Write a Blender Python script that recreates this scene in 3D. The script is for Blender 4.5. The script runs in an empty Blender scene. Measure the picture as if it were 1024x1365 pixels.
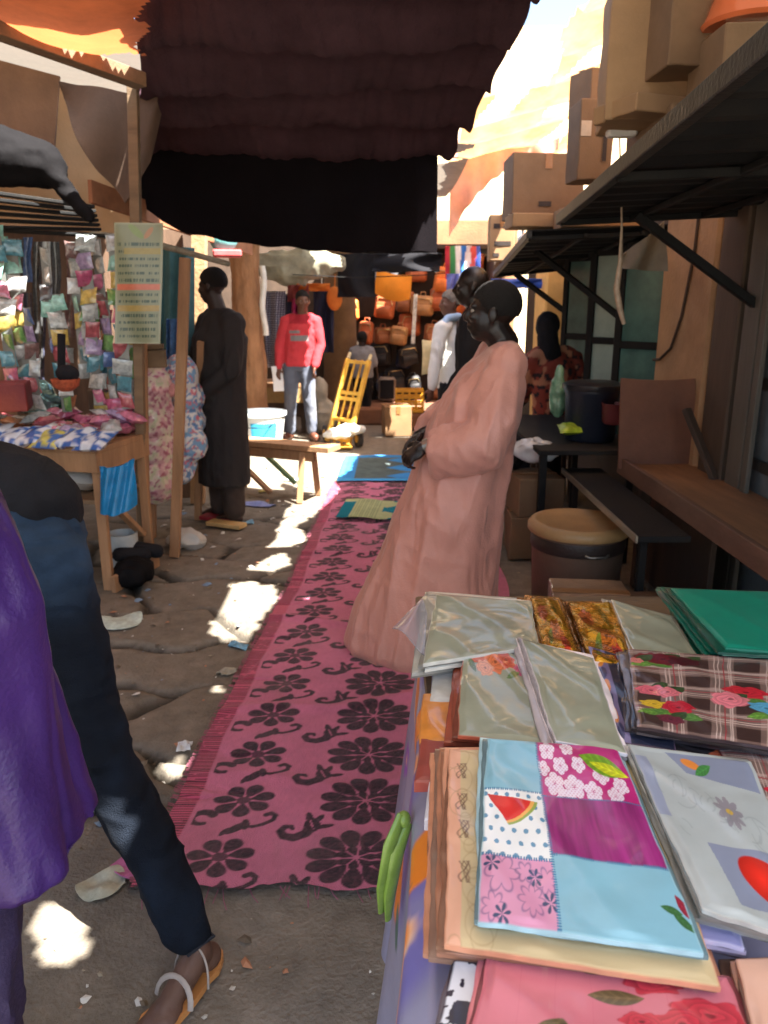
import bpy, math, random
import numpy as np
from mathutils import Vector
random.seed(7)
RNG = np.random.default_rng(11)
scene = bpy.context.scene
COL = scene.collection

# ------------------------------------------------------------------ view geometry
F_PX, PITCH, CAM_Z = 1025.0, math.radians(15.1), 1.62
_F = np.array([0, math.cos(PITCH), -math.sin(PITCH)])
_U = np.array([0, math.sin(PITCH), math.cos(PITCH)])
_R = np.array([1.0, 0, 0])
def _ray(x, y): return _F + (x - 512) / F_PX * _R + (682.5 - y) / F_PX * _U
def G(x, y, z=0.0):
    d = _ray(x, y); k = (z - CAM_Z) / d[2]
    return np.array([0, 0, CAM_Z]) + k * d
def at(x, y, Y):
    d = _ray(x, y); k = Y / d[1]
    return np.array([0, 0, CAM_Z]) + k * d
def atX(x, y, X):
    d = _ray(x, y); k = X / d[0]
    return np.array([0, 0, CAM_Z]) + k * d
SUN = np.array([0.42, -0.32, 0.85]); SUN = SUN / np.linalg.norm(SUN)

# ------------------------------------------------------------------ noise
def _h(i, j, k, s):
    n = (i.astype(np.int64) * 374761393 + j.astype(np.int64) * 668265263 + k.astype(np.int64) * 2147483647 + s * 974634777) & 0xFFFFFFFF
    n = ((n ^ (n >> 13)) * 1274126177) & 0xFFFFFFFF
    n = (n ^ (n >> 16)) & 0xFFFFFFFF
    return n / 4294967295.0
def vn3(x, y, z, s=0):
    x, y, z = np.broadcast_arrays(np.asarray(x, float), np.asarray(y, float), np.asarray(z, float))
    xi, yi, zi = np.floor(x), np.floor(y), np.floor(z)
    a, b, c = x - xi, y - yi, z - zi
    a = a * a * (3 - 2 * a); b = b * b * (3 - 2 * b); c = c * c * (3 - 2 * c)
    r = 0
    for dx in (0, 1):
        for dy in (0, 1):
            for dz in (0, 1):
                w = (a if dx else 1 - a) * (b if dy else 1 - b) * (c if dz else 1 - c)
                r = r + w * _h(xi + dx, yi + dy, zi + dz, s)
    return r
def vn(x, y, s=0): return vn3(x, y, 0.37, s)
def fbm(x, y, s=0, o=4):
    r, a, t = 0, 0.5, 0
    for k in range(o):
        r = r + a * vn(np.asarray(x) * 2 ** k, np.asarray(y) * 2 ** k, s + k * 17); t += a; a *= .5
    return r / t
def sst(a, b, x):
    t = np.clip((x - a) / (b - a), 0, 1); return t * t * (3 - 2 * t)
def lin(c):
    c = np.asarray(c, float)
    return np.where(c <= .04045, c / 12.92, ((c + .055) / 1.055) ** 2.4)
def rgb(r, g, b): return lin(np.array([r, g, b]) / 255.0)

# ------------------------------------------------------------------ materials
_M = {}
def mat(name, c=(.5, .5, .5), rough=.7, var=.25, vs=6, bump=.25, bs=60, coat=0, coatr=.12, metal=0, attr=False,
        transl=0, tc=None, sheen=0, spec=.5, vscale=(1, 1, 1), dirt=None, cbump=0, emit=0, trans=0, wrk=None):
    if name in _M: return _M[name]
    m = bpy.data.materials.new(name); m.use_nodes = True
    nt = m.node_tree; N = nt.nodes; L = nt.links
    P = N['Principled BSDF']; out = N['Material Output']
    tcn = N.new('ShaderNodeTexCoord'); mp = N.new('ShaderNodeMapping'); mp.inputs['Scale'].default_value = vscale
    L.new(tcn.outputs['Object'], mp.inputs['Vector'])
    no = N.new('ShaderNodeTexNoise'); no.inputs['Scale'].default_value = vs; no.inputs['Detail'].default_value = 6
    no.inputs['Roughness'].default_value = .65
    L.new(mp.outputs[0], no.inputs['Vector'])
    rp = N.new('ShaderNodeMapRange'); rp.inputs[1].default_value = .28; rp.inputs[2].default_value = .72
    rp.inputs[3].default_value = 1 - var; rp.inputs[4].default_value = 1 + var
    L.new(no.outputs[0], rp.inputs[0])
    mx = N.new('ShaderNodeMix'); mx.data_type = 'RGBA'; mx.blend_type = 'MULTIPLY'; mx.inputs[0].default_value = 1
    L.new(rp.outputs[0], mx.inputs[7])
    if attr:
        at_ = N.new('ShaderNodeAttribute'); at_.attribute_name = 'Col'; L.new(at_.outputs['Color'], mx.inputs[6])
    else: mx.inputs[6].default_value = (*c, 1)
    colout = mx.outputs[2]
    if dirt is not None:
        n2 = N.new('ShaderNodeTexNoise'); n2.inputs['Scale'].default_value = vs * .45; n2.inputs['Detail'].default_value = 8
        L.new(tcn.outputs['Object'], n2.inputs['Vector'])
        r2 = N.new('ShaderNodeMapRange'); r2.inputs[1].default_value = .48; r2.inputs[2].default_value = .68
        L.new(n2.outputs[0], r2.inputs[0])
        m2 = N.new('ShaderNodeMix'); m2.data_type = 'RGBA'
        L.new(r2.outputs[0], m2.inputs[0]); L.new(colout, m2.inputs[6]); m2.inputs[7].default_value = (*dirt, 1)
        colout = m2.outputs[2]
    L.new(colout, P.inputs['Base Color'])
    P.inputs['Roughness'].default_value = rough; P.inputs['Metallic'].default_value = metal
    P.inputs['Specular IOR Level'].default_value = spec
    if sheen: P.inputs['Sheen Weight'].default_value = sheen
    if trans:
        P.inputs['Transmission Weight'].default_value = trans; P.inputs['IOR'].default_value = 1.2
    if bump:
        nb = N.new('ShaderNodeTexNoise'); nb.inputs['Scale'].default_value = bs; nb.inputs['Detail'].default_value = 4
        L.new(mp.outputs[0], nb.inputs['Vector'])
        b = N.new('ShaderNodeBump'); b.inputs['Strength'].default_value = bump; b.inputs['Distance'].default_value = .01
        L.new(nb.outputs[0], b.inputs['Height']); L.new(b.outputs[0], P.inputs['Normal'])
    if wrk:
        # pressed creases: ridged noise, stretched, warped
        wsc, wst, wv = wrk
        m3 = N.new('ShaderNodeMapping'); m3.inputs['Scale'].default_value = wv; m3.inputs['Rotation'].default_value = (.35, .5, .3); L.new(tcn.outputs['Object'], m3.inputs['Vector'])
        nr = N.new('ShaderNodeTexNoise'); nr.noise_type = 'RIDGED_MULTIFRACTAL'; nr.inputs['Scale'].default_value = wsc; nr.inputs['Detail'].default_value = 2.5; nr.inputs['Distortion'].default_value = .6
        L.new(m3.outputs[0], nr.inputs['Vector'])
        bw_ = N.new('ShaderNodeBump'); bw_.inputs['Strength'].default_value = min(1, wst); bw_.inputs['Distance'].default_value = .02 * max(1, wst); L.new(nr.outputs[0], bw_.inputs['Height'])
        if P.inputs['Normal'].is_linked: L.new(P.inputs['Normal'].links[0].from_socket, bw_.inputs['Normal'])
        L.new(bw_.outputs[0], P.inputs['Normal'])
    if coat:
        P.inputs['Coat Weight'].default_value = coat; P.inputs['Coat Roughness'].default_value = coatr
        if cbump:
            nb = N.new('ShaderNodeTexNoise'); nb.inputs['Scale'].default_value = 9; nb.inputs['Detail'].default_value = 3
            nb.inputs['Distortion'].default_value = 1.2; nb.noise_type = 'RIDGED_MULTIFRACTAL'
            L.new(tcn.outputs['Object'], nb.inputs['Vector'])
            b = N.new('ShaderNodeBump'); b.inputs['Strength'].default_value = cbump; b.inputs['Distance'].default_value = .02
            L.new(nb.outputs[0], b.inputs['Height']); L.new(b.outputs[0], P.inputs['Coat Normal'])
    if transl:
        t = N.new('ShaderNodeBsdfTranslucent'); ms = N.new('ShaderNodeMixShader'); ms.inputs[0].default_value = transl
        if tc is not None: t.inputs['Color'].default_value = (*tc, 1)
        else: L.new(colout, t.inputs['Color'])
        L.new(P.outputs[0], ms.inputs[1]); L.new(t.outputs[0], ms.inputs[2]); L.new(ms.outputs[0], out.inputs['Surface'])
    _M[name] = m
    return m

# ------------------------------------------------------------------ mesh collector
def nrm(v):
    v = np.asarray(v, float); return v / (np.linalg.norm(v) + 1e-12)
class MB:
    def __init__(s): s.v = []; s.f = []; s.c = []
    def add(s, V, Fs, c=None):
        o = len(s.v); s.v.extend([tuple(map(float, p)) for p in V]); s.f.extend([tuple(i + o for i in q) for q in Fs])
        s.c.extend([tuple(c) if c is not None else (.5, .5, .5)] * len(V)); return s
    def box(s, c, d, rz=0, ax=None, taper=1.0, bev=.004, c_=None):
        """box with chamfered vertical and horizontal edges: centre c, size d"""
        hx, hy, hz = [q / 2 for q in d]; b = min(bev, hx * .45, hy * .45, hz * .45)
        R = np.eye(3) if ax is None else np.array(ax, float).T
        if rz: R = np.array([[math.cos(rz), -math.sin(rz), 0], [math.sin(rz), math.cos(rz), 0], [0, 0, 1]]) @ R
        V = []; 
        def ring(z, i, t):
            a, e = (hx - i) * t, (hy - i) * t
            return [(-a + b, -e, z), (a - b, -e, z), (a, -e + b, z), (a, e - b, z), (a - b, e, z), (-a + b, e, z), (-a, e - b, z), (-a, -e + b, z)]
        rs = [ring(-hz, b * .7, 1), ring(-hz + b, 0, 1), ring(hz - b, 0, taper), ring(hz, b * .7, taper)]
        for r in rs: V += r
        Fs = [tuple(range(7, -1, -1)), tuple(range(24, 32))]
        for k in range(3):
            for i in range(8):
                j = (i + 1) % 8; Fs.append((k * 8 + i, k * 8 + j, k * 8 + 8 + j, k * 8 + 8 + i))
        V = np.array(V) @ R.T + np.array(c, float)
        return s.add(V, Fs, c_)
    def beam(s, a, b, w, h, up=(0, 0, 1), c_=None, bev=.003):
        """rectangular bar from a to b, w across, h along up"""
        a = np.array(a, float); b = np.array(b, float); z = nrm(b - a); u = np.array(up, float)
        if abs(z @ nrm(u)) > .98: u = np.array([0, 1.0, 0])
        x = nrm(np.cross(u, z)); y = np.cross(z, x)
        return s.box((a + b) / 2, (w, h, np.linalg.norm(b - a)), ax=(x, y, z), bev=bev, c_=c_)
    def tube(s, pts, rad, n=10, cap=True, flat=None, c_=None):
        P = [np.array(p, float) for p in pts]
        if np.isscalar(rad): rad = [rad] * len(P)
        t = [nrm(P[min(i + 1, len(P) - 1)] - P[max(i - 1, 0)]) for i in range(len(P))]
        u = np.array([0, 0, 1.0]) if abs(t[0][2]) < .9 else np.array([1.0, 0, 0])
        x = nrm(np.cross(t[0], u)); V = []; 
        for i, p in enumerate(P):
            x = nrm(x - t[i] * (x @ t[i])); y = np.cross(t[i], x)
            r = rad[i]; rx, ry = (r, r) if np.isscalar(r) else r
            for k in range(n):
                a = 2 * math.pi * k / n
                V.append(p + x * rx * math.cos(a) + y * ry * math.sin(a))
        Fs = []
        for i in range(len(P) - 1):
            for k in range(n):
                j = (k + 1) % n; Fs.append((i * n + k, i * n + j, i * n + n + j, i * n + n + k))
        if cap: Fs += [tuple(range(n - 1, -1, -1)), tuple(range((len(P) - 1) * n, len(P) * n))]
        return s.add(V, Fs, c_)
    def limb(s, pts, rad, n=12):
        """tapered limb with round ends"""
        if np.isscalar(rad): rad = [rad] * len(pts)
        s.tube(pts, rad, n)
        for p, r in zip(pts, rad):
            r = r if np.isscalar(r) else min(r)
            s.ball(p, (r * .98,) * 3, n=10)
        return s
    def ball(s, c, r, n=14, ax=None, c_=None):
        if np.isscalar(r): r = (r, r, r)
        V = [(0, 0, -1)]; m = n // 2
        for i in range(1, m):
            p = -math.pi / 2 + math.pi * i / m
            for k in range(n):
                a = 2 * math.pi * k / n; V.append((math.cos(p) * math.cos(a), math.cos(p) * math.sin(a), math.sin(p)))
        V.append((0, 0, 1)); Fs = []
        for k in range(n):
            j = (k + 1) % n; Fs.append((0, 1 + j, 1 + k)); e = 1 + (m - 2) * n; Fs.append((len(V) - 1, e + k, e + j))
        for i in range(m - 2):
            for k in range(n):
                j = (k + 1) % n; a = 1 + i * n; Fs.append((a + k, a + j, a + n + j, a + n + k))
        V = np.array(V) * np.array(r)
        if ax is not None: V = V @ np.array(ax, float)
        return s.add(V + np.array(c, float), Fs, c_)
    def lathe(s, c, prof, n=28, c_=None):
        V = []; Fs = []
        for r, z in prof:
            for k in range(n):
                a = 2 * math.pi * k / n; V.append((c[0] + r * math.cos(a), c[1] + r * math.sin(a), c[2] + z))
        for i in range(len(prof) - 1):
            for k in range(n):
                j = (k + 1) % n; Fs.append((i * n + k, i * n + j, i * n + n + j, i * n + n + k))
        Fs += [tuple(range(n - 1, -1, -1)), tuple(range((len(prof) - 1) * n, len(prof) * n))]
        return s.add(V, Fs, c_)
    def loft(s, rings, cap=True):
        n = len(rings[0]); V = [p for r in rings for p in r]; Fs = []
        for i in range(len(rings) - 1):
            for k in range(n):
                j = (k + 1) % n; Fs.append((i * n + k, i * n + j, i * n + n + j, i * n + n + k))
        if cap: Fs += [tuple(range(n - 1, -1, -1)), tuple(range((len(rings) - 1) * n, len(rings) * n))]
        return s.add(V, Fs)
    def pillow(s, c, u, v, th, n=7, pinch=.12, c_=None, seed=0):
        """soft packet: half vectors u and v, bulge th"""
        c = np.array(c, float); u = np.array(u, float); v = np.array(v, float); w = nrm(np.cross(u, v)); V = []; Fs = []
        for sd in (1, -1):
            for j in range(n):
                for i in range(n):
                    a = -1 + 2 * i / (n - 1); b = -1 + 2 * j / (n - 1)
                    h = ((1 - a ** 4) * (1 - b ** 4)) ** .6
                    h *= 1 + .25 * math.sin(a * 5 + seed) * math.sin(b * 4 + seed * 1.7)
                    V.append(c + u * a * (1 - pinch * (1 - b * b) * .5) + v * b * (1 - pinch * (1 - a * a) * .5) + w * sd * h * th)
        for q, sd in enumerate((1, -1)):
            for j in range(n - 1):
                for i in range(n - 1):
                    o = q * n * n + j * n + i; f = (o, o + 1, o + n + 1, o + n); Fs.append(f if sd > 0 else f[::-1])
        return s.add(V, Fs, c_)
    def sheet(s, fn, nu, nv, th=.004, c_=None):
        """thick cloth sheet, fn(a,b)->point for a,b in 0..1"""
        Pt = np.array([[fn(i / nu, j / nv) for i in range(nu + 1)] for j in range(nv + 1)], float)
        du = np.gradient(Pt, axis=1); dv = np.gradient(Pt, axis=0); nn = np.cross(du, dv); nn /= (np.linalg.norm(nn, axis=2, keepdims=True) + 1e-9)
        A = (Pt + nn * th / 2).reshape(-1, 3); B = (Pt - nn * th / 2).reshape(-1, 3); w = nu + 1; o = len(A); Fs = []
        for j in range(nv):
            for i in range(nu):
                k = j * w + i; Fs.append((k, k + 1, k + w + 1, k + w)); Fs.append((o + k, o + k + w, o + k + w + 1, o + k + 1))
        edge = [j for j in range(w)] + [j * w + nu for j in range(1, nv + 1)] + [nv * w + i for i in range(nu - 1, -1, -1)] + [j * w for j in range(nv - 1, 0, -1)]
        for a, b in zip(edge, edge[1:] + edge[:1]): Fs.append((b, a, o + a, o + b))
        return s.add(np.vstack([A, B]), Fs, c_)
    def mesh(s, name, off=(0, 0, 0), color=False):
        me = bpy.data.meshes.new(name); V = np.array(s.v) - np.array(off)
        me.from_pydata(V.tolist(), [], s.f); me.update()
        if color:
            a = me.color_attributes.new('Col', 'FLOAT_COLOR', 'POINT')
            a.data.foreach_set('color', np.hstack([np.array(s.c), np.ones((len(s.c), 1))]).astype(np.float32).ravel())
        return me

def link(name, me, m, parent=None, smooth=False):
    o = bpy.data.objects.new(name, me); COL.objects.link(o)
    if m is not None: me.materials.clear(); me.materials.append(m)
    if parent is not None: o.parent = parent
    if smooth and len(me.polygons):
        me.polygons.foreach_set('use_smooth', [True] * len(me.polygons))
        try: me.set_sharp_from_angle(angle=math.radians(smooth if smooth is not True else 50))
        except Exception: pass
    return o
class Thing:
    def __init__(s, name, label, cat, base, group=None):
        s.base = np.array(base, float)
        o = bpy.data.objects.new(name, None); COL.objects.link(o); o.location = s.base; o.empty_display_size = .1
        o['label'] = label; o['category'] = cat
        if group: o['group'] = group
        s.o = o
    def part(s, name, mb, m, smooth=False, parent=None, label=None, color=False, kind=None):
        me = mb.mesh(name, s.base, color) if isinstance(mb, MB) else mb
        if not isinstance(mb, MB): me.transform(__import__('mathutils').Matrix.Translation(Vector(-s.base)))
        o = link(name, me, m, parent or s.o, smooth)
        if label: o['label'] = label
        if kind: o['kind'] = kind
        return o
def solo(name, label, cat, mb, m, group=None, smooth=False, color=False, kind=None):
    if isinstance(mb, MB):
        V = np.array(mb.v); b = np.array([V[:, 0].mean(), V[:, 1].mean(), V[:, 2].min()]); me = mb.mesh(name, b, color)
    else:
        me = mb; n = len(me.vertices); V = np.empty(n * 3); me.vertices.foreach_get('co', V); V = V.reshape(-1, 3)
        b = np.array([V[:, 0].mean(), V[:, 1].mean(), V[:, 2].min()]); me.vertices.foreach_set('co', (V - b).ravel()); me.update()
    o = link(name, me, m, None, smooth); o.location = b
    if label: o['label'] = label; o['category'] = cat
    if group: o['group'] = group
    if kind: o['kind'] = kind
    return o
def gridmesh(name, P, C=None, keep=None):
    nv, nu = P.shape[:2]; me = bpy.data.meshes.new(name)
    idx = np.arange(nv * nu).reshape(nv, nu)
    q = np.stack([idx[:-1, :-1], idx[:-1, 1:], idx[1:, 1:], idx[1:, :-1]], -1).reshape(-1, 4)
    if keep is not None: q = q[keep.reshape(-1)]
    me.vertices.add(nv * nu); me.vertices.foreach_set('co', P.reshape(-1).astype(np.float32))
    me.loops.add(q.size); me.loops.foreach_set('vertex_index', q.reshape(-1).astype(np.int32))
    me.polygons.add(len(q)); me.polygons.foreach_set('loop_start', np.arange(0, q.size, 4, dtype=np.int32))
    try: me.polygons.foreach_set('loop_total', np.full(len(q), 4, dtype=np.int32))
    except Exception: pass
    me.update(calc_edges=True); me.validate()
    if C is not None:
        a = me.color_attributes.new('Col', 'FLOAT_COLOR', 'POINT')
        a.data.foreach_set('color', np.concatenate([C.reshape(-1, 3), np.ones((nv * nu, 1))], 1).astype(np.float32).ravel())
    return me
def evaluated(me, mods):
    o = bpy.data.objects.new('tmp', me); COL.objects.link(o)
    for ty, kw in mods:
        m = o.modifiers.new(ty, ty)
        for k, v in kw.items(): setattr(m, k, v)
    dg = bpy.context.evaluated_depsgraph_get(); dg.update()
    r = bpy.data.meshes.new_from_object(o.evaluated_get(dg)); bpy.data.objects.remove(o)
    return r
def remeshed(mb, voxel, smooth=4, disp=None, name='body', post=0, color=None):
    me = evaluated(mb.mesh(name), [('REMESH', dict(mode='VOXEL', voxel_size=voxel)), ('SMOOTH', dict(factor=.5, iterations=smooth))])
    me.name = name
    n = len(me.vertices)
    if disp is not None or color is not None:
        V = np.empty(n * 3); me.vertices.foreach_get('co', V); V = V.reshape(-1, 3)
    if disp is not None:
        Nn = np.array([v.normal for v in me.vertices])
        V2 = V + Nn * disp(V, Nn)[:, None]
        me.vertices.foreach_set('co', V2.ravel()); me.update()
        if post: me = evaluated(me, [('SMOOTH', dict(factor=.5, iterations=post))])
    if color is not None:
        a = me.color_attributes.new('Col', 'FLOAT_COLOR', 'POINT')
        a.data.foreach_set('color', np.hstack([color(V), np.ones((n, 1))]).astype(np.float32).ravel())
    return me
def thicken(me, t):
    return evaluated(me, [('SOLIDIFY', dict(thickness=t, offset=0))])
# ================================================================== camera, light, sky
cam = bpy.data.objects.new('camera', bpy.data.cameras.new('camera')); COL.objects.link(cam); scene.camera = cam
cam.location = (0, 0, CAM_Z); cam.rotation_euler = (math.pi / 2 - PITCH, 0, 0)
cam.data.sensor_fit = 'VERTICAL'; cam.data.sensor_height = 24; cam.data.lens = 24 * F_PX / 1365
cam.data.clip_start = .05; cam.data.clip_end = 3000
cam.data.dof.use_dof = True; cam.data.dof.focus_distance = 1.55; cam.data.dof.aperture_fstop = cam.data.lens / 4.2
sun = bpy.data.objects.new('sun', bpy.data.lights.new('sun', 'SUN')); COL.objects.link(sun)
sun.data.energy = 5.0; sun.data.angle = math.radians(.5); sun.data.color = (1, .95, .87)
sun.rotation_euler = Vector(SUN).to_track_quat('Z', 'Y').to_euler(); sun.location = (5, -3, 12)
w = bpy.data.worlds.new('World'); scene.world = w; w.use_nodes = True
sk = w.node_tree.nodes.new('ShaderNodeTexSky'); sk.sky_type = 'NISHITA'; sk.sun_disc = False
sk.sun_elevation = math.asin(SUN[2]); sk.sun_rotation = math.atan2(SUN[0], SUN[1]); sk.dust_density = 3.0
bg = w.node_tree.nodes['Background']; bg.inputs['Strength'].default_value = .075
w.node_tree.links.new(sk.outputs[0], bg.inputs['Color'])
vs = scene.view_settings; vs.view_transform = 'Standard'; vs.look = 'None'; vs.gamma = 1; vs.exposure = 2.9
scene.cycles.use_denoising = True
scene.cycles.max_bounces = 10; scene.cycles.diffuse_bounces = 6; scene.cycles.glossy_bounces = 4; scene.cycles.transmission_bounces = 6
scene.cycles.sample_clamp_indirect = 8

# ================================================================== where the sun reaches the ground
def GP(*px): return [tuple(G(x, y)[:2]) for x, y in px]
LIT = [
    GP((52, 1207), (126, 1208), (106, 1272), (72, 1285), (50, 1268)),
    GP((296, 836), (318, 798), (322, 786), (368, 782), (371, 797), (352, 822), (338, 842)),
    GP((340, 744), (385, 738), (390, 750), (370, 757), (345, 756)),
    GP((354, 716), (372, 704), (405, 706), (411, 716), (392, 723), (362, 724)),
    GP((352, 694), (380, 672), (402, 660), (440, 644), (446, 660), (425, 680), (395, 698)),
    GP((290, 594), (478, 604), (462, 634), (432, 646), (405, 652), (378, 642), (350, 655), (318, 662), (286, 648)),
    GP((215, 1012), (240, 1006), (247, 1016), (236, 1030), (220, 1029)),
    GP((283, 914), (294, 910), (299, 918), (290, 924)),
    GP((318, 776), (352, 772), (356, 780), (330, 782)),
    GP((356, 668), (385, 660), (380, 678), (350, 684)), GP((310, 672), (345, 668), (335, 682)),
    [(.3, 10.6), (1.0, 10.6), (.7, 11.4), (.0, 11.5)],
    [(-1.0, 9.25), (-.70, 9.25), (-1.62, 10.5), (-2.02, 10.5)],            # right half of the man in red
    [(-.66, 8.78), (-.38, 8.78), (-.52, 9.2), (-.86, 9.2)],                # foot of the trolley
    [(-1.95, 8.1), (-1.2, 8.1), (-1.25, 8.95), (-1.95, 8.95)],             # bucket
    [(-2.62, 8.3), (-2.42, 8.35), (-2.4, 8.8), (-2.62, 8.8)],              # tree trunk
    [(.24, 7.7), (.0, 7.75), (-.27, 8.3), (-.02, 8.3)],                    # shoulder of the man in white
    [(-.43, 4.07), (-.385, 4.07), (-.385, 4.12), (-.43, 4.12)],            # glint on a head
    [(-.1, 9.7), (.35, 9.7), (.3, 10.1), (-.1, 10.1)],
    [(.2, 11.3), (.5, 11.3), (.4, 12.2), (.1, 12.2)],
]
for k_ in (1, 2, 3, 4, 8):
    c_ = np.mean(LIT[k_], axis=0); LIT[k_] = [tuple(c_ + (np.array(p_) - c_) * 1.28 + np.array([-.035, 0])) for p_ in LIT[k_]]
def in_poly(x, y, poly):
    r = np.zeros(x.shape, bool); n = len(poly)
    for i in range(n):
        (x0, y0), (x1, y1) = poly[i], poly[(i + 1) % n]
        c = ((y0 > y) != (y1 > y)) & (x < (x1 - x0) * (y - y0) / (y1 - y0 + 1e-12) + x0); r ^= c
    return r
def lit_mask(P):
    k = P[..., 2] / SUN[2]; x = P[..., 0] - k * SUN[0]; y = P[..., 1] - k * SUN[1]
    x = x + .018 * (vn(x * 14, y * 14, 5) - .5) * 2; y = y + .018 * (vn(x * 14, y * 14, 9) - .5) * 2
    r = np.zeros(x.shape, bool)
    for p in LIT: r |= in_poly(x, y, p)
    return r
def tarp(name, label, x0, x1, y0, y1, zf, m, step=.025, edge=None, th=.004, kind_cat='canopy', extra=None, folds=None):
    nu, nv = int((x1 - x0) / step), int((y1 - y0) / step)
    X, Y = np.meshgrid(np.linspace(x0, x1, nu + 1), np.linspace(y0, y1, nv + 1)); Z = zf(X, Y)
    P = np.stack([X, Y, Z], -1)
    c = (P[:-1, :-1] + P[1:, 1:]) / 2
    keep = ~lit_mask(c)  # openings shaped back along the sun so the chosen patches get lit
    if edge is not None: keep &= edge(c[..., 0], c[..., 1])
    me = gridmesh(name, P, None, keep)
    import bmesh
    bm = bmesh.new(); bm.from_mesh(me); bmesh.ops.delete(bm, geom=[v for v in bm.verts if not v.link_faces], context='VERTS'); bm.to_mesh(me); bm.free()
    return solo(name, label, kind_cat, me, m, smooth=True)

black_cloth = mat('black_cloth', rgb(66, 48, 54), rough=.95, var=.3, vs=3, bump=.5, bs=60, spec=.12)
curtain_cloth = mat('curtain_cloth', rgb(20, 17, 20), rough=.97, var=.2, vs=3, bump=.3, bs=90, spec=.06)
orange_tarp = mat('orange_tarp', rgb(214, 130, 84), rough=.8, var=.55, vs=2.6, bump=.3, bs=25, transl=.4, tc=tuple(rgb(225, 120, 72)))
cream_tarp = mat('cream_tarp', rgb(222, 168, 112), rough=.8, var=.5, vs=2.2, bump=.2, bs=25, transl=.46)
brown_tarp = mat('brown_tarp', rgb(140, 128, 116), rough=.85, var=.3, vs=3, bump=.3, bs=30, transl=.12, tc=tuple(rgb(190, 180, 166)))

# unseen cloth added over the near lane to keep the sun off it
tarp('added_near_shade', 'unseen brown cloth added to shade the near end of the lane', -3.4, 3.2, -.9, 3.75,
     lambda X, Y: 3.05 + .06 * np.sin(X * 2.1 + .4) * np.sin(Y * 1.7) + .03 * vn(X * 3, Y * 3, 2), brown_tarp)
# the black canopy: bands of cloth sagging between cross ropes, ending in a hanging curtain
CE = 5.8
def can_x(Y): return (np.interp(Y, [3.5, 4.1, CE], [-1.02, -1.14, -1.78]) - .03 * np.sin(Y * 5), np.interp(Y, [3.5, 4.1, 4.75, 5.05, 5.45, CE], [.72, .68, .61, .58, .50, .46]) + .012 * np.sin(Y * 17))
def z_black(X, Y, u=.5):
    s = (Y - 3.5) / .46; fr = s - np.floor(s)
    sag = -.085 * sst(0, .9, fr) ** 1.3 * (1 + .25 * np.sin(X * 2.3 + np.floor(s) * 2)) * (1 - sst(.9, 1.0, fr))
    g_ = .35 + .65 * fr; fr = fr + .05 * np.sin(X * 3 + np.floor(s))
    wr = .022 * np.abs(np.sin(X * 7.5 + 4 * vn(X * 2, np.floor(s) * 3.7, 8))) ** 3 * g_ + .012 * (fbm(X * 9 + 2 * np.sin(Y * 3), Y * 2, 3) - .5) * 2 + .009 * np.abs(np.sin(X * 33 + 8 * vn(X * 3, Y * 2, 5) + Y * 4)) ** 4 * g_
    edge = -.035 * sst(.93, 1.0, u) ** 2 - .05 * sst(.1, 0, u)
    return 3.02 - .195 * (Y - 4.1) + sag + wr + edge - .03 * np.sin(np.pi * np.clip(u, 0, 1))
nv_, nu_ = 260, 220
Uc, Vc = np.meshgrid(np.linspace(0, 1, nu_ + 1), np.linspace(0, 1, nv_ + 1)); Yc = 3.5 + (CE - 3.5) * Vc; xl_, xr_ = can_x(Yc); Xc_ = xl_ + (xr_ - xl_) * Uc
me = gridmesh('black_canopy', np.stack([Xc_, Yc + .02 * (vn(Uc * 30, Vc * 0, 3) - .5) * (Vc > .99), z_black(Xc_, Yc, Uc)], -1))
solo('black_canopy', 'black cloth canopy sagging in bands over the lane', 'canopy', me, black_cloth, smooth=True)
def f_curt(a, b):
    x = 184 + 400 * a; yb = float(np.interp(x, [184, 215, 250, 330, 450, 540, 586], [268, 296, 311, 325, 336, 337, 333])) + 1.5 * math.sin(x * .11)
    t_ = at(x, 178 + 10 * math.sin(a * 3), CE - .03); q = at(x, yb, CE); p = t_ * (1 - b) + q * b
    d = .018 * math.sin(x * .05 + 2 * math.sin(x * .013)) * b + .07 * float(vn(x * .007, b * 2, 6)) * b + (.10 * (a - .93) / .07 * b if a > .93 else 0)
    return p + np.array([0, d, 0])
solo('black_curtain', 'black cloth hanging down across the lane from the canopy end', 'curtain', MB().sheet(f_curt, 110, 40, .006), curtain_cloth, smooth=True)
# added cover, hidden by the curtain, shading the far lane around the sun patches
tarp('added_far_shade', 'hidden brown cloth added to shade the far end of the lane', -4.2, .82, 6.75, 10.9,
     lambda X, Y: 3.0 + .05 * np.sin(X * 2 + Y), brown_tarp, step=.03)
# pale sunlit cloth on the right, in front of the sky
def z_cream(X, Y):
    s = (Y - 3) / .9; fr = s - np.floor(s)
    return 3.42 + .25 * (X - 1) - .16 * np.sin(np.pi * fr) + .03 * fbm(X * 5, Y * 2, 12)
tarp('pale_awning', 'thin pale orange cloth glowing in the sun above the right hand shops', .6, 3.6, 3.0, 11.5, z_cream, cream_tarp, step=.03,
     edge=lambda X, Y: X > .74 - .06 * (Y - 4) * (Y < 6.6) + .12 * vn(Y * 2.2, 3.0, 8))
def f_drape(a, b):
    X = .80 + 1.3 * a; s = .34 * 4 * a * (1 - a)
    return (X, 10.05 + .05 * math.sin(X * 22) * b, 3.55 - s * .35 - b * (.14 + 1.0 * (1 - a) ** 3) + .015 * math.sin(X * 40) * b)
solo('pale_drape', 'pinkish cloth scrap hanging from a rope beside the black curtain', 'cloth', MB().sheet(f_drape, 60, 18, .004),
     mat('pink_drape', rgb(222, 178, 160), var=.15, bump=.2, transl=.4), smooth=True)
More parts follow.
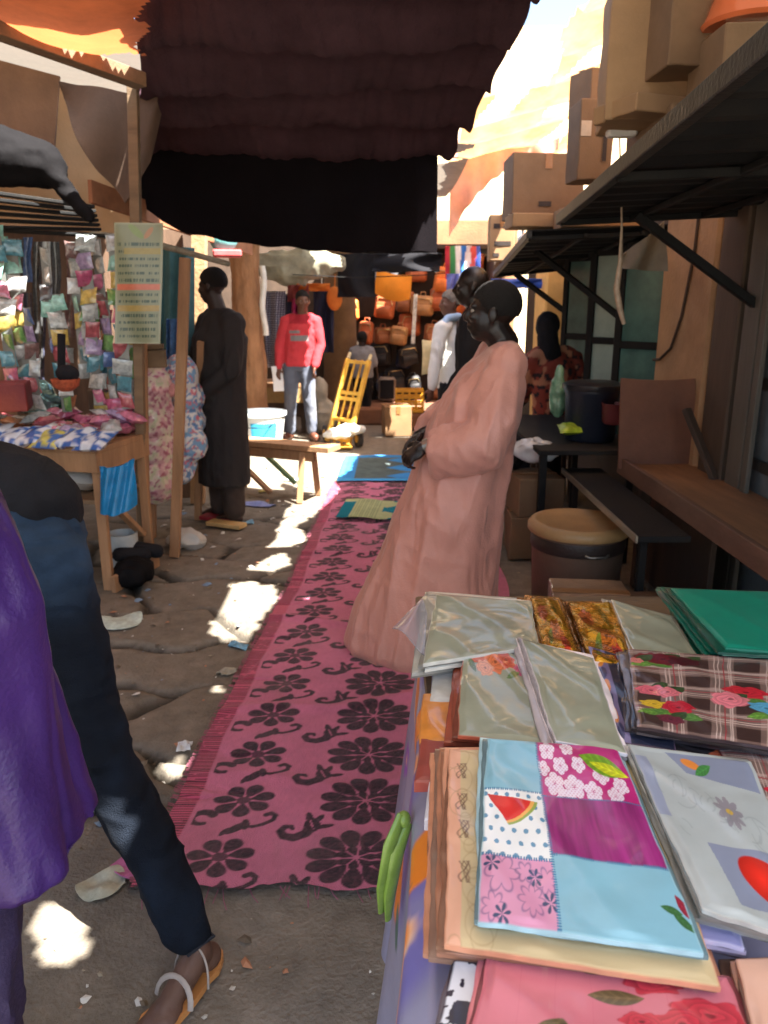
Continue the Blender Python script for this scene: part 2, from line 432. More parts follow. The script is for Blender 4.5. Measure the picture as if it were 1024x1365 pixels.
# orange tarp top left with its scalloped edges
def z_or(X, Y): return 2.83 + .04 * np.sin(X * 5 + Y * 3) + .05 * fbm(X * 6, Y * 6, 21) - .03
def or_edge(X, Y):
    w_ = .03 * np.sin(X * 14 + Y * 17)
    return (X < -1.0 - .33 * (Y - 3.65) + w_) & (Y < 4.40 + 1.2 * np.maximum(-1.3, X + 1.25) * .95 + w_)
tarp('orange_awning', 'orange sunlit tarp over the left hand stall with a scalloped edge', -4.2, -.8, 2.4, 4.6, z_or, orange_tarp, edge=or_edge)
tarp('added_side_shade', 'brown cloth added to shade the wall behind the left hand stall', -4.4, -1.2, 4.5, 6.95,  # extra cover added to block sun from the left wall
     lambda X, Y: 3.12 + .06 * np.sin(X * 3 + Y * 2) - .04 * (X + 2), brown_tarp, step=.03, edge=lambda X, Y: X < -1.0 - .33 * (Y - 4))
# ================================================================== ground
def axis_vals(a, b, c0, c1, fine, far):
    mid = np.arange(c0, c1 + fine / 2, fine)
    k = np.geomspace(1, 1 + far, 26) - 1
    return np.concatenate([(c0 - k[:0:-1]), mid, (mid[-1] + k[1:])])
xs = axis_vals(0, 0, -2.6, 1.4, .0125, 900); ys = axis_vals(0, 0, .9, 8.0, .0165, 900)
X, Y = np.meshgrid(xs, ys)
def ground_z(X, Y):
    wx = X + .16 * (fbm(X * 2.2, Y * 2.2, 31) - .5) * 2; wy = Y + .22 * (fbm(X * 2.0, Y * 2.0, 33) - .5) * 2
    # slabs of worn, broken paving: jittered cells, dark gaps, each tilted
    cx, cy = .95, .44; gx, gy = wx / cx, wy / cy
    row = np.floor(gy); gx = gx + .37 * row
    i, j = np.floor(gx), row
    best = np.full(X.shape, 9.0); sec = np.full(X.shape, 9.0); bid = np.zeros(X.shape)
    for di in (-1, 0, 1):
        for dj in (-1, 0, 1):
            jj = j + dj; ii = np.floor(gx + .37 * dj) + di
            px = ii + .5 + .5 * (_h(ii, jj, ii * 0, 3) - .5) - .37 * dj; py = jj + .5 + .5 * (_h(ii, jj, ii * 0, 5) - .5)
            d = ((gx - px) * .75) ** 2 + ((gy - py)) ** 2; hid = _h(ii, jj, ii * 0, 7)
            m = d < best; sec = np.where(m, best, np.minimum(sec, d)); bid = np.where(m, hid, bid); best = np.where(m, d, best)
    e = np.sqrt(sec) - np.sqrt(best)
    gap = 1 - sst(.012, .045 + .06 * vn(X * 5, Y * 5, 3) ** 2, e)
    area = sst(1.9, 2.5, Y) * (1 - sst(6.0, 7.0, Y)) * (1 - sst(-.62, -.35, X)) * sst(-2.3, -2.0, X)
    z = area * ((bid - .5) * .022 - .035 * gap * (.3 + vn(X * 3, Y * 3, 44)) - .012 * (1 - sst(.0, .22, e)))
    z = z + (.018 - .012 * area) * (fbm(X * 2.5, Y * 2.5, 40) - .5) + .003 * (fbm(X * 14, Y * 14, 41) - .5) * (1 - .4 * area)
    far = sst(3.0, 5.0, np.abs(X)) + sst(13, 15, Y)
    return z * (1 - np.clip(far, 0, 1)) - .01, gap * area
Zg, gapm = ground_z(X, Y)
t = fbm(X * 1.3, Y * 1.3, 50)[..., None]; t2 = fbm(X * 9, Y * 9, 52)[..., None]
Cg = lin(np.array([104, 97, 87]) / 255) * (1 - t) + lin(np.array([136, 127, 114]) / 255) * t
Cg = Cg * (.72 + .56 * t2); Cg = Cg * (1 - .72 * gapm[..., None])
fl = (vn(X * 26, Y * 26, 61) > .93)[..., None] * (vn(X * 3, Y * 3, 62) > .55)[..., None]
Cg = np.where(fl, lin(np.array([168, 152, 130]) / 255), Cg)
solo('ground', None, None, gridmesh('ground', np.stack([X, Y, Zg], -1), Cg), mat('dirt', rough=.95, attr=True, var=.22, vs=14, bump=.7, bs=70, spec=.2),
     smooth=180, kind='structure')
def gz(x, y): return float(ground_z(np.array([[x]], float), np.array([[y]], float))[0][0, 0])

# ================================================================== the walls around the lane
mud = mat('mud_wall', rgb(150, 112, 80), rough=.95, var=.25, vs=2.5, bump=.5, bs=35, dirt=tuple(rgb(118, 90, 66)))
mud_or = mat('orange_plaster', rgb(168, 134, 98), rough=.95, var=.22, vs=3, bump=.6, bs=40, dirt=tuple(rgb(128, 94, 64)))
cream_wall = mat('cream_plaster', rgb(225, 200, 160), rough=.9, var=.12, vs=2, bump=.3, bs=40)
dark_wood = mat('dark_timber', rgb(66, 52, 42), rough=.8, var=.3, vs=5, bump=.3, bs=50, vscale=(1, 1, .2))
wood = mat('raw_timber', rgb(158, 120, 86), rough=.75, var=.28, vs=9, bump=.3, bs=60, vscale=(1.5, 1.5, .25))
wood2 = mat('old_timber', rgb(118, 96, 72), rough=.8, var=.3, vs=8, bump=.3, bs=60, vscale=(.3, 1.5, 1.5))
black_metal = mat('black_metal', rgb(22, 23, 24), rough=.7, var=.35, vs=5, bump=.2, bs=60, spec=.25, dirt=tuple(rgb(36, 34, 31)))
def wall(name, label, c, d, m): return solo(name, label, 'wall', MB().box(c, d, bev=.02), m)
wall('mud_wall', 'brown mud plaster wall behind the left hand stall', (-3.15, 6.6, 1.75), (.3, 9.6, 3.5), mud)
wall('back_wall', 'dark mud wall behind the bag stall at the end of the lane', (-.6, 12.9, 1.45), (5.4, .3, 2.9), mud)
wall('sunlit_wall', 'tall cream wall in full sun beyond the end of the lane', (2.4, 15.6, 3.2), (9.5, .3, 6.4), cream_wall)
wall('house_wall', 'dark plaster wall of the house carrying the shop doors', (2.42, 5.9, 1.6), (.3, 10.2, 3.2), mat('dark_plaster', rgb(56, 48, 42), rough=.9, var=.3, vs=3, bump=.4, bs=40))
# ================================================================== pattern painting helpers (x right, y away, any units)
def mixc(C, m, c):
    m = np.clip(m, 0, 1)[..., None]; return C * (1 - m) + np.asarray(c) * m
def ell(x, y, cx, cy, rx, ry, a=0.0, soft=.08):
    ca, sa = math.cos(a), math.sin(a); dx, dy = x - cx, y - cy
    u = (dx * ca + dy * sa) / rx; v = (-dx * sa + dy * ca) / ry
    return 1 - sst(1 - soft, 1 + soft, np.sqrt(u * u + v * v))
def petals(x, y, cx, cy, r, n, a0=0, inner=.28, wid=.42, soft=.06):
    dx, dy = x - cx, y - cy; rr = np.hypot(dx, dy) / r; th = np.arctan2(dy, dx) - a0
    k = np.abs(((th / (2 * math.pi / n)) % 1) - .5) * 2           # 1 on the petal axis ... 0 between
    prof = np.sqrt(np.clip(1 - ((rr - (inner + 1) / 2) / ((1 - inner) / 2)) ** 2, 0, 1))
    return sst(0, soft * 4, prof * wid * 2.2 - (1 - k)) * (rr < 1) * (rr > inner)
def curl(x, y, pts, w0, w1):
    m = np.zeros(x.shape); n = len(pts)
    for i in range(n - 1):
        for t in np.linspace(0, 1, 7)[:-1]:
            p = np.array(pts[i]) * (1 - t) + np.array(pts[i + 1]) * t; s = (i + t) / (n - 1)
            m = np.maximum(m, ell(x, y, p[0], p[1], w0 + (w1 - w0) * s, w0 + (w1 - w0) * s, 0, .18))
    return m
def rose(C, x, y, cx, cy, r, c, seed=0, ar=1.0):
    """a printed bloom with ruffled layers"""
    dx, dy = (x - cx) / r, (y - cy) / (r * ar); rr = np.hypot(dx, dy); th = np.arctan2(dy, dx)
    e = 1 + .09 * np.sin(th * 6 + seed) + .06 * np.sin(th * 9 + 2 * seed)
    m = 1 - sst(.93, 1.03, rr / e)
    sh = .62 + .45 * (((rr * 3.1 + .25 * np.sin(th * 3 + seed + rr * 5)) % 1) ** .7)
    ct = 1 - sst(.10, .2, rr)
    return mixc(mixc(C, m, np.asarray(c)), m * .999, 0) * 0 + np.where((m > .01)[..., None], C * (1 - m[..., None]) + (np.asarray(c) * sh[..., None] * (1 - .55 * ct[..., None])) * m[..., None], C)
def leaf(C, x, y, cx, cy, l, w_, a, c):
    ca, sa = math.cos(a), math.sin(a); u = ((x - cx) * ca + (y - cy) * sa) / l; v = (-(x - cx) * sa + (y - cy) * ca) / w_
    wv = np.clip(1 - u * u, 0, 1); m = 1 - sst(wv * .9, wv * 1.0 + .05, np.abs(v)); m = m * (np.abs(u) < 1)
    vein = np.exp(-(v / .12) ** 2) * .35 + .25 * (np.sin(u * 16 + np.abs(v) * 6) > .4)
    return C * (1 - m[..., None]) + np.asarray(c) * (.8 + vein[..., None]) * m[..., None]
def base(x, c, a=.08, f=5, s=0, y=None):
    n = fbm(x * f, (y if y is not None else x) * f, s)[..., None]
    return np.asarray(c) * (1 - a + 2 * a * n)

# ------------------------------------------------------------------ carpet
CW0, CW1, CY0, CY1 = -.80, .56, 1.84, 7.05
def carpet_left(Y): return np.interp(Y, [1.8, 2.37, 3.2, 3.64, 4.2, 7.2], [-.70, -.675, -.628, -.60, -.55, -.452])
def paint_carpet(u, v):
    """u metres from the left edge, v metres along"""
    pink = rgb(198, 110, 138); blk = rgb(38, 26, 32)
    n = fbm(u * 9, v * 9, 3)
    C = pink * (.86 + .3 * n[..., None])
    P = .275
    M = np.zeros(u.shape)
    for k in range(-1, int((CY1 - CY0) / P) + 2):
        o = k * P; sel = (v > o - .3) & (v < o + .45)
        if not sel.any(): continue
        a, b = u[sel], v[sel] - o
        m = petals(a, b * 1.2, .225, .144, .106, 7, .3, .19, .47)
        m = np.maximum(m, ell(a, b * 1.2, .225, .144, .024, .024) * .9)
        m = np.maximum(m, petals(a, b * 1.25, .635, .15, .158, 11, .1, .29, .51))
        m = np.maximum(m, petals(a, b * 1.25, .635, .15, .064, 7, .1, .14, .44))
        m = np.maximum(m, petals(a, b * 1.2, 1.06, .26, .13, 9, .1, .25, .46))
        th = np.linspace(0, 4.6, 9)
        m = np.maximum(m, curl(a, b, [(.115 + .036 * math.cos(q + .6), .03 + .03 * math.sin(q + .6)) for q in th], .016, .008))
        m = np.maximum(m, np.maximum(np.maximum(ell(a, b, .238, -.022, .042, .017, .7), ell(a, b, .262, -.005, .014, .026, .2)), np.maximum(ell(a, b, .205, -.04, .022, .010, 1.1), curl(a, b, [(.262, -.012), (.29, -.016), (.32, -.004), (.345, .015), (.350, .038), (.333, .050), (.316, .040)], .007, .010))))
        for ox, oy, sg in ((.375, -.075, 1), (.80, -.06, 1)):
            q = a - ox; r_ = b - oy
            m = np.maximum(m, curl(q, r_, [(.10, .055), (.088, .028), (.055, .010), (.022, .016), (.006, .038), (.016, .058), (.036, .060), (.044, .048)], .021, .0065))
            m = np.maximum(m, ell(q, r_, .102, .066, .026, .034, .3)); m = np.maximum(m, ell(q, r_, .088, .100, .012, .030, .35))
            m = np.maximum(m, ell(q, r_, .118, .095, .011, .026, -.5)); m = np.maximum(m, ell(q, r_, .140, .060, .034, .010, .25))
            m = m * (1 - .9 * ell(q, r_, .100, .070, .003, .026, .4))
        M[sel] = np.maximum(M[sel], m)
    M = M * (.84 + .2 * vn(u * 130, v * 130, 9))
    M = np.where(u < .085, 0, M)
    C = mixc(C, M, blk)
    bd = sst(.075, .07, u)                                             # woven side border
    st = ((v / .012) % 1 < .42) * (vn(u * 40, v * 90, 5) > .25)
    B = np.where(st[..., None], rgb(96, 34, 52), rgb(196, 84, 112))
    C = C * (1 - bd[..., None]) + B * bd[..., None]
    dirt_ = sst(.45, .8, fbm(u * 2.6, v * 1.7, 13)) * .30 + .22 * sst(.62, .78, fbm(u * 7, v * 5, 17)); C = mixc(C, dirt_, rgb(128, 104, 96))
    weave = .9 + .2 * vn(u * 170, v * 60, 23)
    return C * weave[..., None]
def carpet_bump(X, Y):
    z = .016 * (fbm(X * 1.8, Y * 1.8, 71) - .3) + .007 * (fbm(X * 7, Y * 7, 72) - .5)
    for yy, sl, h in ((2.88, .18, .012), (3.72, -.1, .020), (4.9, .1, .014), (2.35, -.05, .006)):
        z = z + h * np.exp(-((Y - yy - sl * (X + .2) - .03 * np.sin(X * 9)) / .035) ** 2)
    return z
nu, nv = 250, 900
a = np.linspace(0, 1, nu + 1); b = np.linspace(0, 1, nv + 1) ** 1.25
A, B = np.meshgrid(a, b); V = CY0 + (CY1 - CY0) * B
V = V + (.012 * np.sin(A * 23) + .02 * (vn(A * 50, A * 0, 4) - .5)) * (1 - sst(0, .004, B))
Uw = A * (1.32 - .05 * B)
Xc = carpet_left(V) - .02 + Uw + .006 * np.sin(V * 9)
Zc = .014 + carpet_bump(Xc, V) + np.clip(ground_z(Xc, V)[0] + .01, -.02, .02) * .4
Zc = np.maximum(Zc, ground_z(Xc, V)[0] + .006)
me = gridmesh('rug', np.stack([Xc, V, Zc], -1), paint_carpet(Uw, V - CY0))
T = Thing('carpet', 'long pink woven carpet with black flowers running down the lane', 'carpet', (-.1, 4.4, 0))
T.part('rug', me, mat('carpet_wool', rough=.95, attr=True, var=.12, vs=3, bump=.6, bs=260, spec=.1, sheen=.2), smooth=True)
mb = MB(); rr = random.Random(3)
for k in range(620):
    y = CY0 + .02 + (rr.random() ** 1.3) * 4.9; x = float(carpet_left(y)) - .02; z = max(gz(x, y), 0) + .016
    L_ = .018 + .018 * rr.random(); d = (rr.random() - .5) * .03
    p = np.array([[x + .006, y, z], [x - L_ * .6, y + d * .5, z + .004], [x - L_, y + d, gz(x - L_, y + d) + .005]])
    t_ = np.array([0, .0022, 0])
    mb.add([p[0] - t_, p[0] + t_, p[1] + t_, p[1] - t_, p[2] + t_ * .6, p[2] - t_ * .6], [(0, 1, 2, 3), (3, 2, 4, 5)])
for k in range(34):
    x = -.78 + .02 + 1.15 * rr.random(); y = CY0 + .004; z = gz(x, y) + .012; L_ = .02 + .05 * rr.random(); d = (rr.random() - .3) * .05
    mb.tube([(x, y + .01, z + .004), (x + d * .5, y - L_ * .6, z), (x + d, y - L_, gz(x + d, y - L_) + .004)], .0014, 4)
T.part('fringe', mb, mat('fringe_yarn', rgb(150, 86, 104), rough=.95, var=.3, bump=0), kind='stuff')

# blue mat and little striped mat further down
def paint_mat(u, v, bgc, cols, s):
    C = base(u, bgc, .12, 9, s, v)
    return C
nu, nv = 120, 120; A, B = np.meshgrid(np.linspace(0, 1, nu + 1), np.linspace(0, 1, nv + 1))
Xm = -.44 + .95 * A + .02 * B; Ym = 7.0 + 1.25 * B
Cb = base(A, rgb(60, 130, 190), .15, 9, 5, B)
gr = rgb(84, 96, 96)
inn = (A > .16) & (A < .92) & (B > .08) & (B < .9)
zig = (np.abs(((B * 3.2) % 1) - .5) * 2 < .35 + .5 * np.sin(A * 9 + 1.2) * (A > .42))
Cb = np.where((inn & ~((A > .42) & zig))[..., None], gr * (.8 + .4 * vn(A * 20, B * 20, 4))[..., None], Cb)
Cb = np.where(((B < .07) | (A < .05))[..., None], rgb(70, 150, 205), Cb)
solo('floor_mat', 'blue and grey woven mat at the far end of the pink carpet', 'mat',
     gridmesh('floor_mat', np.stack([Xm, Ym, .03 + carpet_bump(Xm, Ym)], -1), Cb), mat('mat_wool', rough=.95, attr=True, var=.12, bump=.5, bs=200, spec=.1), smooth=True)
A, B = np.meshgrid(np.linspace(0, 1, 101), np.linspace(0, 1, 61))
p00, p10, p11, p01 = G(447, 697), G(585, 702), G(590, 678), G(462, 672)
Pm = (p00 * (1 - A[..., None]) + p10 * A[..., None]) * (1 - B[..., None]) + (p01 * (1 - A[..., None]) + p11 * A[..., None]) * B[..., None]
Cm = base(A, rgb(176, 178, 128), .12, 12, 6, B)
Cm = np.where(((A < .13) & (B < .85))[..., None], rgb(24, 112, 126), Cm)
Cm = np.where((((A > .42) & (np.abs(B - .5) < .36 - .5 * np.abs(((A * 2.2) % 1) - .5))) | ((A > .5) & (np.abs(B - .5) > .44)))[..., None], rgb(30, 116, 130), Cm)
Cm = np.where((((A * 40) % 1 < .3) & (A < .4) & (A > .14))[..., None], rgb(140, 150, 110), Cm)
Pm[..., 2] = .042 + carpet_bump(Pm[..., 0], Pm[..., 1]) + .012 * np.sin(A * 7) ** 2
solo('prayer_mat', 'small cream and teal mat lying across the pink carpet', 'mat', gridmesh('prayer_mat', Pm, Cm), _M['mat_wool'], smooth=True)

# ================================================================== foreground table
TZ = .82
tl, tr, br, bl = G(563, 838, TZ), np.array([1.30, 2.10, TZ]), np.array([1.15, .25, TZ]), np.array([.03, .30, TZ])
tl[0] = .135
T = Thing('market_table', 'long foreground table under a lavender fruit print cloth', 'table', (.6, 1.15, 0))
mb = MB(); mb.box((.64, 1.18, TZ - .025), (1.10, 1.76, .04)); T.part('table_top', mb, wood2)
for (x, y) in ((.14, 2.0), (1.16, 2.0), (.14, .36), (1.16, .36)):
    T.part('leg', MB().beam((x, y, 0), (x, y, TZ - .05), .05, .05), wood2)
plast = dict(rough=.38, var=.10, vs=5, bump=.08, bs=30, attr=True, coat=.7, coatr=.13, cbump=.35, wrk=(6, .22, (1, 1.4, 1)))
film = mat('printed_vinyl', **plast)
film_soft = mat('printed_vinyl_dull', **{**plast, 'coat': .35, 'coatr': .25, 'cbump': .12})
def paint_fruitcloth(u, v):
    C = base(u, rgb(150, 148, 172), .10, 4, 2, v)
    rr = np.random.default_rng(5)
    for k in range(9):
        cy = .12 + k * .235; cx = .30 + .14 * (k % 2)
        C = mixc(C, ell(u, v, cx + .03, cy - .02, .13, .085, .9, .25) * .8, rgb(112, 104, 178))
        C = mixc(C, ell(u, v, cx, cy, .105, .052, .9), rgb(232, 132, 40))
        C = mixc(C, ell(u, v, cx + .045, cy + .05, .062, .055, .9), rgb(240, 196, 160))
        C = mixc(C, ell(u, v, cx + .047, cy + .053, .054, .047, .9), rgb(236, 140, 50))
        C = mixc(C, ell(u, v, cx - .075, cy - .085, .03, .012, .5), rgb(74, 104, 96))
        fx, fy = cx - .10 + .26 * (k % 2), cy + .125
        C = mixc(C, petals(u, v, fx, fy, .034, 5, .4, .05, .5), rgb(150, 84, 190)); C = mixc(C, ell(u, v, fx, fy, .010, .010), rgb(232, 190, 150))
    return C
# one sheet: over the top (u>.42) and down the lane side (u<.42)
nu, nv = 230, 330; A, B = np.meshgrid(np.linspace(0, 1, nu + 1), np.linspace(-.03, 1.0, nv + 1))
hang = .42
uu = A * 1.55; ex = tl[0] * B + bl[0] * (1 - B); Yt = bl[1] + (tl[1] - bl[1]) * B
dwn = np.clip(hang - uu, 0, None); ov = np.clip(uu - hang, 0, None)
Xt = ex - (.05 * (dwn / hang) + .030 * np.sin(B * 26 + 1.5 * np.sin(B * 9)) * (dwn / hang) ** 1.0) - .035 * sst(0, .03, dwn)+ ov
Zt = TZ + .004 - np.clip(dwn - .004, 0, None) * 1.55 + .002 * np.sin(ov * 30) * np.sin(B * 40)
Yt2 = Yt + .02 * np.sin(uu * 6) * dwn
T2 = gridmesh('tablecloth', np.stack([Xt, Yt2, Zt], -1), paint_fruitcloth(uu, (B) * 1.75))
solo('tablecloth', 'lavender plastic tablecloth printed with orange fruit, hanging off the table', 'tablecloth', thicken(T2, .0016), film_soft, smooth=True)

# ------------------------------------------------------------------ folded cloths in film
def pk(name, label, corners, z, th, paint, m, group=None, res=150, wr=.0035, seed=0, cat='tablecloth', edge=None, ox=0, sag=0):
    """corners: near-left, near-right, far-right, far-left as seen; z height of the top face"""
    q = [G(x, y, z) if len(c) == 2 else np.array(c) for c in corners for (x, y) in [c[:2]]]
    p00, p10, p11, p01 = q
    W = .5 * (np.linalg.norm(p10 - p00) + np.linalg.norm(p11 - p01)); H = .5 * (np.linalg.norm(p01 - p00) + np.linalg.norm(p11 - p10))
    nu, nv = int(res * W / max(W, H)) + 8, int(res * H / max(W, H)) + 8
    s = np.concatenate([[-.02, -.018, -.008], np.linspace(0, 1, nu), [1.008, 1.018, 1.02]]); t = np.concatenate([[-.02, -.018, -.008], np.linspace(0, 1, nv), [1.008, 1.018, 1.02]])
    S, Tt = np.meshgrid(s, t); a = np.clip(S, 0, 1)[..., None]; b = np.clip(Tt, 0, 1)[..., None]
    P = (p00 * (1 - a) + p10 * a) * (1 - b) + (p01 * (1 - a) + p11 * a) * b
    eu = nrm(p10 - p00); ev = nrm(p01 - p00)
    P = P + (np.where(S < 0, -1, 0) + np.where(S > 1, 1, 0))[..., None] * eu * .0025 + (np.where(Tt < 0, -1, 0) + np.where(Tt > 1, 1, 0))[..., None] * ev * .0025
    x, y = a[..., 0] * W, b[..., 0] * H
    e = np.minimum(np.minimum(S, 1 - S) * W, np.minimum(Tt, 1 - Tt) * H)
    d = np.where(np.minimum(np.minimum(S, 1 - S), np.minimum(Tt, 1 - Tt)) <= -.0195, 1.0, np.where(np.minimum(np.minimum(S, 1 - S), np.minimum(Tt, 1 - Tt)) < -.01, .55, np.where(np.minimum(np.minimum(S, 1 - S), np.minimum(Tt, 1 - Tt)) < 0, .12, 0)))
    h = wr * 2 * (fbm(x * 7 + seed, y * 5 + seed, 80 + seed) - .5) + wr * 1.0 * np.abs(np.sin(x * 21 + y * 14 + seed + 3 * vn(x * 6, y * 6, seed))) ** 6
    h = h + .004 * np.exp(-((x - W * .5) / .006) ** 2) * 0 - sag * (1 - np.exp(-np.clip(e, 0, 1) / .03) ) * 0
    P[..., 0] += .006 * (vn(x * 11 + seed, y * 11, 91) - .5) + .003 * (vn(x * 40, y * 40 + seed, 92) - .5); P[..., 1] += .006 * (vn(x * 11, y * 11 + seed, 93) - .5) + .003 * (vn(x * 40 + seed, y * 40, 94) - .5)
    P[..., 2] += h * sst(-.001, .012, e) - d * th + .006 * sag * np.sin(a[..., 0] * 3)
    C = paint(x, y, W, H)
    if edge is not None: C = np.where((d > .1)[..., None], np.asarray(edge) * (.8 + .4 * vn(x * 60, y * 60, seed))[..., None], C)
    return solo(name, label, cat, thicken(gridmesh(name, P, C), .0012), m, group, smooth=35)
def shift(corners, dx, dy): return [(x + dx, y + dy) for x, y in corners]
def stack(name, label, corners, z, n, th, paint, m, group, under, edge, jit=5, seed=0, res=150, wr=.0035):
    n = min(8, int(n * 1.7)); th = th * .62
    pk(name, label, corners, z, th, paint, m, group, res, wr, seed, edge=edge)
    rj = random.Random(seed + 50); words = ['second from the top', 'third from the top', 'fourth from the top', 'fifth from the top', 'sixth from the top', 'seventh from the top', 'eighth from the top']
    ec = lambda k: np.asarray(edge) * (1.0, .45, 1.25, .7, .9, .35, 1.1, .6)[k % 8] + (rgb(120, 110, 100) * .5 if k % 3 == 2 else 0)
    for k in range(1, n):
        c = [(x + rj.uniform(-jit, jit) * 1.3 - (3.2 * k if i in (0, 3) else -.8 * k), y + rj.uniform(-jit, jit) * .8 + (2.2 * k if i < 2 else 0)) for i, (x, y) in enumerate(corners)]
        zz = z - k * (th + .0005)
        c = [tuple(c_) for c_ in c]
        pk(name, under.format(words[k - 1]), c, zz, th, lambda x, y, W, H, e_=ec(k): base(x, e_, .4, 40, k, y), m, group, 44, .0025, seed + k, edge=ec(k) * .8)

def p_patch(x, y, W, H):
    u, v = x / W, y / H; blue = rgb(134, 186, 202); C = base(x, blue, .06, 6, 1, y)
    L = u < .375; r1, r2 = .285, .65; q1, q2 = .315, .635
    m = L & (v < r1)                                           # pink with ink flowers
    D = base(x, rgb(214, 148, 178), .12, 9, 2, y)
    for (cx, cy, r, n_) in ((.10, .20, .09, 6), (.25, .10, .07, 8), (.22, .22, .05, 6), (.06, .06, .06, 7), (.33, .19, .06, 7)):
        rr = np.hypot(u - cx, (v - cy)); th = np.arctan2(v - cy, u - cx); pr = r * (.55 + .45 * np.abs(np.cos(th * n_ / 2)))
        D = mixc(D, np.exp(-((rr - pr) / .006) ** 2) * .7, rgb(104, 84, 128)); 
    for (cx, cy) in ((.05, .24), (.27, .20), (.10, .03), (.345, .1)):
        D = mixc(D, petals(u, v, cx, cy, .045, 6, .2, .05, .3), rgb(44, 66, 104))
    C = np.where(m[..., None], D, C)
    m = L & (v >= r1) & (v < r2)                               # white, blue dots, melon
    D = base(x, rgb(236, 238, 234), .03, 9, 3, y); iu, iv = u / .07, v / .065; iu2 = iu + .5 * (np.floor(iv) % 2)
    D = mixc(D, (np.hypot((iu2 % 1) - .5, ((iv % 1) - .5)) < .2) * 1.0, rgb(96, 146, 176))
    px, py = u - .30, v - .60                                   # wedge: apex lower, arc right
    mx_, my_ = u, v
    e1 = (my_ - .60) + (.05) * (mx_ - .02) ; 
    tri = [(.01, .605), (.01, .515), (.17, .385), (.27, .44), (.325, .56)]
    ax_, ay_ = (mx_ - .008) * W, (my_ - .618) * H; ra = np.hypot(ax_, ay_); an = np.arctan2(ay_, ax_); R_ = .33 * W
    wed = (ra < R_) & (an < -.16) & (an > -1.14); inner = wed & (ra < R_ * .87) & (an < -.165)
    D = np.where(wed[..., None], rgb(238, 176, 90), D); D = np.where(inner[..., None], rgb(206, 34, 32) * (.55 + .5 * vn(u * 14, v * 14, 4) + .4 * ra / R_)[..., None], D)
    D = np.where((wed & (ra > R_ * .94))[..., None], rgb(150, 170, 80), D)
    C = np.where(m[..., None], D, C)
    m = (~L) & (v >= q1) & (v < q2)                            # magenta wood grain
    g = fbm(u * 30 + .6 * fbm(u * 4, v * 4, 6), v * 3, 5, 4); D = rgb(146, 44, 112) * (.12 + 1.7 * g)[..., None]
    C = np.where(m[..., None], D, C)
    m = (~L) & (v >= q2)                                       # magenta and white lace
    D = base(x, rgb(186, 40, 118), .2, 20, 8, y)
    for (cx, cy, r) in ((.45, .93, .06), (.53, .84, .055), (.47, .73, .07), (.60, .72, .07), (.72, .70, .06), (.60, .95, .05), (.86, .68, .055), (.66, .85, .05), (.80, .80, .06), (.40, .82, .05), (.52, .66, .05), (.92, .75, .05)):
        pm_ = petals(u, v * .9 + .085, cx, cy, r, 5, cx * 9, .02, .55)
        hat = ((np.sin((u + v) * 260) > .1) | (np.sin((u - v) * 260) > .2))
        D = mixc(D, pm_ * (.55 + .45 * hat), rgb(236, 222, 232))
    D = leaf(D, u, v, .83, .865, .16, .075, -.35, rgb(120, 168, 40)); D = leaf(D, u, v, .87, .84, .13, .04, -.3, rgb(206, 216, 40))
    C = np.where(m[..., None], D, C)
    C = leaf(C, u, v, .97, .10, .06, .02, 2.4, rgb(60, 110, 60)); C = leaf(C, u, v, .93, .14, .05, .018, 2.9, rgb(60, 110, 60)); C = leaf(C, u, v, .99, .16, .05, .02, 1.9, rgb(150, 40, 60))
    st = (np.abs(u - .375) < .010) & ((v * 90) % 1 < .55); st |= L & (np.abs(v - r1) < .008) & ((u * 70) % 1 < .55); st |= L & (np.abs(v - r2) < .008) & ((u * 70) % 1 < .55)
    st |= (~L) & ((np.abs(v - q1) < .006) | (np.abs(v - q2) < .005)) & ((u * 80) % 1 < .55)
    return np.where(st[..., None], rgb(56, 118, 158), C)
def p_sage(x, y, W, H):
    n = fbm(x * 9 + 2 * fbm(x * 5, y * 5, 3), y * 14, 7)
    C = rgb(150, 154, 132) * (.70 + .5 * n)[..., None]
    return mixc(C, sst(.55, .75, fbm(x * 6, y * 10, 19)) * .4, rgb(186, 188, 168))
def p_sageflower(x, y, W, H):
    C = p_sage(x, y, W, H); u, v = x / W, y / H
    for (cx, cy, r, c, s) in ((.22, .86, .17, rgb(206, 86, 44), 1), (.45, .80, .16, rgb(224, 120, 70), 3), (.62, .88, .14, rgb(200, 70, 50), 5), (.82, .80, .10, rgb(196, 70, 120), 2), (.30, .70, .12, rgb(228, 150, 100), 6)):
        C = rose(C, u, v, cx, cy, r, c, s, .8)
    C = leaf(C, u, v, .7, .70, .12, .04, .6, rgb(90, 120, 60)); C = leaf(C, u, v, .12, .70, .1, .04, 2.2, rgb(90, 110, 60))
    return C
def p_gold(x, y, W, H):
    n = fbm(x * 16, y * 16, 9)[..., None]; C = rgb(206, 150, 44) * (.45 + 1.0 * n); u, v = x / W, y / H
    C = rose(C, u, v, .55, .35, .22, rgb(196, 110, 36), 2, .9); C = leaf(C, u, v, .3, .25, .2, .08, 1.0, rgb(120, 128, 40)); C = rose(C, u, v, .25, .7, .16, rgb(190, 96, 40), 4); C = leaf(C, u, v, .7, .75, .18, .07, 2.0, rgb(140, 120, 40))
    return rose(C, u, v, .72, .12, .15, rgb(180, 60, 40), 7)
def p_green(x, y, W, H): return base(x, rgb(22, 134, 108), .06, 5, 4, y)
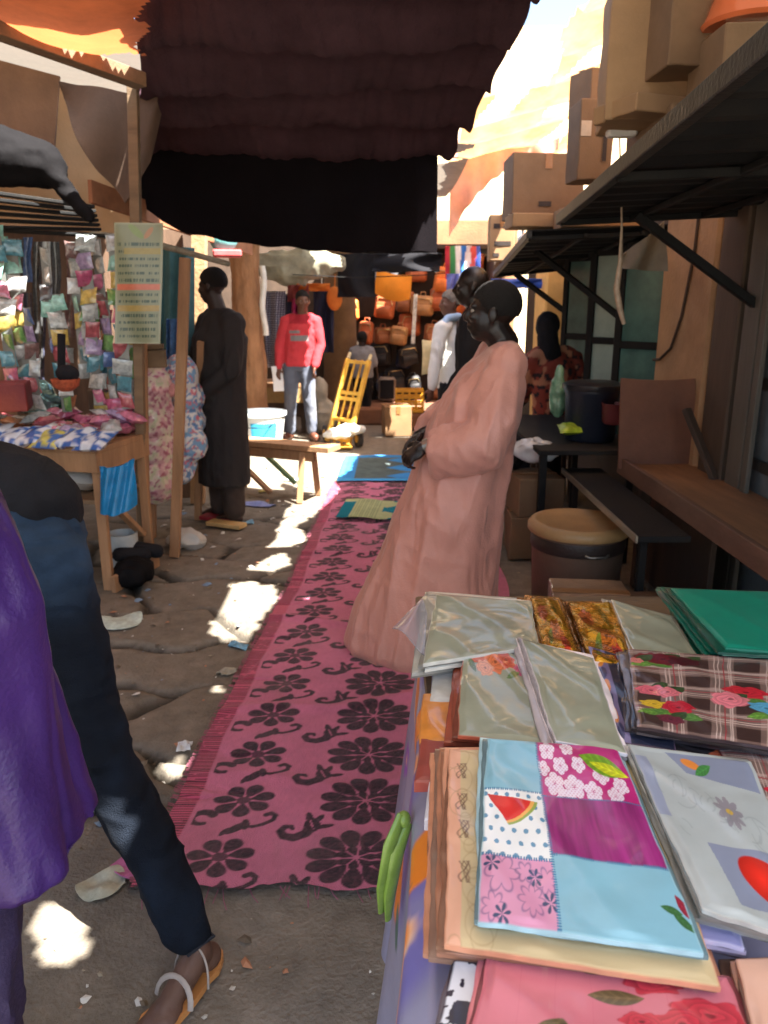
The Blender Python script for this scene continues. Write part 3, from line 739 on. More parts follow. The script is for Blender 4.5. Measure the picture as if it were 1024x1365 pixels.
def plaid(x, y, s=.085):
    C = base(x, rgb(150, 122, 112), .08, 30, 3, y); dk = rgb(66, 46, 42); lt = rgb(196, 172, 160)
    a, b = (x / s) % 1, (y / s) % 1
    A_, B_ = (np.abs(a - .3) < .24), (np.abs(b - .3) < .24)
    C = np.where((A_ ^ B_)[..., None], C * .62, C); C = np.where((A_ & B_)[..., None], dk, C)
    for (q, c) in ((.66, lt), (.74, lt), (.94, lt), (.985, lt)):
        C = np.where((np.abs(a - q) < .014)[..., None], c, C); C = np.where((np.abs(b - q) < .014)[..., None], c, C)
    C = np.where((np.abs(a - .84) < .012)[..., None], rgb(160, 50, 60), C); C = np.where((np.abs(b - .84) < .012)[..., None], rgb(160, 50, 60), C)
    return C * (.92 + .16 * (((x + y) / .002) % 1 < .5))[..., None]
def p_plaid(x, y, W, H):
    C = plaid(x, y); s = W
    for (cx, cy, r, c, sd, ar) in ((.10, .90, .055, rgb(120, 22, 34), 1, .8), (.19, .88, .07, rgb(104, 18, 32), 3, .8), (.31, .87, .065, rgb(74, 14, 28), 5, .8), (.03, .84, .03, rgb(220, 130, 120), 2, 1),
                                (.10, .44, .062, rgb(222, 106, 120), 2, .8), (.20, .42, .055, rgb(226, 120, 130), 6, .8), (.12, .27, .06, rgb(226, 186, 50), 4, .6), (.26, .26, .068, rgb(196, 36, 56), 7, .8), (.21, .12, .06, rgb(110, 44, 60), 3, .6),
                                (.66, .54, .09, rgb(206, 40, 56), 1, .6), (.57, .42, .08, rgb(232, 130, 140), 5, .8), (.78, .38, .075, rgb(90, 170, 206), 4, .7), (.98, .3, .06, rgb(206, 40, 56), 4, .7)):
        if sd % 3 == 1: C = leaf(C, x, y, (cx - .03) * s, (cy - .10) * H, .06 * s * 1.5, .028 * s * 1.5, .3, rgb(104, 150, 60)); C = leaf(C, x, y, (cx + .06) * s, (cy - .09) * H, .06 * s * 1.5, .028 * s * 1.5, -.4, rgb(86, 130, 56))
        else: C = leaf(C, x, y, (cx + .05) * s, (cy + .05) * H, .07 * s, .045 * s, .8, rgb(56, 78, 44))
        C = rose(C, x, y, cx * s, cy * H, r * s * 1.45, c, sd, ar)
    return C
def p_grey(x, y, W, H):
    u, v = x / W, y / H; C = base(x, rgb(176, 184, 182), .05, 6, 5, y)
    dk = rgb(136, 144, 164)
    m = in_poly(u, v, [(.28, .98), (.98, .98), (.98, .76), (.40, .84)]); C = np.where(m[..., None], dk, C)
    m = in_poly(u, v, [(.30, .38), (1.0, .38), (1.0, .10), (.36, .06)]); C = np.where(m[..., None], dk, C)
    m = (u < .10) & (v < .92) & (v > .5); C = np.where(m[..., None], rgb(150, 158, 178), C)
    rr = np.hypot(u - .62, v - .59); th = np.arctan2(v - .59, u - .62)
    C = mixc(C, (rr < .115 * (.6 + .4 * np.abs(np.cos(th * 4.5)))) * .55, rgb(112, 84, 106)); C = mixc(C, ell(u, v, .62, .59, .03, .02), rgb(206, 170, 70))
    for k in range(14):
        cx, cy = .18 + .7 * ((k * .377) % 1), .45 + .3 * ((k * .618) % 1); r = .05 + .03 * (k % 3)
        q = np.hypot(u - cx, v - cy); C = mixc(C, np.exp(-((q - r) / .005) ** 2) * .35 * (np.sin(np.arctan2(v - cy, u - cx) * 2 + k) > 0), rgb(120, 130, 134))
    C = mixc(C, ell(u, v, .46, .91, .075, .032, -.3), rgb(224, 138, 60)); C = leaf(C, u, v, .55, .875, .085, .035, .5, rgb(74, 140, 70))
    q = ell(u, v, .72, .215, .235, .115, -.32, .03); sh = .55 + .75 * np.clip(1.0 - np.hypot((u - .66) / .22, (v - .24) / .14), 0, 1)
    C = C * (1 - q[..., None]) + rgb(214, 44, 30) * sh[..., None] * q[..., None]
    return C
def p_lilac(x, y, W, H):
    u, v = x / W, y / H; C = base(x, rgb(186, 184, 222), .1, 8, 5, y); C = np.where(((v * 5) % 1 < .4)[..., None], rgb(146, 148, 196), C)
    C = leaf(C, u, v, .35, .7, .2, .05, 1.3, rgb(170, 180, 90)); C = leaf(C, u, v, .5, .62, .2, .04, .8, rgb(110, 150, 90)); C = mixc(C, ell(u, v, .55, .55, .12, .03, .6), rgb(222, 140, 70))
    return mixc(C, sst(.6, .8, fbm(x * 40, y * 40, 6)) * .6, rgb(236, 236, 246))
def p_cream(x, y, W, H):
    u, v = x / W, y / H; C = base(x, rgb(206, 184, 140), .12, 8, 5, y); C = np.where((u < .055)[..., None], rgb(226, 170, 140), C)
    for (cx, cy) in ((.05, .85), (.05, .66), (.06, .5), (.06, .30)):
        for k in range(5):
            xx = cx + .02 * np.sin((v - cy) * 60 + k * 1.7) * (1 - .12 * k); C = mixc(C, np.exp(-((u - xx - .006 * k) / .004) ** 2) * (np.abs(v - cy) < .05) * .8, rgb(98, 62, 44))
    for k in range(16):
        cx, cy, r = .03 + .12 * ((k * .377) % 1), ((k * .618) % 1), .025 + .02 * (k % 3); q = np.hypot(u - cx, (v - cy) * .8)
        C = mixc(C, np.exp(-((q - r) / .003) ** 2) * .4, rgb(166, 134, 92))
    return C
def p_pinkflower(x, y, W, H):
    u, v = x / W, y / H; C = base(x, rgb(206, 116, 128), .14, 5, 4, y); C = mixc(C, ((u * 7) % 1 < .03) * .3, rgb(190, 90, 110))
    for (cx, cy, l, a) in ((.12, .30, .08, 1.9), (.28, .36, .10, 1.2), (.52, .70, .11, .1), (.43, .95, .10, -.3), (.78, .92, .09, .3), (.66, .35, .1, 2.0), (.92, .4, .1, 1.0)):
        C = leaf(C, u, v, cx, cy, l, l * .62, a, rgb(104, 88, 58) if cx != .66 else rgb(60, 54, 40))
    for (cx, cy, r, s) in ((.68, .86, .12, 1), (.88, .62, .15, 3), (.75, .50, .12, 5), (.60, .52, .08, 2)): C = rose(C, u, v, cx, cy, r, rgb(200, 60, 74), s)
    return mixc(C, sst(.62, .7, fbm(x * 30, y * 6, 8)) * .5 * (v > .3), rgb(236, 226, 170))
def p_bw(x, y, W, H):
    n = fbm(x * 40, y * 40, 5); C = np.where((n > .52)[..., None], rgb(226, 230, 236), rgb(36, 36, 56)); return np.where((x / W > .5)[..., None], base(x, rgb(206, 214, 222), .1, 8, 1, y), C)
def p_navy(x, y, W, H):
    u, v = x / W, y / H; C = base(x, rgb(32, 38, 62), .1, 8, 3, y); b = u < .22; D = base(x, rgb(120, 110, 150), .2, 40, 2, y)
    for k in range(7): D = mixc(D, ell(u, v, .1, .08 + k * .15, .09, .05, 1.0), rgb(226, 140, 60) if k % 2 else rgb(60, 60, 100))
    return np.where(b[..., None], D, C)
def p_peach(x, y, W, H): return base(x, rgb(222, 176, 152), .12, 10, 3, y)
def p_dark(x, y, W, H):
    C = base(x, rgb(34, 30, 34), .2, 8, 3, y); u, v = x / W, y / H
    return rose(C, u, v, .9, .3, .2, rgb(206, 100, 60), 3)
def p_rust(x, y, W, H): return base(x, rgb(150, 60, 44), .3, 20, 3, y)

gold_film = mat('gold_foil', attr=True, rough=.22, metal=.75, var=.3, vs=14, bump=.9, bs=22)
g = 'folded plastic tablecloths on the foreground table'
N_ = 'folded_tablecloth'
stack(N_, 'clear wrapped pale sage packet, back left corner of the table', [(566, 884), (716, 860), (706, 802), (583, 793)], .915, 5, .012, p_sage, film, g, 'pale layered packet in the back left stack, {} sage one', rgb(196, 196, 184), 7, 1)
stack(N_, 'gold foil packet standing left of the brighter gold one', [(728, 872), (768, 868), (742, 800), (708, 797)], .915, 3, .012, p_gold, gold_film, g, 'gold layer in the left gold foil pile, {}', rgb(196, 140, 60), 4, 2, wr=.008)
stack(N_, 'bright crinkled gold foil packet at the back of the table', [(792, 885), (845, 888), (815, 804), (758, 804)], .918, 3, .012, p_gold, gold_film, g, 'gold layer beneath the bright crinkled foil packet, {}', rgb(190, 130, 50), 4, 3, wr=.012)
stack(N_, 'sage packet leaning beside the green stack', [(852, 880), (935, 885), (892, 822), (816, 800)], .925, 4, .010, p_sage, film, g, 'cream edged packet under the sage one beside the green stack, {}', rgb(206, 200, 180), 4, 4)
stack(N_, 'top plain emerald green folded sheet, back right', [(968, 862), (1085, 872), (1085, 792), (896, 785)], .965, 7, .0085, p_green, film_soft, g, 'emerald green folded sheet in the back right stack, {}', rgb(16, 110, 88), 6, 5, wr=.002)
pk(N_, 'lower green folded sheet sticking out left of the green stack', [(915, 880), (990, 890), (960, 850), (896, 800)], .90, .03, p_green, film_soft, g, seed=6, edge=rgb(14, 100, 80))
stack(N_, 'sage packet with orange flower cluster at its top edge', [(612, 980), (730, 992), (706, 880), (622, 852)], .908, 3, .011, p_sageflower, film, g, 'rust edged packet under the orange flower packet, {}', rgb(176, 84, 58), 4, 7)
stack(N_, 'plain sage packet with white folded edge, middle of the table', [(742, 988), (832, 1003), (790, 878), (697, 852)], .935, 5, .010, p_sage, film, g, 'white edged layer beneath the middle sage packet, {}', rgb(222, 212, 214), 5, 8)
stack(N_, 'navy packet with fruit border partly under the plaid one', [(824, 988), (900, 1000), (880, 890), (786, 862)], .920, 3, .010, p_navy, film, g, 'dark fruit bordered layer under the navy packet, {}', rgb(90, 70, 90), 4, 9)
stack(N_, 'brown plaid packet with red and pink roses', [(852, 968), (1075, 1003), (1075, 884), (840, 866)], .945, 3, .009, p_plaid, film, g, 'dark layer under the rose plaid packet, {}', rgb(56, 40, 44), 6, 10, res=330)
stack(N_, 'black packet with orange flower below the plaid roses', [(872, 1015), (990, 1045), (980, 960), (846, 950)], .912, 3, .010, p_dark, film, g, 'dark layer under the black flowered packet, {}', rgb(90, 50, 44), 5, 11)
stack(N_, 'second brown plaid packet at the right edge of the table', [(1003, 1085), (1120, 1120), (1090, 1000), (955, 985)], .915, 3, .010, lambda x, y, W, H: rose(plaid(x, y, .06), x, y, .5 * W, .35 * H, .2 * W, rgb(206, 40, 60), 3), film, g, 'dark red layer under the second plaid packet, {}', rgb(120, 40, 50), 5, 12)
stack(N_, 'lilac printed packet with white folds under the grey one', [(892, 1238), (985, 1260), (910, 1002), (818, 997)], .905, 4, .009, p_lilac, film, g, 'lilac edged layer under the lilac printed packet, {}', rgb(190, 188, 220), 4, 13, res=200)
stack(N_, 'pale grey packet printed with a big red tomato', [(938, 1212), (1105, 1262), (1000, 1016), (842, 994)], .938, 4, .010, p_grey, film, g, 'grey edged layer under the red tomato packet, {}', rgb(176, 176, 170), 5, 14, res=330)
stack(N_, 'light blue and magenta patchwork packet with a melon slice', [(640, 1224), (936, 1268), (822, 998), (652, 986)], .935, 2, .010, p_patch, film, g, 'blue edged layer under the patchwork packet, {}', rgb(150, 190, 200), 4, 15, res=420, wr=.003)
stack(N_, 'cream scroll printed packet showing under the patchwork one', [(596, 1258), (955, 1312), (845, 1002), (602, 1000)], .912, 5, .011, p_cream, film, g, 'peach brown edged layer under the cream scroll packet, {}', rgb(196, 136, 104), 6, 16, res=330)
stack(N_, 'pink packet with olive leaves and red flowers, nearest edge', [(618, 1440), (1040, 1465), (968, 1305), (655, 1268)], .893, 3, .010, p_pinkflower, film, g, 'pink layer under the nearest leaf printed packet, {}', rgb(206, 110, 120), 5, 17, res=330, wr=.006)
stack(N_, 'black and white speckled packet at the near left corner', [(570, 1440), (655, 1440), (672, 1290), (610, 1284)], .878, 2, .010, p_bw, film, g, 'dark layer under the speckled packet, {}', rgb(60, 60, 80), 4, 18)
stack(N_, 'peach packet at the near right corner', [(1015, 1420), (1110, 1410), (1080, 1275), (985, 1282)], .898, 4, .010, p_peach, film, g, 'peach layer at the near right corner, {}', rgb(190, 140, 116), 7, 19)
# colourful packet edges standing along the lane side of the table
rj = random.Random(9)
for k, (x0, y0, x1, y1, c, nm) in enumerate(((560, 925, 585, 990, rgb(216, 138, 56), 'orange'), (556, 985, 590, 1040, rgb(150, 66, 56), 'rust red'), (574, 880, 596, 935, rgb(196, 196, 190), 'silver'), (568, 1035, 594, 1090, rgb(206, 206, 214), 'white'))):
    pk(N_, f'{nm} packet edge sticking out along the lane side of the table', [(x0, y1), (x1 + 30, y1), (x1 + 30, y0), (x0 + 6, y0)], .865, .02, lambda x, y, W, H, c=c: base(x, c, .3, 40, 2, y), film, g, 60, .004, 30 + k)
# clear sleeve corner and lime strap
sleeve = mat('clear_film', rgb(225, 225, 232), rough=.12, var=.03, bump=.15, bs=20, trans=.85, spec=.6)
q = [G(523, 838, .93), G(566, 868, .92), G(570, 812, .93), G(560, 800, .93)]
solo('plastic_sleeve', 'clear plastic sleeve corner jutting from the back left packets', 'sleeve',
     MB().sheet(lambda a, b: (q[0] * (1 - a) + q[1] * a) * (1 - b) + (q[3] * (1 - a) + q[2] * a) * b + np.array([0, 0, .01 * math.sin(a * 5)]), 10, 10, .0015), sleeve, smooth=True)
mb = MB(); pts = [G(545, 1085, .80), G(530, 1125, .76), G(520, 1180, .66), G(518, 1215, .60)]; pts2 = [p + np.array([.012, .004, -.02]) for p in pts]
for P_ in (pts, pts2): mb.tube([p + np.array([-.012, 0, 0]) for p in P_], [(.006, .010), (.009, .016), (.008, .015), (.004, .008)], 10)
mb.ball(pts[0] + np.array([-.008, 0, -.01]), (.012, .014, .014))
solo('lime_strap', 'lime green plastic tie hanging over the edge of the fruit cloth', 'strap', mb, mat('lime_plastic', rgb(122, 156, 62), rough=.4, coat=.3, var=.4, bump=.2), smooth=True)
# ================================================================== people
skin_d = mat('dark_skin', rgb(46, 32, 28), rough=.5, var=.12, vs=9, bump=.12, bs=90, spec=.45)
skin_s = mat('shaved_dark_skin', rgb(29, 21, 19), rough=.36, var=.15, vs=12, bump=.15, bs=160, spec=.5)
skin_m = mat('brown_skin', rgb(98, 64, 48), rough=.5, var=.12, vs=9, bump=.12, bs=90, spec=.45)
hair_m = mat('black_hair', rgb(22, 19, 18), rough=.75, var=.3, vs=60, bump=.9, bs=240, spec=.3)
eye_m = mat('eye_white', rgb(150, 138, 126), rough=.2, var=.03, bump=0)
A_ = lambda *p: np.array(p, float)
def headframe(yaw, pitch=0, roll=0):
    """rows: side, forward, up of a head facing local yaw (0 = +y)"""
    cy, sy = math.cos(yaw), math.sin(yaw); fw = A_(-sy, cy, 0); sd = A_(cy, sy, 0); up = A_(0, 0, 1)
    cp, sp = math.cos(pitch), math.sin(pitch); f2 = fw * cp + up * sp; u2 = up * cp - fw * sp
    return np.array([sd, f2, u2])
def head(mb, c, H, s=1.0):
    """skull, jaw, brow, nose, lips, ears around the head centre c (half way up)"""
    q = lambda x, y, z: np.asarray(c) + (A_(x, y, z) * s) @ H
    b = lambda p, r: mb.ball(q(*p), A_(*r) * s, ax=H, n=18)
    b((0, -.012, .035), (.077, .096, .088)); b((0, .018, -.03), (.066, .076, .088)); b((0, .045, -.078), (.042, .042, .036))
    b((0, .078, .022), (.052, .018, .014)); b((.038, .072, -.02), (.024, .022, .02)); b((-.038, .072, -.02), (.024, .022, .02))
    mb.tube([q(0, .086, .02), q(0, .102, -.008), q(0, .112, -.024)], A_(.008, .012, .015) * s, 8); mb.ball(q(0, .108, -.026), .015 * s, 8)
    b((.014, .098, -.030), (.010, .012, .008)); b((-.014, .098, -.030), (.010, .012, .008))
    b((0, .090, -.054), (.028, .014, .007)); b((0, .088, -.066), (.025, .014, .008))
    for sx in (1, -1):
        b((sx * .080, -.008, -.008), (.010, .020, .032)); b((sx * .076, -.004, -.034), (.008, .010, .012))
    return q
def eyes(T, c, H, s, par):
    for sx in (1, -1):
        T.part('eye', MB().ball(np.asarray(c) + (A_(sx * .031, .079, .004) * s) @ H, A_(.0125, .010, .009) * s, ax=H, n=12), eye_m, True, par)
        T.part('pupil', MB().ball(np.asarray(c) + (A_(sx * .031, .0865, .004) * s) @ H, A_(.0055, .004, .0055) * s, ax=H, n=10), hair_m, True, par)
def hand(mb, w, d, n, side, curl=.6, s=1.0):
    """w wrist, d direction, n back-of-hand normal, thumb towards side; four unequal fingers and a thumb"""
    d = nrm(d); n = nrm(np.asarray(n) - d * (np.asarray(n) @ d)); t = np.cross(d, n) * side
    w = np.asarray(w, float)
    mb.ball(w + d * .05 * s, A_(.040, .050, .016) * s, ax=np.array([t, d, n]), n=12)
    mb.limb([w - d * .01 * s, w + d * .03 * s], [.024 * s, .026 * s], 10)
    for k, L_ in enumerate((.070, .078, .073, .058)):
        o = w + d * (.092 - .004 * abs(k - 1)) * s + t * (.030 - .0195 * k) * s; a = 0; P = [o]; R_ = [.0092 * s]; p = o.copy()
        for j, f in enumerate((.45, .32, .23)):
            a += curl * (.75 + .12 * k) ; p = p + (d * math.cos(a) - n * math.sin(a)) * L_ * f * s; P.append(p); R_.append((.0086 - .0009 * j) * s)
        mb.limb(P, R_, 8)
    o = w + d * .03 * s + t * .032 * s; td = nrm(d * .65 + t * .75 - n * .25)
    mb.limb([o, o + td * .035 * s, o + nrm(td + d * .5 - n * .3 * curl) * .062 * s], [.013 * s, .011 * s, .0085 * s], 8)
def foot(mb, a, d, s=1.0):
    """a ankle centre (about 8 cm up), d toe direction on the ground"""
    d = nrm(A_(d[0], d[1], 0)); t = np.cross(d, A_(0, 0, 1)); g = a - A_(0, 0, .08 * s); H = np.array([t, d, A_(0, 0, 1)])
    mb.ball(g - d * .03 * s + A_(0, 0, .035 * s), A_(.032, .040, .035) * s, ax=H, n=12)
    mb.limb([a, g + d * .07 * s + A_(0, 0, .045 * s), g + d * .13 * s + A_(0, 0, .026 * s)], [.036 * s, .032 * s, .026 * s], 12)
    mb.ball(g + d * .13 * s + A_(0, 0, .02 * s), A_(.042, .05, .02) * s, ax=H, n=12)
    for k in range(5):
        p = g + d * (.165 - .008 * k * (k > 0)) * s + t * (.03 - .016 * k) * s + A_(0, 0, .012 * s)
        mb.limb([p, p + d * (.032 - .003 * k) * s], [(.013 if k == 0 else .009) * s] * 2, 8)
def ring(c, rx, ry, n=40, ax=None, k=0.0, ph=0, f=7):
    """cross section; ax rows: x axis, y axis"""
    X_, Y_ = (A_(1, 0, 0), A_(0, 1, 0)) if ax is None else ax; P = []
    for i in range(n):
        a = 2 * math.pi * i / n; r = 1 + k * math.sin(f * a + ph) + k * .6 * math.sin((f + 4) * a + 2.1 * ph)
        P.append(np.asarray(c) + X_ * rx * math.cos(a) * r + Y_ * ry * math.sin(a) * r)
    return P
def tuberings(pts, rad, n=28, k=0, up=(0, 0, 1)):
    P = [A_(*p) for p in pts]; out = []
    for i, p in enumerate(P):
        t = nrm(P[min(i + 1, len(P) - 1)] - P[max(i - 1, 0)]); x = np.cross(np.asarray(up, float), t)
        x = nrm(x) if np.linalg.norm(x) > .05 else A_(1, 0, 0); y = np.cross(t, x); r = rad[i]; rx, ry = (r, r) if np.isscalar(r) else r
        out.append(ring(p, rx, ry, n, (x, y), k, i * .7))
    return out
def folds(f=(13, 13, 2.2), amp=.012, seed=0, dz=0, amp2=.006, f2=22):
    def d(V, Nn):
        n = vn3(V[:, 0] * f[0], V[:, 1] * f[1], V[:, 2] * f[2], seed); rdg = 1 - np.abs(2 * n - 1)
        n2 = vn3((V[:, 0] + V[:, 2] * .5) * f2, V[:, 1] * f2, V[:, 2] * f2 * .45 - V[:, 0] * 5, seed + 3); r2 = 1 - np.abs(2 * n2 - 1)
        return amp * (rdg - .6) + amp2 * (r2 ** 2 - .4)
    return d
def body_std(T, J, skin, s=1.0, voxel=.008, yaw=0, pitch=0, eye=True, fingers=True, name='body'):
    """one continuous skin: J holds the joints in world coordinates"""
    mb = MB(); H = headframe(yaw, pitch); q = head(mb, J['head'], H, s)
    mb.limb([J['neck'], J['head'] + A_(0, 0, -.06)], [.062 * s, .060 * s])
    ch, pe = J['chest'], J['pelvis']; ax = J.get('ax', A_(1, 0, 0)); ay = np.cross(A_(0, 0, 1), ax)
    mb.loft([ring(J['neck'] * .9 + ch * .1, .06 * s, .055 * s, 24, (ax, ay)), ring(J['neck'] * .35 + ch * .65 + A_(0, 0, .03), .155 * s, .09 * s, 24, (ax, ay)), ring(ch, .16 * s, .105 * s, 24, (ax, ay)),
             ring(ch * .45 + pe * .55, .135 * s, .092 * s, 24, (ax, ay)), ring(pe, .155 * s, .10 * s, 24, (ax, ay)), ring(pe - A_(0, 0, .08), .13 * s, .09 * s, 24, (ax, ay))])
    for sd in 'LR':
        S_, E_, W_ = J['sh' + sd], J['el' + sd], J['wr' + sd]
        mb.limb([J['neck'] * .5 + S_ * .5, S_, S_ * .45 + E_ * .55, E_, E_ * .6 + W_ * .4, W_], [.05 * s, .054 * s, .045 * s, .036 * s, .038 * s, .025 * s])
        hd = J.get('hd' + sd, nrm(W_ - E_)); hn = J.get('hn' + sd, nrm(np.cross(hd, A_(0.3, .2, 1)))); hand(mb, W_, hd, hn, J.get('hs' + sd, 1 if sd == 'L' else -1), J.get('cu' + sd, .5), s)
        Hp, K_, An = J['hp' + sd], J['kn' + sd], J['an' + sd]
        mb.limb([Hp, Hp * .5 + K_ * .5, K_, K_ * .7 + An * .3, An], [.088 * s, .075 * s, .055 * s, .054 * s, .034 * s]); foot(mb, An, J['toe' + sd], s)
    b = T.part(name, remeshed(mb, voxel, 2, name=name), skin, True)
    if eye: eyes(T, J['head'], H, s, b)
    return b, H
def hairmesh(c, H, s=1.0, r=(.0805, .0995, .0915), cut=.0, front=.05, low=-.03):
    """cap of short hair: keeps the part behind and above the hairline"""
    mb = MB(); n, m = 36, 22; V = []; Fs = []
    q = lambda p: np.asarray(c) + (A_(*p) * s) @ H
    for i in range(m + 1):
        el = math.pi / 2 - (math.pi * .66) * i / m
        for k in range(n):
            a = 2 * math.pi * k / n; x, y, z = math.cos(el) * math.cos(a), math.cos(el) * math.sin(a), math.sin(el)
            fr = max(0, y); zl = low + (front - low) * min(1, (fr * 1.25) ** .8)
            p = A_(x * r[0], y * r[1] - .012, z * r[2] + .035)
            if p[2] < zl: p = A_(x * r[0] * .9, y * r[1] * .86 - .012, zl)
            V.append(q(p * (1 + .012 * math.sin(a * 17 + i * 5))))
    for i in range(m):
        for k in range(n):
            j = (k + 1) % n; Fs.append((i * n + k, i * n + n + k, i * n + n + j, i * n + j))
    Fs.append(tuple(range(n))); mb.add(V, Fs); return mb
def person(label, base, group=None): return Thing('person', label, 'person', base, group)

# ------------------------------------------------------------------ standing man in the long pink robe (faces left)
pink_cloth = mat('pink_cotton', rgb(196, 138, 122), rough=.48, var=.10, vs=4, bump=.25, bs=140, spec=.5, sheen=.15, wrk=(10, .7, (1.5, 1.5, .4)))
Y0 = 3.45
T = person('standing person in a long pale pink robe with hands clasped in front, facing left', (.25, Y0, 0))
J = dict(head=A_(.475, Y0, 1.585), neck=A_(.53, Y0 + .01, 1.455), chest=A_(.50, Y0, 1.23), pelvis=A_(.38, Y0, .92), ax=A_(.12, 1, 0),
         shL=A_(.52, Y0 - .17, 1.385), elL=A_(.47, Y0 - .27, 1.06), wrL=A_(.185, Y0 - .16, 1.03), shR=A_(.50, Y0 + .17, 1.385), elR=A_(.40, Y0 + .27, 1.08), wrR=A_(.18, Y0 + .06, 1.05),
         hdL=A_(-.8, .15, -.55), hdR=A_(-.8, -.35, -.5), hnL=A_(-.5, -.6, .5), hnR=A_(-.5, .2, .7), cuL=.7, cuR=.6,
         hpL=A_(.36, Y0 - .09, .90), knL=A_(.27, Y0 - .1, .48), anL=A_(.24, Y0 - .12, .085), hpR=A_(.36, Y0 + .09, .90), knR=A_(.29, Y0 + .1, .48), anR=A_(.30, Y0 + .10, .085), toeL=A_(-1, -.35, 0), toeR=A_(-1, .1, 0))
body, H = body_std(T, J, skin_s, 1.08, .0065, math.pi / 2 - .25, .05)
T.part('hair', hairmesh(J['head'], H, 1.10, low=-.05), hair_m, True)
mb = MB()
prof = [(.012, .185, .01, .355, .27), (.05, .18, .0, .365, .275), (.25, .20, 0, .325, .255), (.50, .255, 0, .265, .235), (.75, .32, 0, .225, .225), (.95, .365, 0, .205, .225), (1.10, .40, 0, .175, .22), (1.22, .44, 0, .155, .22), (1.32, .475, 0, .125, .20), (1.385, .52, .005, .10, .18), (1.43, .53, .008, .068, .09), (1.462, .53, .01, .058, .062)]
mb.loft([ring((cx, Y0 + cy, z), rx, ry, 56, None, .035 * max(0, 1 - z / 1.1), .5, 6) for z, cx, cy, rx, ry in prof])
mb.limb([J['shL'] + A_(0, 0, -.01), J['neck'] + A_(0, 0, -.055), J['shR'] + A_(0, 0, -.01)], [.085, .078, .085], 16)
mb.loft(tuberings([(.52, Y0 - .11, 1.36), (.495, Y0 - .175, 1.29), (.455, Y0 - .235, 1.14), (.41, Y0 - .26, 1.055), (.31, Y0 - .23, 1.02), (.225, Y0 - .185, 1.01)], [.08, .098, .108, .112, .106, .095]))
mb.loft(tuberings([(.52, Y0 + .12, 1.36), (.49, Y0 + .2, 1.28), (.42, Y0 + .26, 1.12), (.33, Y0 + .22, 1.06), (.225, Y0 + .11, 1.05)], [.10, .12, .13, .12, .085]))
def rf(V, Nn):
    b = folds((10, 10, 1.3), .020, 4, amp2=.005, f2=15)(V, Nn)
    s_ = 1 - np.abs(2 * vn3(V[:, 0] * 9 + V[:, 2] * 11, V[:, 1] * 5, V[:, 2] * 7 - V[:, 0] * 3, 21) - 1)
    b = b + .004 * np.maximum(0, s_ - .72) / .28 * sst(.1, .3, V[:, 2])
    n5 = vn3(V[:, 0] * 9 - V[:, 2] * 2.0, V[:, 1] * 7, V[:, 2] * 1.0 + V[:, 0] * 3, 29); b = b + .020 * (1 - np.abs(2 * n5 - 1)) ** 3
    return b * (.45 + .55 * sst(1.46, 1.25, V[:, 2]))
T.part('robe', remeshed(mb, .011, 4, rf, 'robe', 2), pink_cloth, True)
mb = MB()
for k in range(3):
    a = k * .5
mb.loft(tuberings([(.205, Y0 - .165, 1.035), (.18, Y0 - .155, 1.022)], [.034, .034], 16)); T.part('watch', mb, mat('dull_steel', rgb(150, 145, 135), rough=.35, metal=.8, bump=0), True)

# ------------------------------------------------------------------ person in dark clothes right behind
Y1 = 5.35; dx = .03
T = person('person in black clothes whose round dark head shows just behind the pink robe', (.66, Y1, 0))
J = dict(head=A_(.585, Y1, 1.735), neck=A_(.625, Y1, 1.59), chest=A_(.64, Y1, 1.33), pelvis=A_(.65, Y1, 1.0), ax=A_(.5, .9, 0) / 1.03,
         shL=A_(.57, Y1 - .17, 1.50), elL=A_(.54, Y1 - .26, 1.2), wrL=A_(.42, Y1 - .22, 1.02), shR=A_(.72, Y1 + .15, 1.50), elR=A_(.76, Y1 + .18, 1.2), wrR=A_(.7, Y1 + .1, 1.0),
         hpL=A_(.62, Y1 - .09, .97), knL=A_(.62, Y1 - .1, .52), anL=A_(.64, Y1 - .1, .085), hpR=A_(.7, Y1 + .08, .97), knR=A_(.7, Y1 + .1, .52), anR=A_(.7, Y1 + .1, .085), toeL=A_(-1, -.3, 0), toeR=A_(-1, -.2, 0))
b, H = body_std(T, J, skin_s, 1.08, .012, math.pi / 2 - .1, .0, fingers=False)
blk = mat('black_fabric', rgb(30, 30, 34), rough=.9, var=.2, vs=4, bump=.4, bs=100, spec=.2, wrk=(8, .5, (1, 1, .6)))
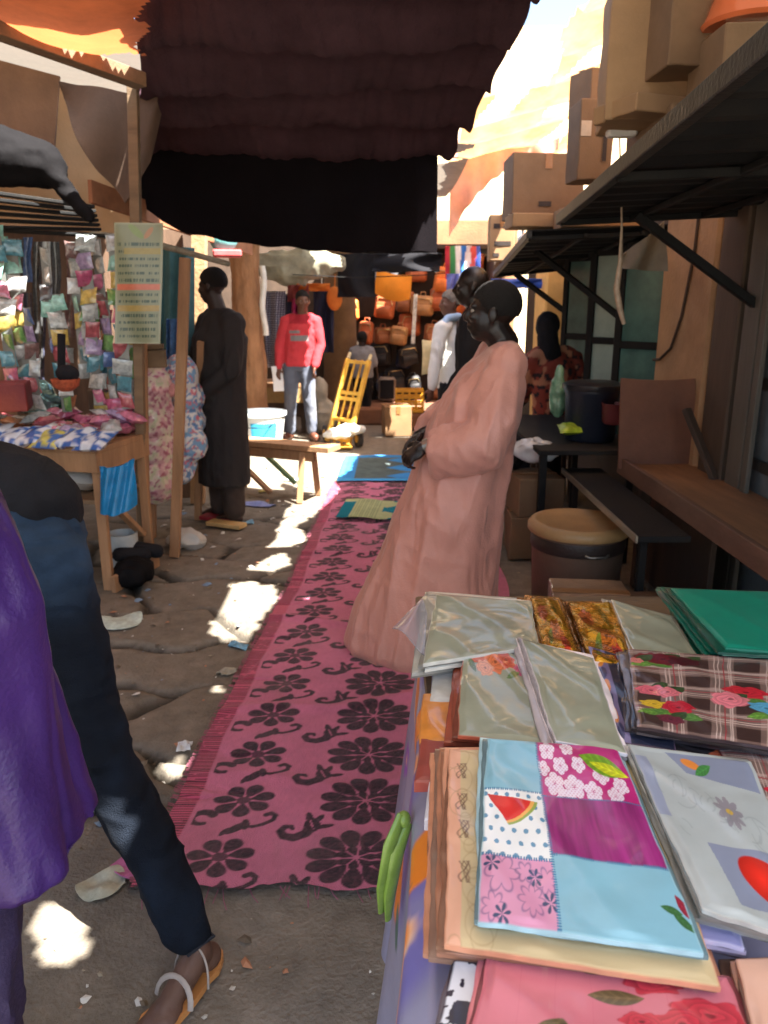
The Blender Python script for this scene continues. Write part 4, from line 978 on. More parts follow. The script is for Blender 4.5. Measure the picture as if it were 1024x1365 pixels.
def shirt(T, J, m, s=1.0, hem=None, w=(.19, .135), sleeve=1.0, name='shirt', vox=.014, seed=0, color=None, amp=.010, hemw=None, sr=.068, neck=True):
    mb = MB(); ax = J['ax']; ay = np.cross(A_(0, 0, 1), ax); ch, pe, ne = J['chest'], J['pelvis'], J['neck']
    low = pe - A_(0, 0, .05) if hem is None else hem
    hw = hemw or (w[0] * .98, w[1] * 1.02)
    mb.loft([ring(low, hw[0] * s, hw[1] * s, 36, (ax, ay), .03, .3), ring(pe + A_(0, 0, .08), w[0] * .95 * s, w[1] * 1.0 * s, 36, (ax, ay)), ring(ch * .7 + pe * .3, w[0] * .97 * s, w[1] * s, 36, (ax, ay)), ring(ch + A_(0, 0, .06), w[0] * 1.02 * s, w[1] * .98 * s, 36, (ax, ay)),
             ring(ne * .35 + ch * .65 + A_(0, 0, .05), .175 * s, .11 * s, 36, (ax, ay)), ring(ne - A_(0, 0, .02), .085 * s, .078 * s, 36, (ax, ay)), ring(ne + A_(0, 0, .012), .066 * s, .064 * s, 36, (ax, ay))])
    for sd in 'LR':
        S_, E_, W_ = J['sh' + sd], J['el' + sd], J['wr' + sd]; P = [ne * .45 + S_ * .55, S_, S_ * .5 + E_ * .5, E_]; R_ = [.07 * s, sr * 1.12 * s, sr * s, sr * .9 * s]
        if sleeve >= 1: P += [E_ * .5 + W_ * .5, W_ - nrm(W_ - E_) * .015]; R_ += [sr * .82 * s, sr * .68 * s]
        mb.limb(P, R_, 20)
    return T.part(name, remeshed(mb, vox, 3, folds((15, 15, 5), amp, seed, amp2=amp * .6), name, 1, color), m, True)
def trousers(T, J, m, s=1.0, vox=.014, seed=0, top=None, r=(.105, .092, .078, .07, .068), name='trousers', color=None, amp=.008):
    mb = MB(); ax = J['ax']; ay = np.cross(A_(0, 0, 1), ax); pe = J['pelvis']; t_ = pe + A_(0, 0, .06) if top is None else top
    mb.loft([ring(pe - A_(0, 0, .10), .15 * s, .115 * s, 30, (ax, ay)), ring(pe - A_(0, 0, .03), .168 * s, .125 * s, 30, (ax, ay)), ring(t_, .152 * s, .112 * s, 30, (ax, ay))])
    for sd in 'LR':
        Hp, K_, An = J['hp' + sd], J['kn' + sd], J['an' + sd]
        mb.limb([Hp - A_(0, 0, .02), Hp * .5 + K_ * .5, K_, K_ * .5 + An * .5, An + nrm(K_ - An) * .02], [q_ * s for q_ in r], 20)
    return T.part(name, remeshed(mb, vox, 3, folds((16, 16, 6), amp, seed, amp2=amp * .7), name, 1, color), m, True)
shirt(T, J, blk, 1.08, hem=A_(.66, Y1, .35), hemw=(.24, .2), name='robe', seed=3)

# ------------------------------------------------------------------ man in the white shirt with a strap
Y2 = 7.55; x2 = .60
T = person('man in a bright white shirt and pale blue scarf, half hidden by the pink robe', (x2, Y2, 0))
J = dict(head=A_(x2 + .03, Y2, 1.63), neck=A_(x2 + .05, Y2, 1.475), chest=A_(x2 + .06, Y2, 1.23), pelvis=A_(x2 + .08, Y2, .93), ax=A_(.75, .66, 0),
         shL=A_(x2 - .06, Y2 - .15, 1.40), elL=A_(x2 - .11, Y2 - .20, 1.12), wrL=A_(x2 - .15, Y2 - .24, .86), shR=A_(x2 + .19, Y2 + .13, 1.40), elR=A_(x2 + .25, Y2 + .12, 1.1), wrR=A_(x2 + .16, Y2 - .02, .95),
         hpL=A_(x2 + .02, Y2 - .06, .9), knL=A_(x2, Y2 - .08, .48), anL=A_(x2 + .02, Y2 - .06, .085), hpR=A_(x2 + .14, Y2 + .06, .9), knR=A_(x2 + .14, Y2 + .04, .48), anR=A_(x2 + .16, Y2 + .06, .085), toeL=A_(-1, -.6, 0), toeR=A_(-1, -.4, 0))
b, H = body_std(T, J, skin_m, 1.0, .012, math.pi / 2 + .3, 0)
T.part('hair', hairmesh(J['head'], H, 1.05), mat('grey_hair', rgb(120, 112, 104), rough=.9, var=.4, vs=60, bump=.9, bs=240), True)
shirt(T, J, mat('white_cotton', wrk=(7, 1.6, (1, 1, .6)), c=rgb(222, 220, 214), rough=.8, var=.06, bump=.3, bs=90), 1.0, seed=5, hem=A_(x2 + .08, Y2, .84))
trousers(T, J, blk, 1.0, seed=6)
T.part('scarf', remeshed(MB().limb([(x2 - .04, Y2 - .14, 1.45), (x2 + .0, Y2 - .13, 1.50), (x2 + .10, Y2 - .07, 1.51), (x2 + .14, Y2 + .06, 1.50)], [.03, .035, .035, .03]).limb([(x2 - .03, Y2 - .15, 1.46), (x2 - .08, Y2 - .2, 1.3)], [.03, .022]), .012, 2, folds((20, 20, 20), .006, 3)), mat('pale_blue_cotton', rgb(160, 186, 214), rough=.85, bump=.3, bs=90), True)
T.part('shoulder_strap', MB().tube([(x2 + .10, Y2 - .10, 1.47), (x2 + .09, Y2 - .19, 1.3), (x2 + .17, Y2 - .16, 1.02), (x2 + .22, Y2 - .05, .9)], [(.018, .004)] * 4, 8), mat('brown_strap', rgb(70, 48, 38), rough=.7), True)
mb = MB().pillow((x2 - .13, Y2 + .14, 1.12), (.10, .02, 0), (0, 0, .17), .07)
solo('cream_bag', 'cream coloured bag slung behind the man in the white shirt', 'bag', mb, mat('cream_fabric', rgb(212, 190, 140), rough=.85, bump=.3, bs=60), smooth=True)

# ------------------------------------------------------------------ man in the red jumper
Y3 = 9.5; x3 = -1.02
T = person('man in a red jumper and grey jeans standing beside the yellow trolley, holding white paper', (x3, Y3, 0))
J = dict(head=A_(x3 + .05, Y3 + .0, 1.66), neck=A_(x3 + .045, Y3 + .02, 1.50), chest=A_(x3 + .02, Y3 + .02, 1.26), pelvis=A_(x3 - .01, Y3 + .02, .95), ax=A_(1, 0, 0),
         shL=A_(x3 + .20, Y3 + .02, 1.42), elL=A_(x3 + .25, Y3 - .0, 1.14), wrL=A_(x3 + .19, Y3 - .12, .90), shR=A_(x3 - .16, Y3 + .02, 1.42), elR=A_(x3 - .24, Y3 + .02, 1.14), wrR=A_(x3 - .26, Y3 - .04, .88),
         hpL=A_(x3 + .08, Y3 + .02, .93), knL=A_(x3 + .10, Y3 - .01, .50), anL=A_(x3 + .13, Y3 + .02, .085), hpR=A_(x3 - .10, Y3 + .02, .93), knR=A_(x3 - .13, Y3 - .0, .50), anR=A_(x3 - .15, Y3 + .0, .085), toeL=A_(.5, -1, 0), toeR=A_(-.5, -1, 0))
b, H = body_std(T, J, skin_m, 1.0, .010, math.pi + .25, 0)
T.part('hair', hairmesh(J['head'], H, 1.04), hair_m, True)
def redcol(V):
    C = np.tile(rgb(188, 52, 60), (len(V), 1)); x, y, z = V[:, 0], V[:, 1], V[:, 2]; fr = y < Y3 - .04
    m = fr & (z > 1.20) & (z < 1.26) & (x > x3 - .10) & (x < x3 + .12); C[m] = rgb(120, 118, 118)
    m = fr & (z > 1.29) & (z < 1.325) & (x > x3 - .11) & (x < x3 + .02); C[m] = rgb(120, 118, 118)
    m = (z > 1.40) & (np.abs(x - x3 - .02) < .13); C[m] = rgb(150, 26, 40)
    return C
shirt(T, J, mat('red_wool', wrk=(7, 1.6, (1, 1, .7)), rough=.9, attr=True, var=.12, vs=10, bump=.4, bs=120), 1.0, seed=8, hem=A_(x3 - .01, Y3 + .02, .90), color=redcol, vox=.011)
trousers(T, J, mat('grey_denim', rgb(92, 98, 112), rough=.9, var=.25, vs=4, bump=.4, bs=120, dirt=tuple(rgb(150, 150, 150))), 1.0, seed=9)
for sx in (-.15, .13):
    T.part('shoe', MB().limb([(x3 + sx, Y3 + .03, .045), (x3 + sx + (.05 if sx > 0 else -.05), Y3 - .13, .04)], [.05, .048]), mat('brown_leather', rgb(96, 56, 40), rough=.5, var=.2), True)
solo('paper_sheaf', 'white papers held low by the man in the red jumper', 'paper', MB().sheet(lambda a, b: (x3 - .32 + .12 * a - .02 * b, Y3 - .10 + .05 * a + .03 * math.sin(b * 3), .60 + .30 * b), 8, 10, .01), mat('white_paper', rgb(225, 225, 222), rough=.8, var=.05), smooth=True)

# ------------------------------------------------------------------ man in the dark robe at the left hand stall (seen from behind, facing left)
Y4 = 5.75; x4 = -1.22
T = person('tall man in a dark grey robe seen from behind at the left hand stall', (x4, Y4, 0))
J = dict(head=A_(x4 - .01, Y4, 1.745), neck=A_(x4 + .02, Y4, 1.58), chest=A_(x4 + .02, Y4, 1.33), pelvis=A_(x4, Y4, 1.0), ax=A_(.80, -.6, 0),
         shL=A_(x4 - .09, Y4 + .16, 1.49), elL=A_(x4 - .2, Y4 + .2, 1.2), wrL=A_(x4 - .34, Y4 + .16, 1.06), shR=A_(x4 + .15, Y4 - .12, 1.49), elR=A_(x4 + .14, Y4 - .2, 1.18), wrR=A_(x4 - .06, Y4 - .18, 1.02),
         hpL=A_(x4 - .05, Y4 + .07, .98), knL=A_(x4 - .05, Y4 + .08, .52), anL=A_(x4 - .06, Y4 + .08, .085), hpR=A_(x4 + .07, Y4 - .06, .98), knR=A_(x4 + .07, Y4 - .07, .52), anR=A_(x4 + .08, Y4 - .08, .085), toeL=A_(-1, .5, 0), toeR=A_(-1, .4, 0))
b, H = body_std(T, J, skin_d, 1.03, .010, math.pi / 2 - .35, -.05)
T.part('hair', hairmesh(J['head'], H, 1.07), hair_m, True)
rob = mat('charcoal_robe', rgb(46, 43, 44), rough=.8, var=.15, vs=4, bump=.4, bs=110, spec=.3, wrk=(7, 2.0, (1.4, 1.4, .4)))
shirt(T, J, rob, 1.04, hem=A_(x4 - .0, Y4, .30), hemw=(.21, .17), w=(.22, .165), name='robe', seed=12, sr=.075)
trousers(T, J, mat('brown_trousers', rgb(60, 50, 46), rough=.9, bump=.4, bs=110), 1.03, seed=13, r=(.11, .10, .09, .085, .08))
T.part('sandal', MB().box((x4 - .06, Y4 - .0, .02), (.3, .11, .03), -.4), mat('red_rubber', rgb(140, 30, 44), rough=.6))
T.part('sandal', MB().box((x4 + .03, Y4 - .17, .02), (.3, .11, .03), -.4), mat('tan_rubber', rgb(206, 172, 116), rough=.6))

# ------------------------------------------------------------------ seated woman, right
Y5 = 6.45; x5 = 1.38
T = person('seated woman with a black headscarf and rust patterned blouse, back to the camera', (x5, Y5, 0))
J = dict(head=A_(x5 - .05, Y5, 1.43), neck=A_(x5 - .02, Y5, 1.30), chest=A_(x5 + .02, Y5, 1.06), pelvis=A_(x5 + .05, Y5 + .02, .62), ax=A_(.95, .3, 0),
         shL=A_(x5 - .16, Y5 - .05, 1.18), elL=A_(x5 - .22, Y5 + .05, .92), wrL=A_(x5 - .16, Y5 + .22, .84), shR=A_(x5 + .20, Y5 + .05, 1.18), elR=A_(x5 + .29, Y5 + .05, .98), wrR=A_(x5 + .2, Y5 - .12, .86),
         hpL=A_(x5 - .03, Y5 + .02, .56), knL=A_(x5 - .1, Y5 + .42, .50), anL=A_(x5 - .1, Y5 + .44, .085), hpR=A_(x5 + .13, Y5 + .02, .56), knR=A_(x5 + .15, Y5 + .44, .50), anR=A_(x5 + .15, Y5 + .46, .085), toeL=A_(0, 1, 0), toeR=A_(.2, 1, 0))
b, H = body_std(T, J, skin_d, .97, .013, -.5, -.1)
T.part('headscarf', remeshed(MB().ball(J['head'] + A_(0, -.012, .03), (.098, .112, .112)).limb([J['head'] + A_(0, -.04, -.05), J['neck'] + A_(0, -.03, -.10)], [.085, .10]), .013, 4, folds((14, 14, 6), .012, 2)), blk, True)
def rust(V):
    n = vn3(V[:, 0] * 17, V[:, 1] * 17, V[:, 2] * 17, 4); n2 = vn3(V[:, 0] * 30, V[:, 1] * 30, V[:, 2] * 30, 9)
    return np.where((n > .58)[:, None], rgb(176, 120, 90), np.where((n2 > .6)[:, None], rgb(40, 30, 34), rgb(136, 58, 44)))
shirt(T, J, mat('rust_print', rough=.85, attr=True, var=.1, bump=.3, bs=90), 1.0, seed=15, color=rust)
trousers(T, J, blk, 1.0, seed=16, name='skirt', r=(.13, .13, .12, .11, .10))
st = Thing('stool', 'low dark wooden stool under the seated woman', 'stool', (x5 + .05, Y5, 0))
st.part('seat', MB().box((x5 + .05, Y5, .43), (.36, .34, .04)), dark_wood)
for a_, b_ in ((-.13, -.12), (.13, -.12), (-.13, .12), (.13, .12)): st.part('leg', MB().beam((x5 + .05 + a_ * 1.1, Y5 + b_ * 1.1, 0), (x5 + .05 + a_, Y5 + b_, .41), .04, .04), dark_wood)

# ------------------------------------------------------------------ child by the bag stall
Y6 = 10.9; x6 = -.30
T = person('small child in a grey top seen from behind the yellow trolley', (x6, Y6, 0))
J = dict(head=A_(x6, Y6, 1.16), neck=A_(x6 - .01, Y6, 1.05), chest=A_(x6 - .01, Y6, .90), pelvis=A_(x6, Y6, .68), ax=A_(1, 0, 0),
         shL=A_(x6 - .12, Y6, 1.0), elL=A_(x6 - .17, Y6 + .03, .82), wrL=A_(x6 - .12, Y6 + .14, .72), shR=A_(x6 + .11, Y6, 1.0), elR=A_(x6 + .17, Y6 + .02, .82), wrR=A_(x6 + .2, Y6 + .1, .68),
         hpL=A_(x6 - .06, Y6, .64), knL=A_(x6 - .06, Y6 + .02, .36), anL=A_(x6 - .06, Y6, .07), hpR=A_(x6 + .06, Y6, .64), knR=A_(x6 + .06, Y6 + .02, .36), anR=A_(x6 + .06, Y6, .07), toeL=A_(-.1, 1, 0), toeR=A_(.2, 1, 0))
b, H = body_std(T, J, skin_d, .82, .013, -.3, 0)
T.part('hair', hairmesh(J['head'], H, .87), hair_m, True)
shirt(T, J, mat('grey_cotton', rgb(130, 132, 138), rough=.9, bump=.3, bs=90), .82, seed=21, sleeve=0)
trousers(T, J, blk, .82, seed=22)

# ------------------------------------------------------------------ striding person in dark jeans, foreground left
T = person('person in a black top and dark blue jeans striding with the trunk bent forward', (-.8, 1.85, 0))
hp = A_(-.90, 1.98, 1.02)
J = dict(head=A_(-1.75, 2.12, 1.52), neck=A_(-1.60, 2.10, 1.45), chest=A_(-1.36, 2.06, 1.30), pelvis=A_(-.96, 1.99, 1.06), ax=A_(.15, .98, 0),
         shL=A_(-1.50, 1.90, 1.36), elL=A_(-1.55, 1.84, 1.06), wrL=A_(-1.72, 1.88, .86), shR=A_(-1.50, 2.26, 1.36), elR=A_(-1.60, 2.34, 1.06), wrR=A_(-1.80, 2.3, .9),
         hpL=A_(-.88, 1.88, 1.0), knL=A_(-.725, 1.74, .50), anL=A_(-.455, 1.545, .085), hpR=A_(-.97, 2.06, 1.0), knR=A_(-1.18, 1.98, .58), anR=A_(-.92, 1.92, .30), toeL=A_(-.45, -.9, 0), toeR=A_(-.6, -.6, 0))
mb = MB(); H = headframe(math.pi / 2 - .1, -.2); head(mb, J['head'], H)
mb.limb([J['neck'], J['head'] + A_(.03, 0, -.05)], [.056, .052]); mb.limb([J['pelvis'], J['pelvis'] * .5 + J['chest'] * .5, J['chest'], J['neck'] * .6 + J['chest'] * .4], [.12, .11, .125, .08], 16)
for sd in 'LR':
    S_, E_, W_ = J['sh' + sd], J['el' + sd], J['wr' + sd]; mb.limb([J['neck'] * .5 + S_ * .5, S_, S_ * .45 + E_ * .55, E_, W_], [.05, .052, .043, .036, .025]); hand(mb, W_, W_ - E_, A_(0, -1, .3) if sd == 'L' else A_(0, 1, .3), 1, .5)
    Hp, K_, An = J['hp' + sd], J['kn' + sd], J['an' + sd]; mb.limb([Hp, Hp * .5 + K_ * .5, K_, K_ * .7 + An * .3, An], [.07, .055, .045, .042, .034]); foot(mb, An, J['toe' + sd])
b = T.part('body', remeshed(mb, .0075, 2), mat('foot_skin', rgb(92, 66, 54), rough=.55, var=.15, vs=9, bump=.15, bs=80), True); eyes(T, J['head'], H, 1, b)
T.part('hair', hairmesh(J['head'], H, 1.04), hair_m, True)
mb = MB(); mb.limb([A_(-.93, 1.99, 1.10), J['pelvis'] * .5 + J['chest'] * .5, J['chest'], J['neck'] * .7 + J['chest'] * .3], [.128, .128, .145, .11], 24)
for sd in 'LR': mb.limb([J['chest'] * .5 + J['sh' + sd] * .5, J['sh' + sd], J['el' + sd], J['wr' + sd]], [.09, .075, .06, .05], 16)
T.part('top', remeshed(mb, .012, 4, folds((8, 14, 14), .012, 31), 'top', 1), blk, True)
mb = MB(); mb.limb([A_(-.985, 1.99, 1.06), A_(-.93, 1.97, 1.0)], [.134, .132], 24)
mb.limb([A_(-.90, 1.90, .98), A_(-.815, 1.83, .75), J['knL'] , A_(-.585, 1.65, .30), A_(-.485, 1.565, .125)], [.120, .094, .074, .064, .054], 24)
mb.limb([A_(-.97, 2.05, 1.0), A_(-1.09, 2.02, .78), J['knR'], A_(-1.05, 1.95, .45), A_(-.94, 1.92, .34)], [.12, .10, .08, .072, .062], 24)
def jf(V, Nn):
    r = folds((16, 16, 16), .007, 41, amp2=.004)(V, Nn); k = 1 - np.abs(2 * vn3(V[:, 0] * 8, V[:, 1] * 8, V[:, 2] * 26, 44) - 1)
    return r + .008 * k ** 2
jeans_m = mat('dark_denim', rough=.9, var=.35, vs=7, bump=.6, bs=320, spec=.2, attr=True, wrk=(9, 1.8, (.8, .8, 1.6)))
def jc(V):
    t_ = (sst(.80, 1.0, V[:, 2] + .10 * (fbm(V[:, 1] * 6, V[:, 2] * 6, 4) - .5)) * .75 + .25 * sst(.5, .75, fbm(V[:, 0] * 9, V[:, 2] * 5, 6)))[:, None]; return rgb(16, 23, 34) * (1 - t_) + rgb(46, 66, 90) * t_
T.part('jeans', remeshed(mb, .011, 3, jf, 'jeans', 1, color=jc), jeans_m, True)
mb = MB(); P = [A_(-.83, 1.93, 1.13), A_(-.80, 1.83, 1.06), A_(-.83, 1.775, .985)]
T.part('hem_stitch', MB().tube([A_(-.487, 1.63, .105), A_(-.42, 1.56, .115), A_(-.47, 1.50, .115)], .004, 6), mat('dark_thread', rgb(28, 34, 46), bump=0))
# slip-on sandal under the front foot
an = A_(-.455, 1.545, 0); d = nrm(A_(-.45, -.9, 0)); tt = np.cross(d, A_(0, 0, 1))
mb = MB(); out = []
for k in range(28):
    a = 2 * math.pi * k / 28; c, s_ = math.cos(a), math.sin(a)
    out.append((c * .145, s_ * (.052 + .010 * c - .012 * (abs(c) < .5))))
V = [an + d * (x + .065) + tt * y + A_(0, 0, z) for z in (.004, .022) for x, y in out]; n_ = 28
mb.add(V, [tuple(range(n_ - 1, -1, -1)), tuple(range(n_, 2 * n_))] + [(k, (k + 1) % n_, n_ + (k + 1) % n_, n_ + k) for k in range(n_)])
s_ = T.part('sandal', mb, mat('tan_leather', rgb(186, 128, 72), rough=.55, var=.25, bump=.2))
mb = MB()
for dd, hh, ww in ((.10, .058, .007), (.035, .092, .003)):
    mb.tube([an + d * (dd - .02 * math.sin(q_)) + tt * -.052 * math.cos(q_) + A_(0, 0, .022 + hh * math.sin(q_) ** .8) for q_ in np.linspace(.02, math.pi - .02, 12)], [(.003, ww)] * 12, 8)
T.part('strap', mb, mat('white_leather', rgb(160, 150, 142), rough=.5), True, s_)

# ------------------------------------------------------------------ person in purple, cropped by the left edge
T = person('person in a flowing purple tunic over dark purple trousers at the left edge', (-.79, 1.12, 0))
J = dict(head=A_(-.86, 1.14, 1.60), neck=A_(-.86, 1.12, 1.46), chest=A_(-.84, 1.12, 1.22), pelvis=A_(-.80, 1.12, .93), ax=A_(.85, -.5, 0),
         shL=A_(-1.0, 1.22, 1.38), elL=A_(-1.06, 1.26, 1.1), wrL=A_(-1.0, 1.3, .88), shR=A_(-.69, 1.04, 1.42), elR=A_(-.615, 1.03, 1.15), wrR=A_(-.62, 1.10, .88),
         hpL=A_(-.87, 1.17, .9), knL=A_(-.87, 1.2, .5), anL=A_(-.88, 1.16, .085), hpR=A_(-.74, 1.08, .9), knR=A_(-.74, 1.06, .5), anR=A_(-.75, 1.0, .085), toeL=A_(.3, 1, 0), toeR=A_(.4, 1, 0))
for k_ in list(J):
    if k_[:2] not in ('to', 'ax'): J[k_] = J[k_] + A_(.005, 0, .035 if k_[:2] in ('sh', 'ne', 'he', 'el', 'ch') else 0)
b, H = body_std(T, J, skin_d, .98, .010, -.4, 0)
T.part('hair', hairmesh(J['head'], H, 1.03), hair_m, True)
pur = mat('purple_chiffon', rgb(54, 29, 92), rough=.42, var=.25, vs=5, bump=.2, bs=120, wrk=(7, 1.6, (1.6, 1.6, .35)), transl=.06, tc=tuple(rgb(80, 44, 130)))
pur2 = mat('dark_purple', rgb(44, 34, 66), rough=.7, var=.2, vs=5, bump=.3, bs=100)
mb = MB(); ax = J['ax']; ay = np.cross(A_(0, 0, 1), ax)
mb.loft([ring((-0.723, 1.10, 0.767), .255, .20, 60, (ax, ay), .05, 1.3, 7), ring((-0.728, 1.10, 0.912), .235, .185, 60, (ax, ay), .03, 1.1, 7), ring((-0.763, 1.11, 1.142), .215, .165, 60, (ax, ay), .01, 1, 7), ring((-0.798, 1.12, 1.322), .195, .14, 60, (ax, ay)), ring((-0.828, 1.12, 1.442), .15, .10, 60, (ax, ay)), ring((-0.848, 1.12, 1.497), .07, .066, 60, (ax, ay))])
for sd in 'LR': mb.limb([J['neck'] * .4 + J['sh' + sd] * .6, J['sh' + sd], J['el' + sd], J['wr' + sd]], [.09, .105, .10, .105], 20)
def pf(V, Nn):
    r = folds((21, 21, 1.0), .034, 51, amp2=.004)(V, Nn); f_ = vn3(V[:, 0] * 9, V[:, 1] * 9, V[:, 2] * 1.2, 55)
    return (r + .028 * (f_ - .5) * sst(1.3, .9, V[:, 2])) * sst(1.5, 1.3, V[:, 2])
T.part('tunic', remeshed(mb, .010, 4, pf, 'tunic', 2), pur, True)
trousers(T, J, pur2, 1.0, .011, 57, r=(.13, .12, .105, .10, .095), amp=.014)
T.part('sandal', MB().box((-.645, 1.05, .018), (.10, .26, .03), -.4), _M['tan_leather']); T.part('sandal', MB().box((-.795, 1.22, .018), (.10, .26, .03), -.3), _M['tan_leather'])
# ================================================================== left hand stall
e1 = A_(-.97, .24, 0) / .9992; e2 = A_(.24, .97, 0) / .9992; c0 = A_(-1.60, 4.20, 0)
tp = lambda s, t, z: c0 + e1 * s + e2 * t + A_(0, 0, z)
T = Thing('stall_table', 'rough timber stall table on the left, loaded with small packets', 'table', c0 + e1 * .7 + e2 * .4)
axt = (e1, e2, A_(0, 0, 1))
T.part('table_top', MB().box(tp(.75, .28, .835), (1.5, .56, .03), ax=(-e1, -e2, A_(0, 0, 1))), wood)
T.part('apron', MB().beam(tp(0, .015, .765), tp(1.5, .015, .765), .03, .11), wood); T.part('apron', MB().beam(tp(.015, .03, .765), tp(.015, .56, .765), .03, .11), wood)
for s, t in ((.03, .05), (1.45, .05), (.03, .51), (1.45, .51)): T.part('leg', MB().beam(tp(s, t, 0), tp(s, t, .82), .055, .045), wood)
T.part('brace', MB().beam(tp(.03, .10, .55), tp(.03, .45, .22), .05, .03), wood); T.part('foot_plank', MB().beam(tp(-.03, .0, .05), tp(-.03, .5, .05), .03, .10), wood)
def post(label, a, b, w_, h_, m=wood): return solo('timber_post', label, 'post', MB().beam(a, b, w_, h_, up=(0, 1, 0)), m)
post('short rough timber post at the right corner of the packet table', G(192, 745), at(187, 452, 4.9), .075, .055)
post('tall pale timber post between the packet table and the fabric bales', G(233, 742), at(247, 344, 4.98), .062, .05)
post('thin timber post in front of the man in the dark robe', G(264, 692), at(268, 455, 5.6), .05, .045)
post('low timber stake beside the fabric bales', at(203, 700, 5.3) * A_(1, 1, 0), at(204, 560, 5.3), .04, .04)
post('grey pole carrying the timber rail above the striped poster', at(182, 640, 4.75) * A_(1, 1, 0), at(177, 100, 4.6), .055, .05, wood2)
solo('timber_rail', 'weathered timber rail under the orange tarp', 'rail', MB().beam(at(-60, 18, 3.7), at(188, 108, 4.5), .09, .07), wood2)
solo('stick_rail', 'crooked stick rail with white knots above the stall', 'rail', MB().tube([at(120, 312, 4.9), at(180, 318, 5.0), at(240, 334, 5.2), at(305, 352, 5.5)], [.018, .022, .02, .018], 10), mat('stick', rgb(150, 140, 118), rough=.85, var=.5, vs=14, bump=.5, bs=60), smooth=True)
solo('fascia_board', 'long brown fascia board along the eave of the left hand stalls', 'board', MB().beam(at(120, 255, 5.2), at(335, 330, 7.6), .03, .14), mat('fascia_timber', rgb(150, 98, 66), rough=.8, var=.3, vs=7, bump=.3))
post('square orange timber post under the fascia board', at(262, 640, 6.3) * A_(1, 1, 0), at(266, 290, 6.3), .11, .09, mud_or)
# back boards and hangings behind the goods
solo('back_board', 'dark board closing the back of the left hand stall', 'board', MB().box((-2.75, 6.35, 1.1), (2.3, .05, 2.2), .15), mat('back_boards', rgb(96, 74, 58), rough=.85, var=.35, vs=4, bump=.4, vscale=(3, 1, .4)))
solo('teal_cloth', 'teal cloth hanging behind the tall timber post', 'cloth', MB().sheet(lambda a, b: at(212 + 46 * a, 330 + 235 * b, 5.95) + A_(0, .03 * math.sin(a * 14), 0), 20, 16, .006), mat('teal_cotton', rgb(70, 112, 116), rough=.85, var=.3, vs=6), smooth=True)
solo('blue_print_cloth', 'blue patterned cloth hanging beside the teal one', 'cloth', MB().sheet(lambda a, b: at(222 + 14 * a, 425 + 150 * b, 5.75) + A_(0, .03 * math.sin(a * 9), 0), 12, 16, .006), mat('blue_print', rgb(70, 110, 160), rough=.85, var=.6, vs=26), smooth=True)
solo('beige_sheet', 'beige cloth sheet in warm light behind the brown drape', 'cloth', MB().sheet(lambda a, b: at(-70 + 250 * a, 105 + 20 * a + (185 + 5 * a) * b, 5.75) + A_(0, .06 * math.sin(a * 9 + b), 0), 30, 20, .006), mat('beige_cotton', rgb(200, 174, 140), rough=.85, var=.2, vs=3, transl=.35, tc=tuple(rgb(206, 178, 140))), smooth=True)
solo('brown_board', 'brown plywood board leaning under the timber rail', 'board', MB().sheet(lambda a, b: at(-70 + 150 * a - 10 * b, 62 + 40 * a + 140 * b, 5.2), 4, 4, .02), mat('brown_ply', rgb(112, 84, 62), rough=.8, var=.3, vs=3))
def fdr(a, b):
    x = 78 + 134 * a; yt = 108 + 22 * a; yb = float(np.interp(x, [78, 100, 130, 165, 185, 203, 212], [126, 168, 228, 270, 262, 215, 150]))
    p = at(x, yt + (yb - yt) * b, 4.85); return p + A_(0, .07 * math.sin(a * 11 + b * 2) * (.3 + b), 0)
solo('brown_drape', 'dark brown cloth bunched and drooping beside the grey pole', 'cloth', MB().sheet(fdr, 40, 24, .008), mat('brown_cotton', rgb(92, 72, 58), rough=.9, var=.2), smooth=True)
# black awning with roll
T = Thing('stall_awning', 'low black slatted awning with a black roll of sheeting on it', 'awning', at(60, 280, 4.6))
mb = MB()
for k in range(6): mb.beam(at(-90, 246 + 11 * k, 4.2 + .12 * k), at(124 + 2 * k, 276 + 6 * k, 4.7 + .12 * k), .07, .018)
T.part('slats', mb, black_metal)
mb = MB().limb([at(-80, 205, 4.5), at(0, 208, 4.6), at(62, 222, 4.65), at(78, 240, 4.7)], [.17, .16, .12, .05], 20).limb([at(50, 205, 4.6), at(85, 250, 4.6), at(120, 290, 4.6)], [.06, .05, .03], 12)
T.part('sheeting_roll', remeshed(mb, .02, 2, folds((9, 9, 20), .02, 61)), mat('black_plastic_sheet', rgb(18, 17, 19), rough=.85, var=.2, bump=.4, bs=20, spec=.12), True)
# striped card on the pole
A, B = np.meshgrid(np.linspace(0, 1, 61), np.linspace(0, 1, 181)); v_ = 1 - B
C = base(A, rgb(128, 136, 108), .1, 9, 3, B); row = (v_ - .14) * 17; fr = row - np.floor(row); ln = (fr > .35) & (fr < .75) & (v_ > .14) & (A > .08) & (A < .92)
txt = ln & (vn(A * 26, np.floor(row) * 7.3, 4) > .26) & ((A * 44 + vn(A * 30, np.floor(row) * 3.1, 8)) % 1 > .28) & (vn(A * 90, B * 260, 7) > .22)
C = np.where(txt[..., None], rgb(60, 82, 70), C)
for r_, c_ in ((1, rgb(150, 140, 80)), (6, rgb(196, 110, 84)), (9, rgb(160, 140, 80)), (15, rgb(214, 104, 70))):
    C = np.where(((np.floor(row) == r_) & (fr > .1) & (fr < .95) & (A > .2 * (r_ == 1)))[..., None], c_ * (.9 + .2 * vn(A * 20, B * 60, 2))[..., None], C)
C = np.where(((np.abs(A - .5) < .46) & (np.abs(B - .5) < .488) == False)[..., None], rgb(146, 152, 126), C)
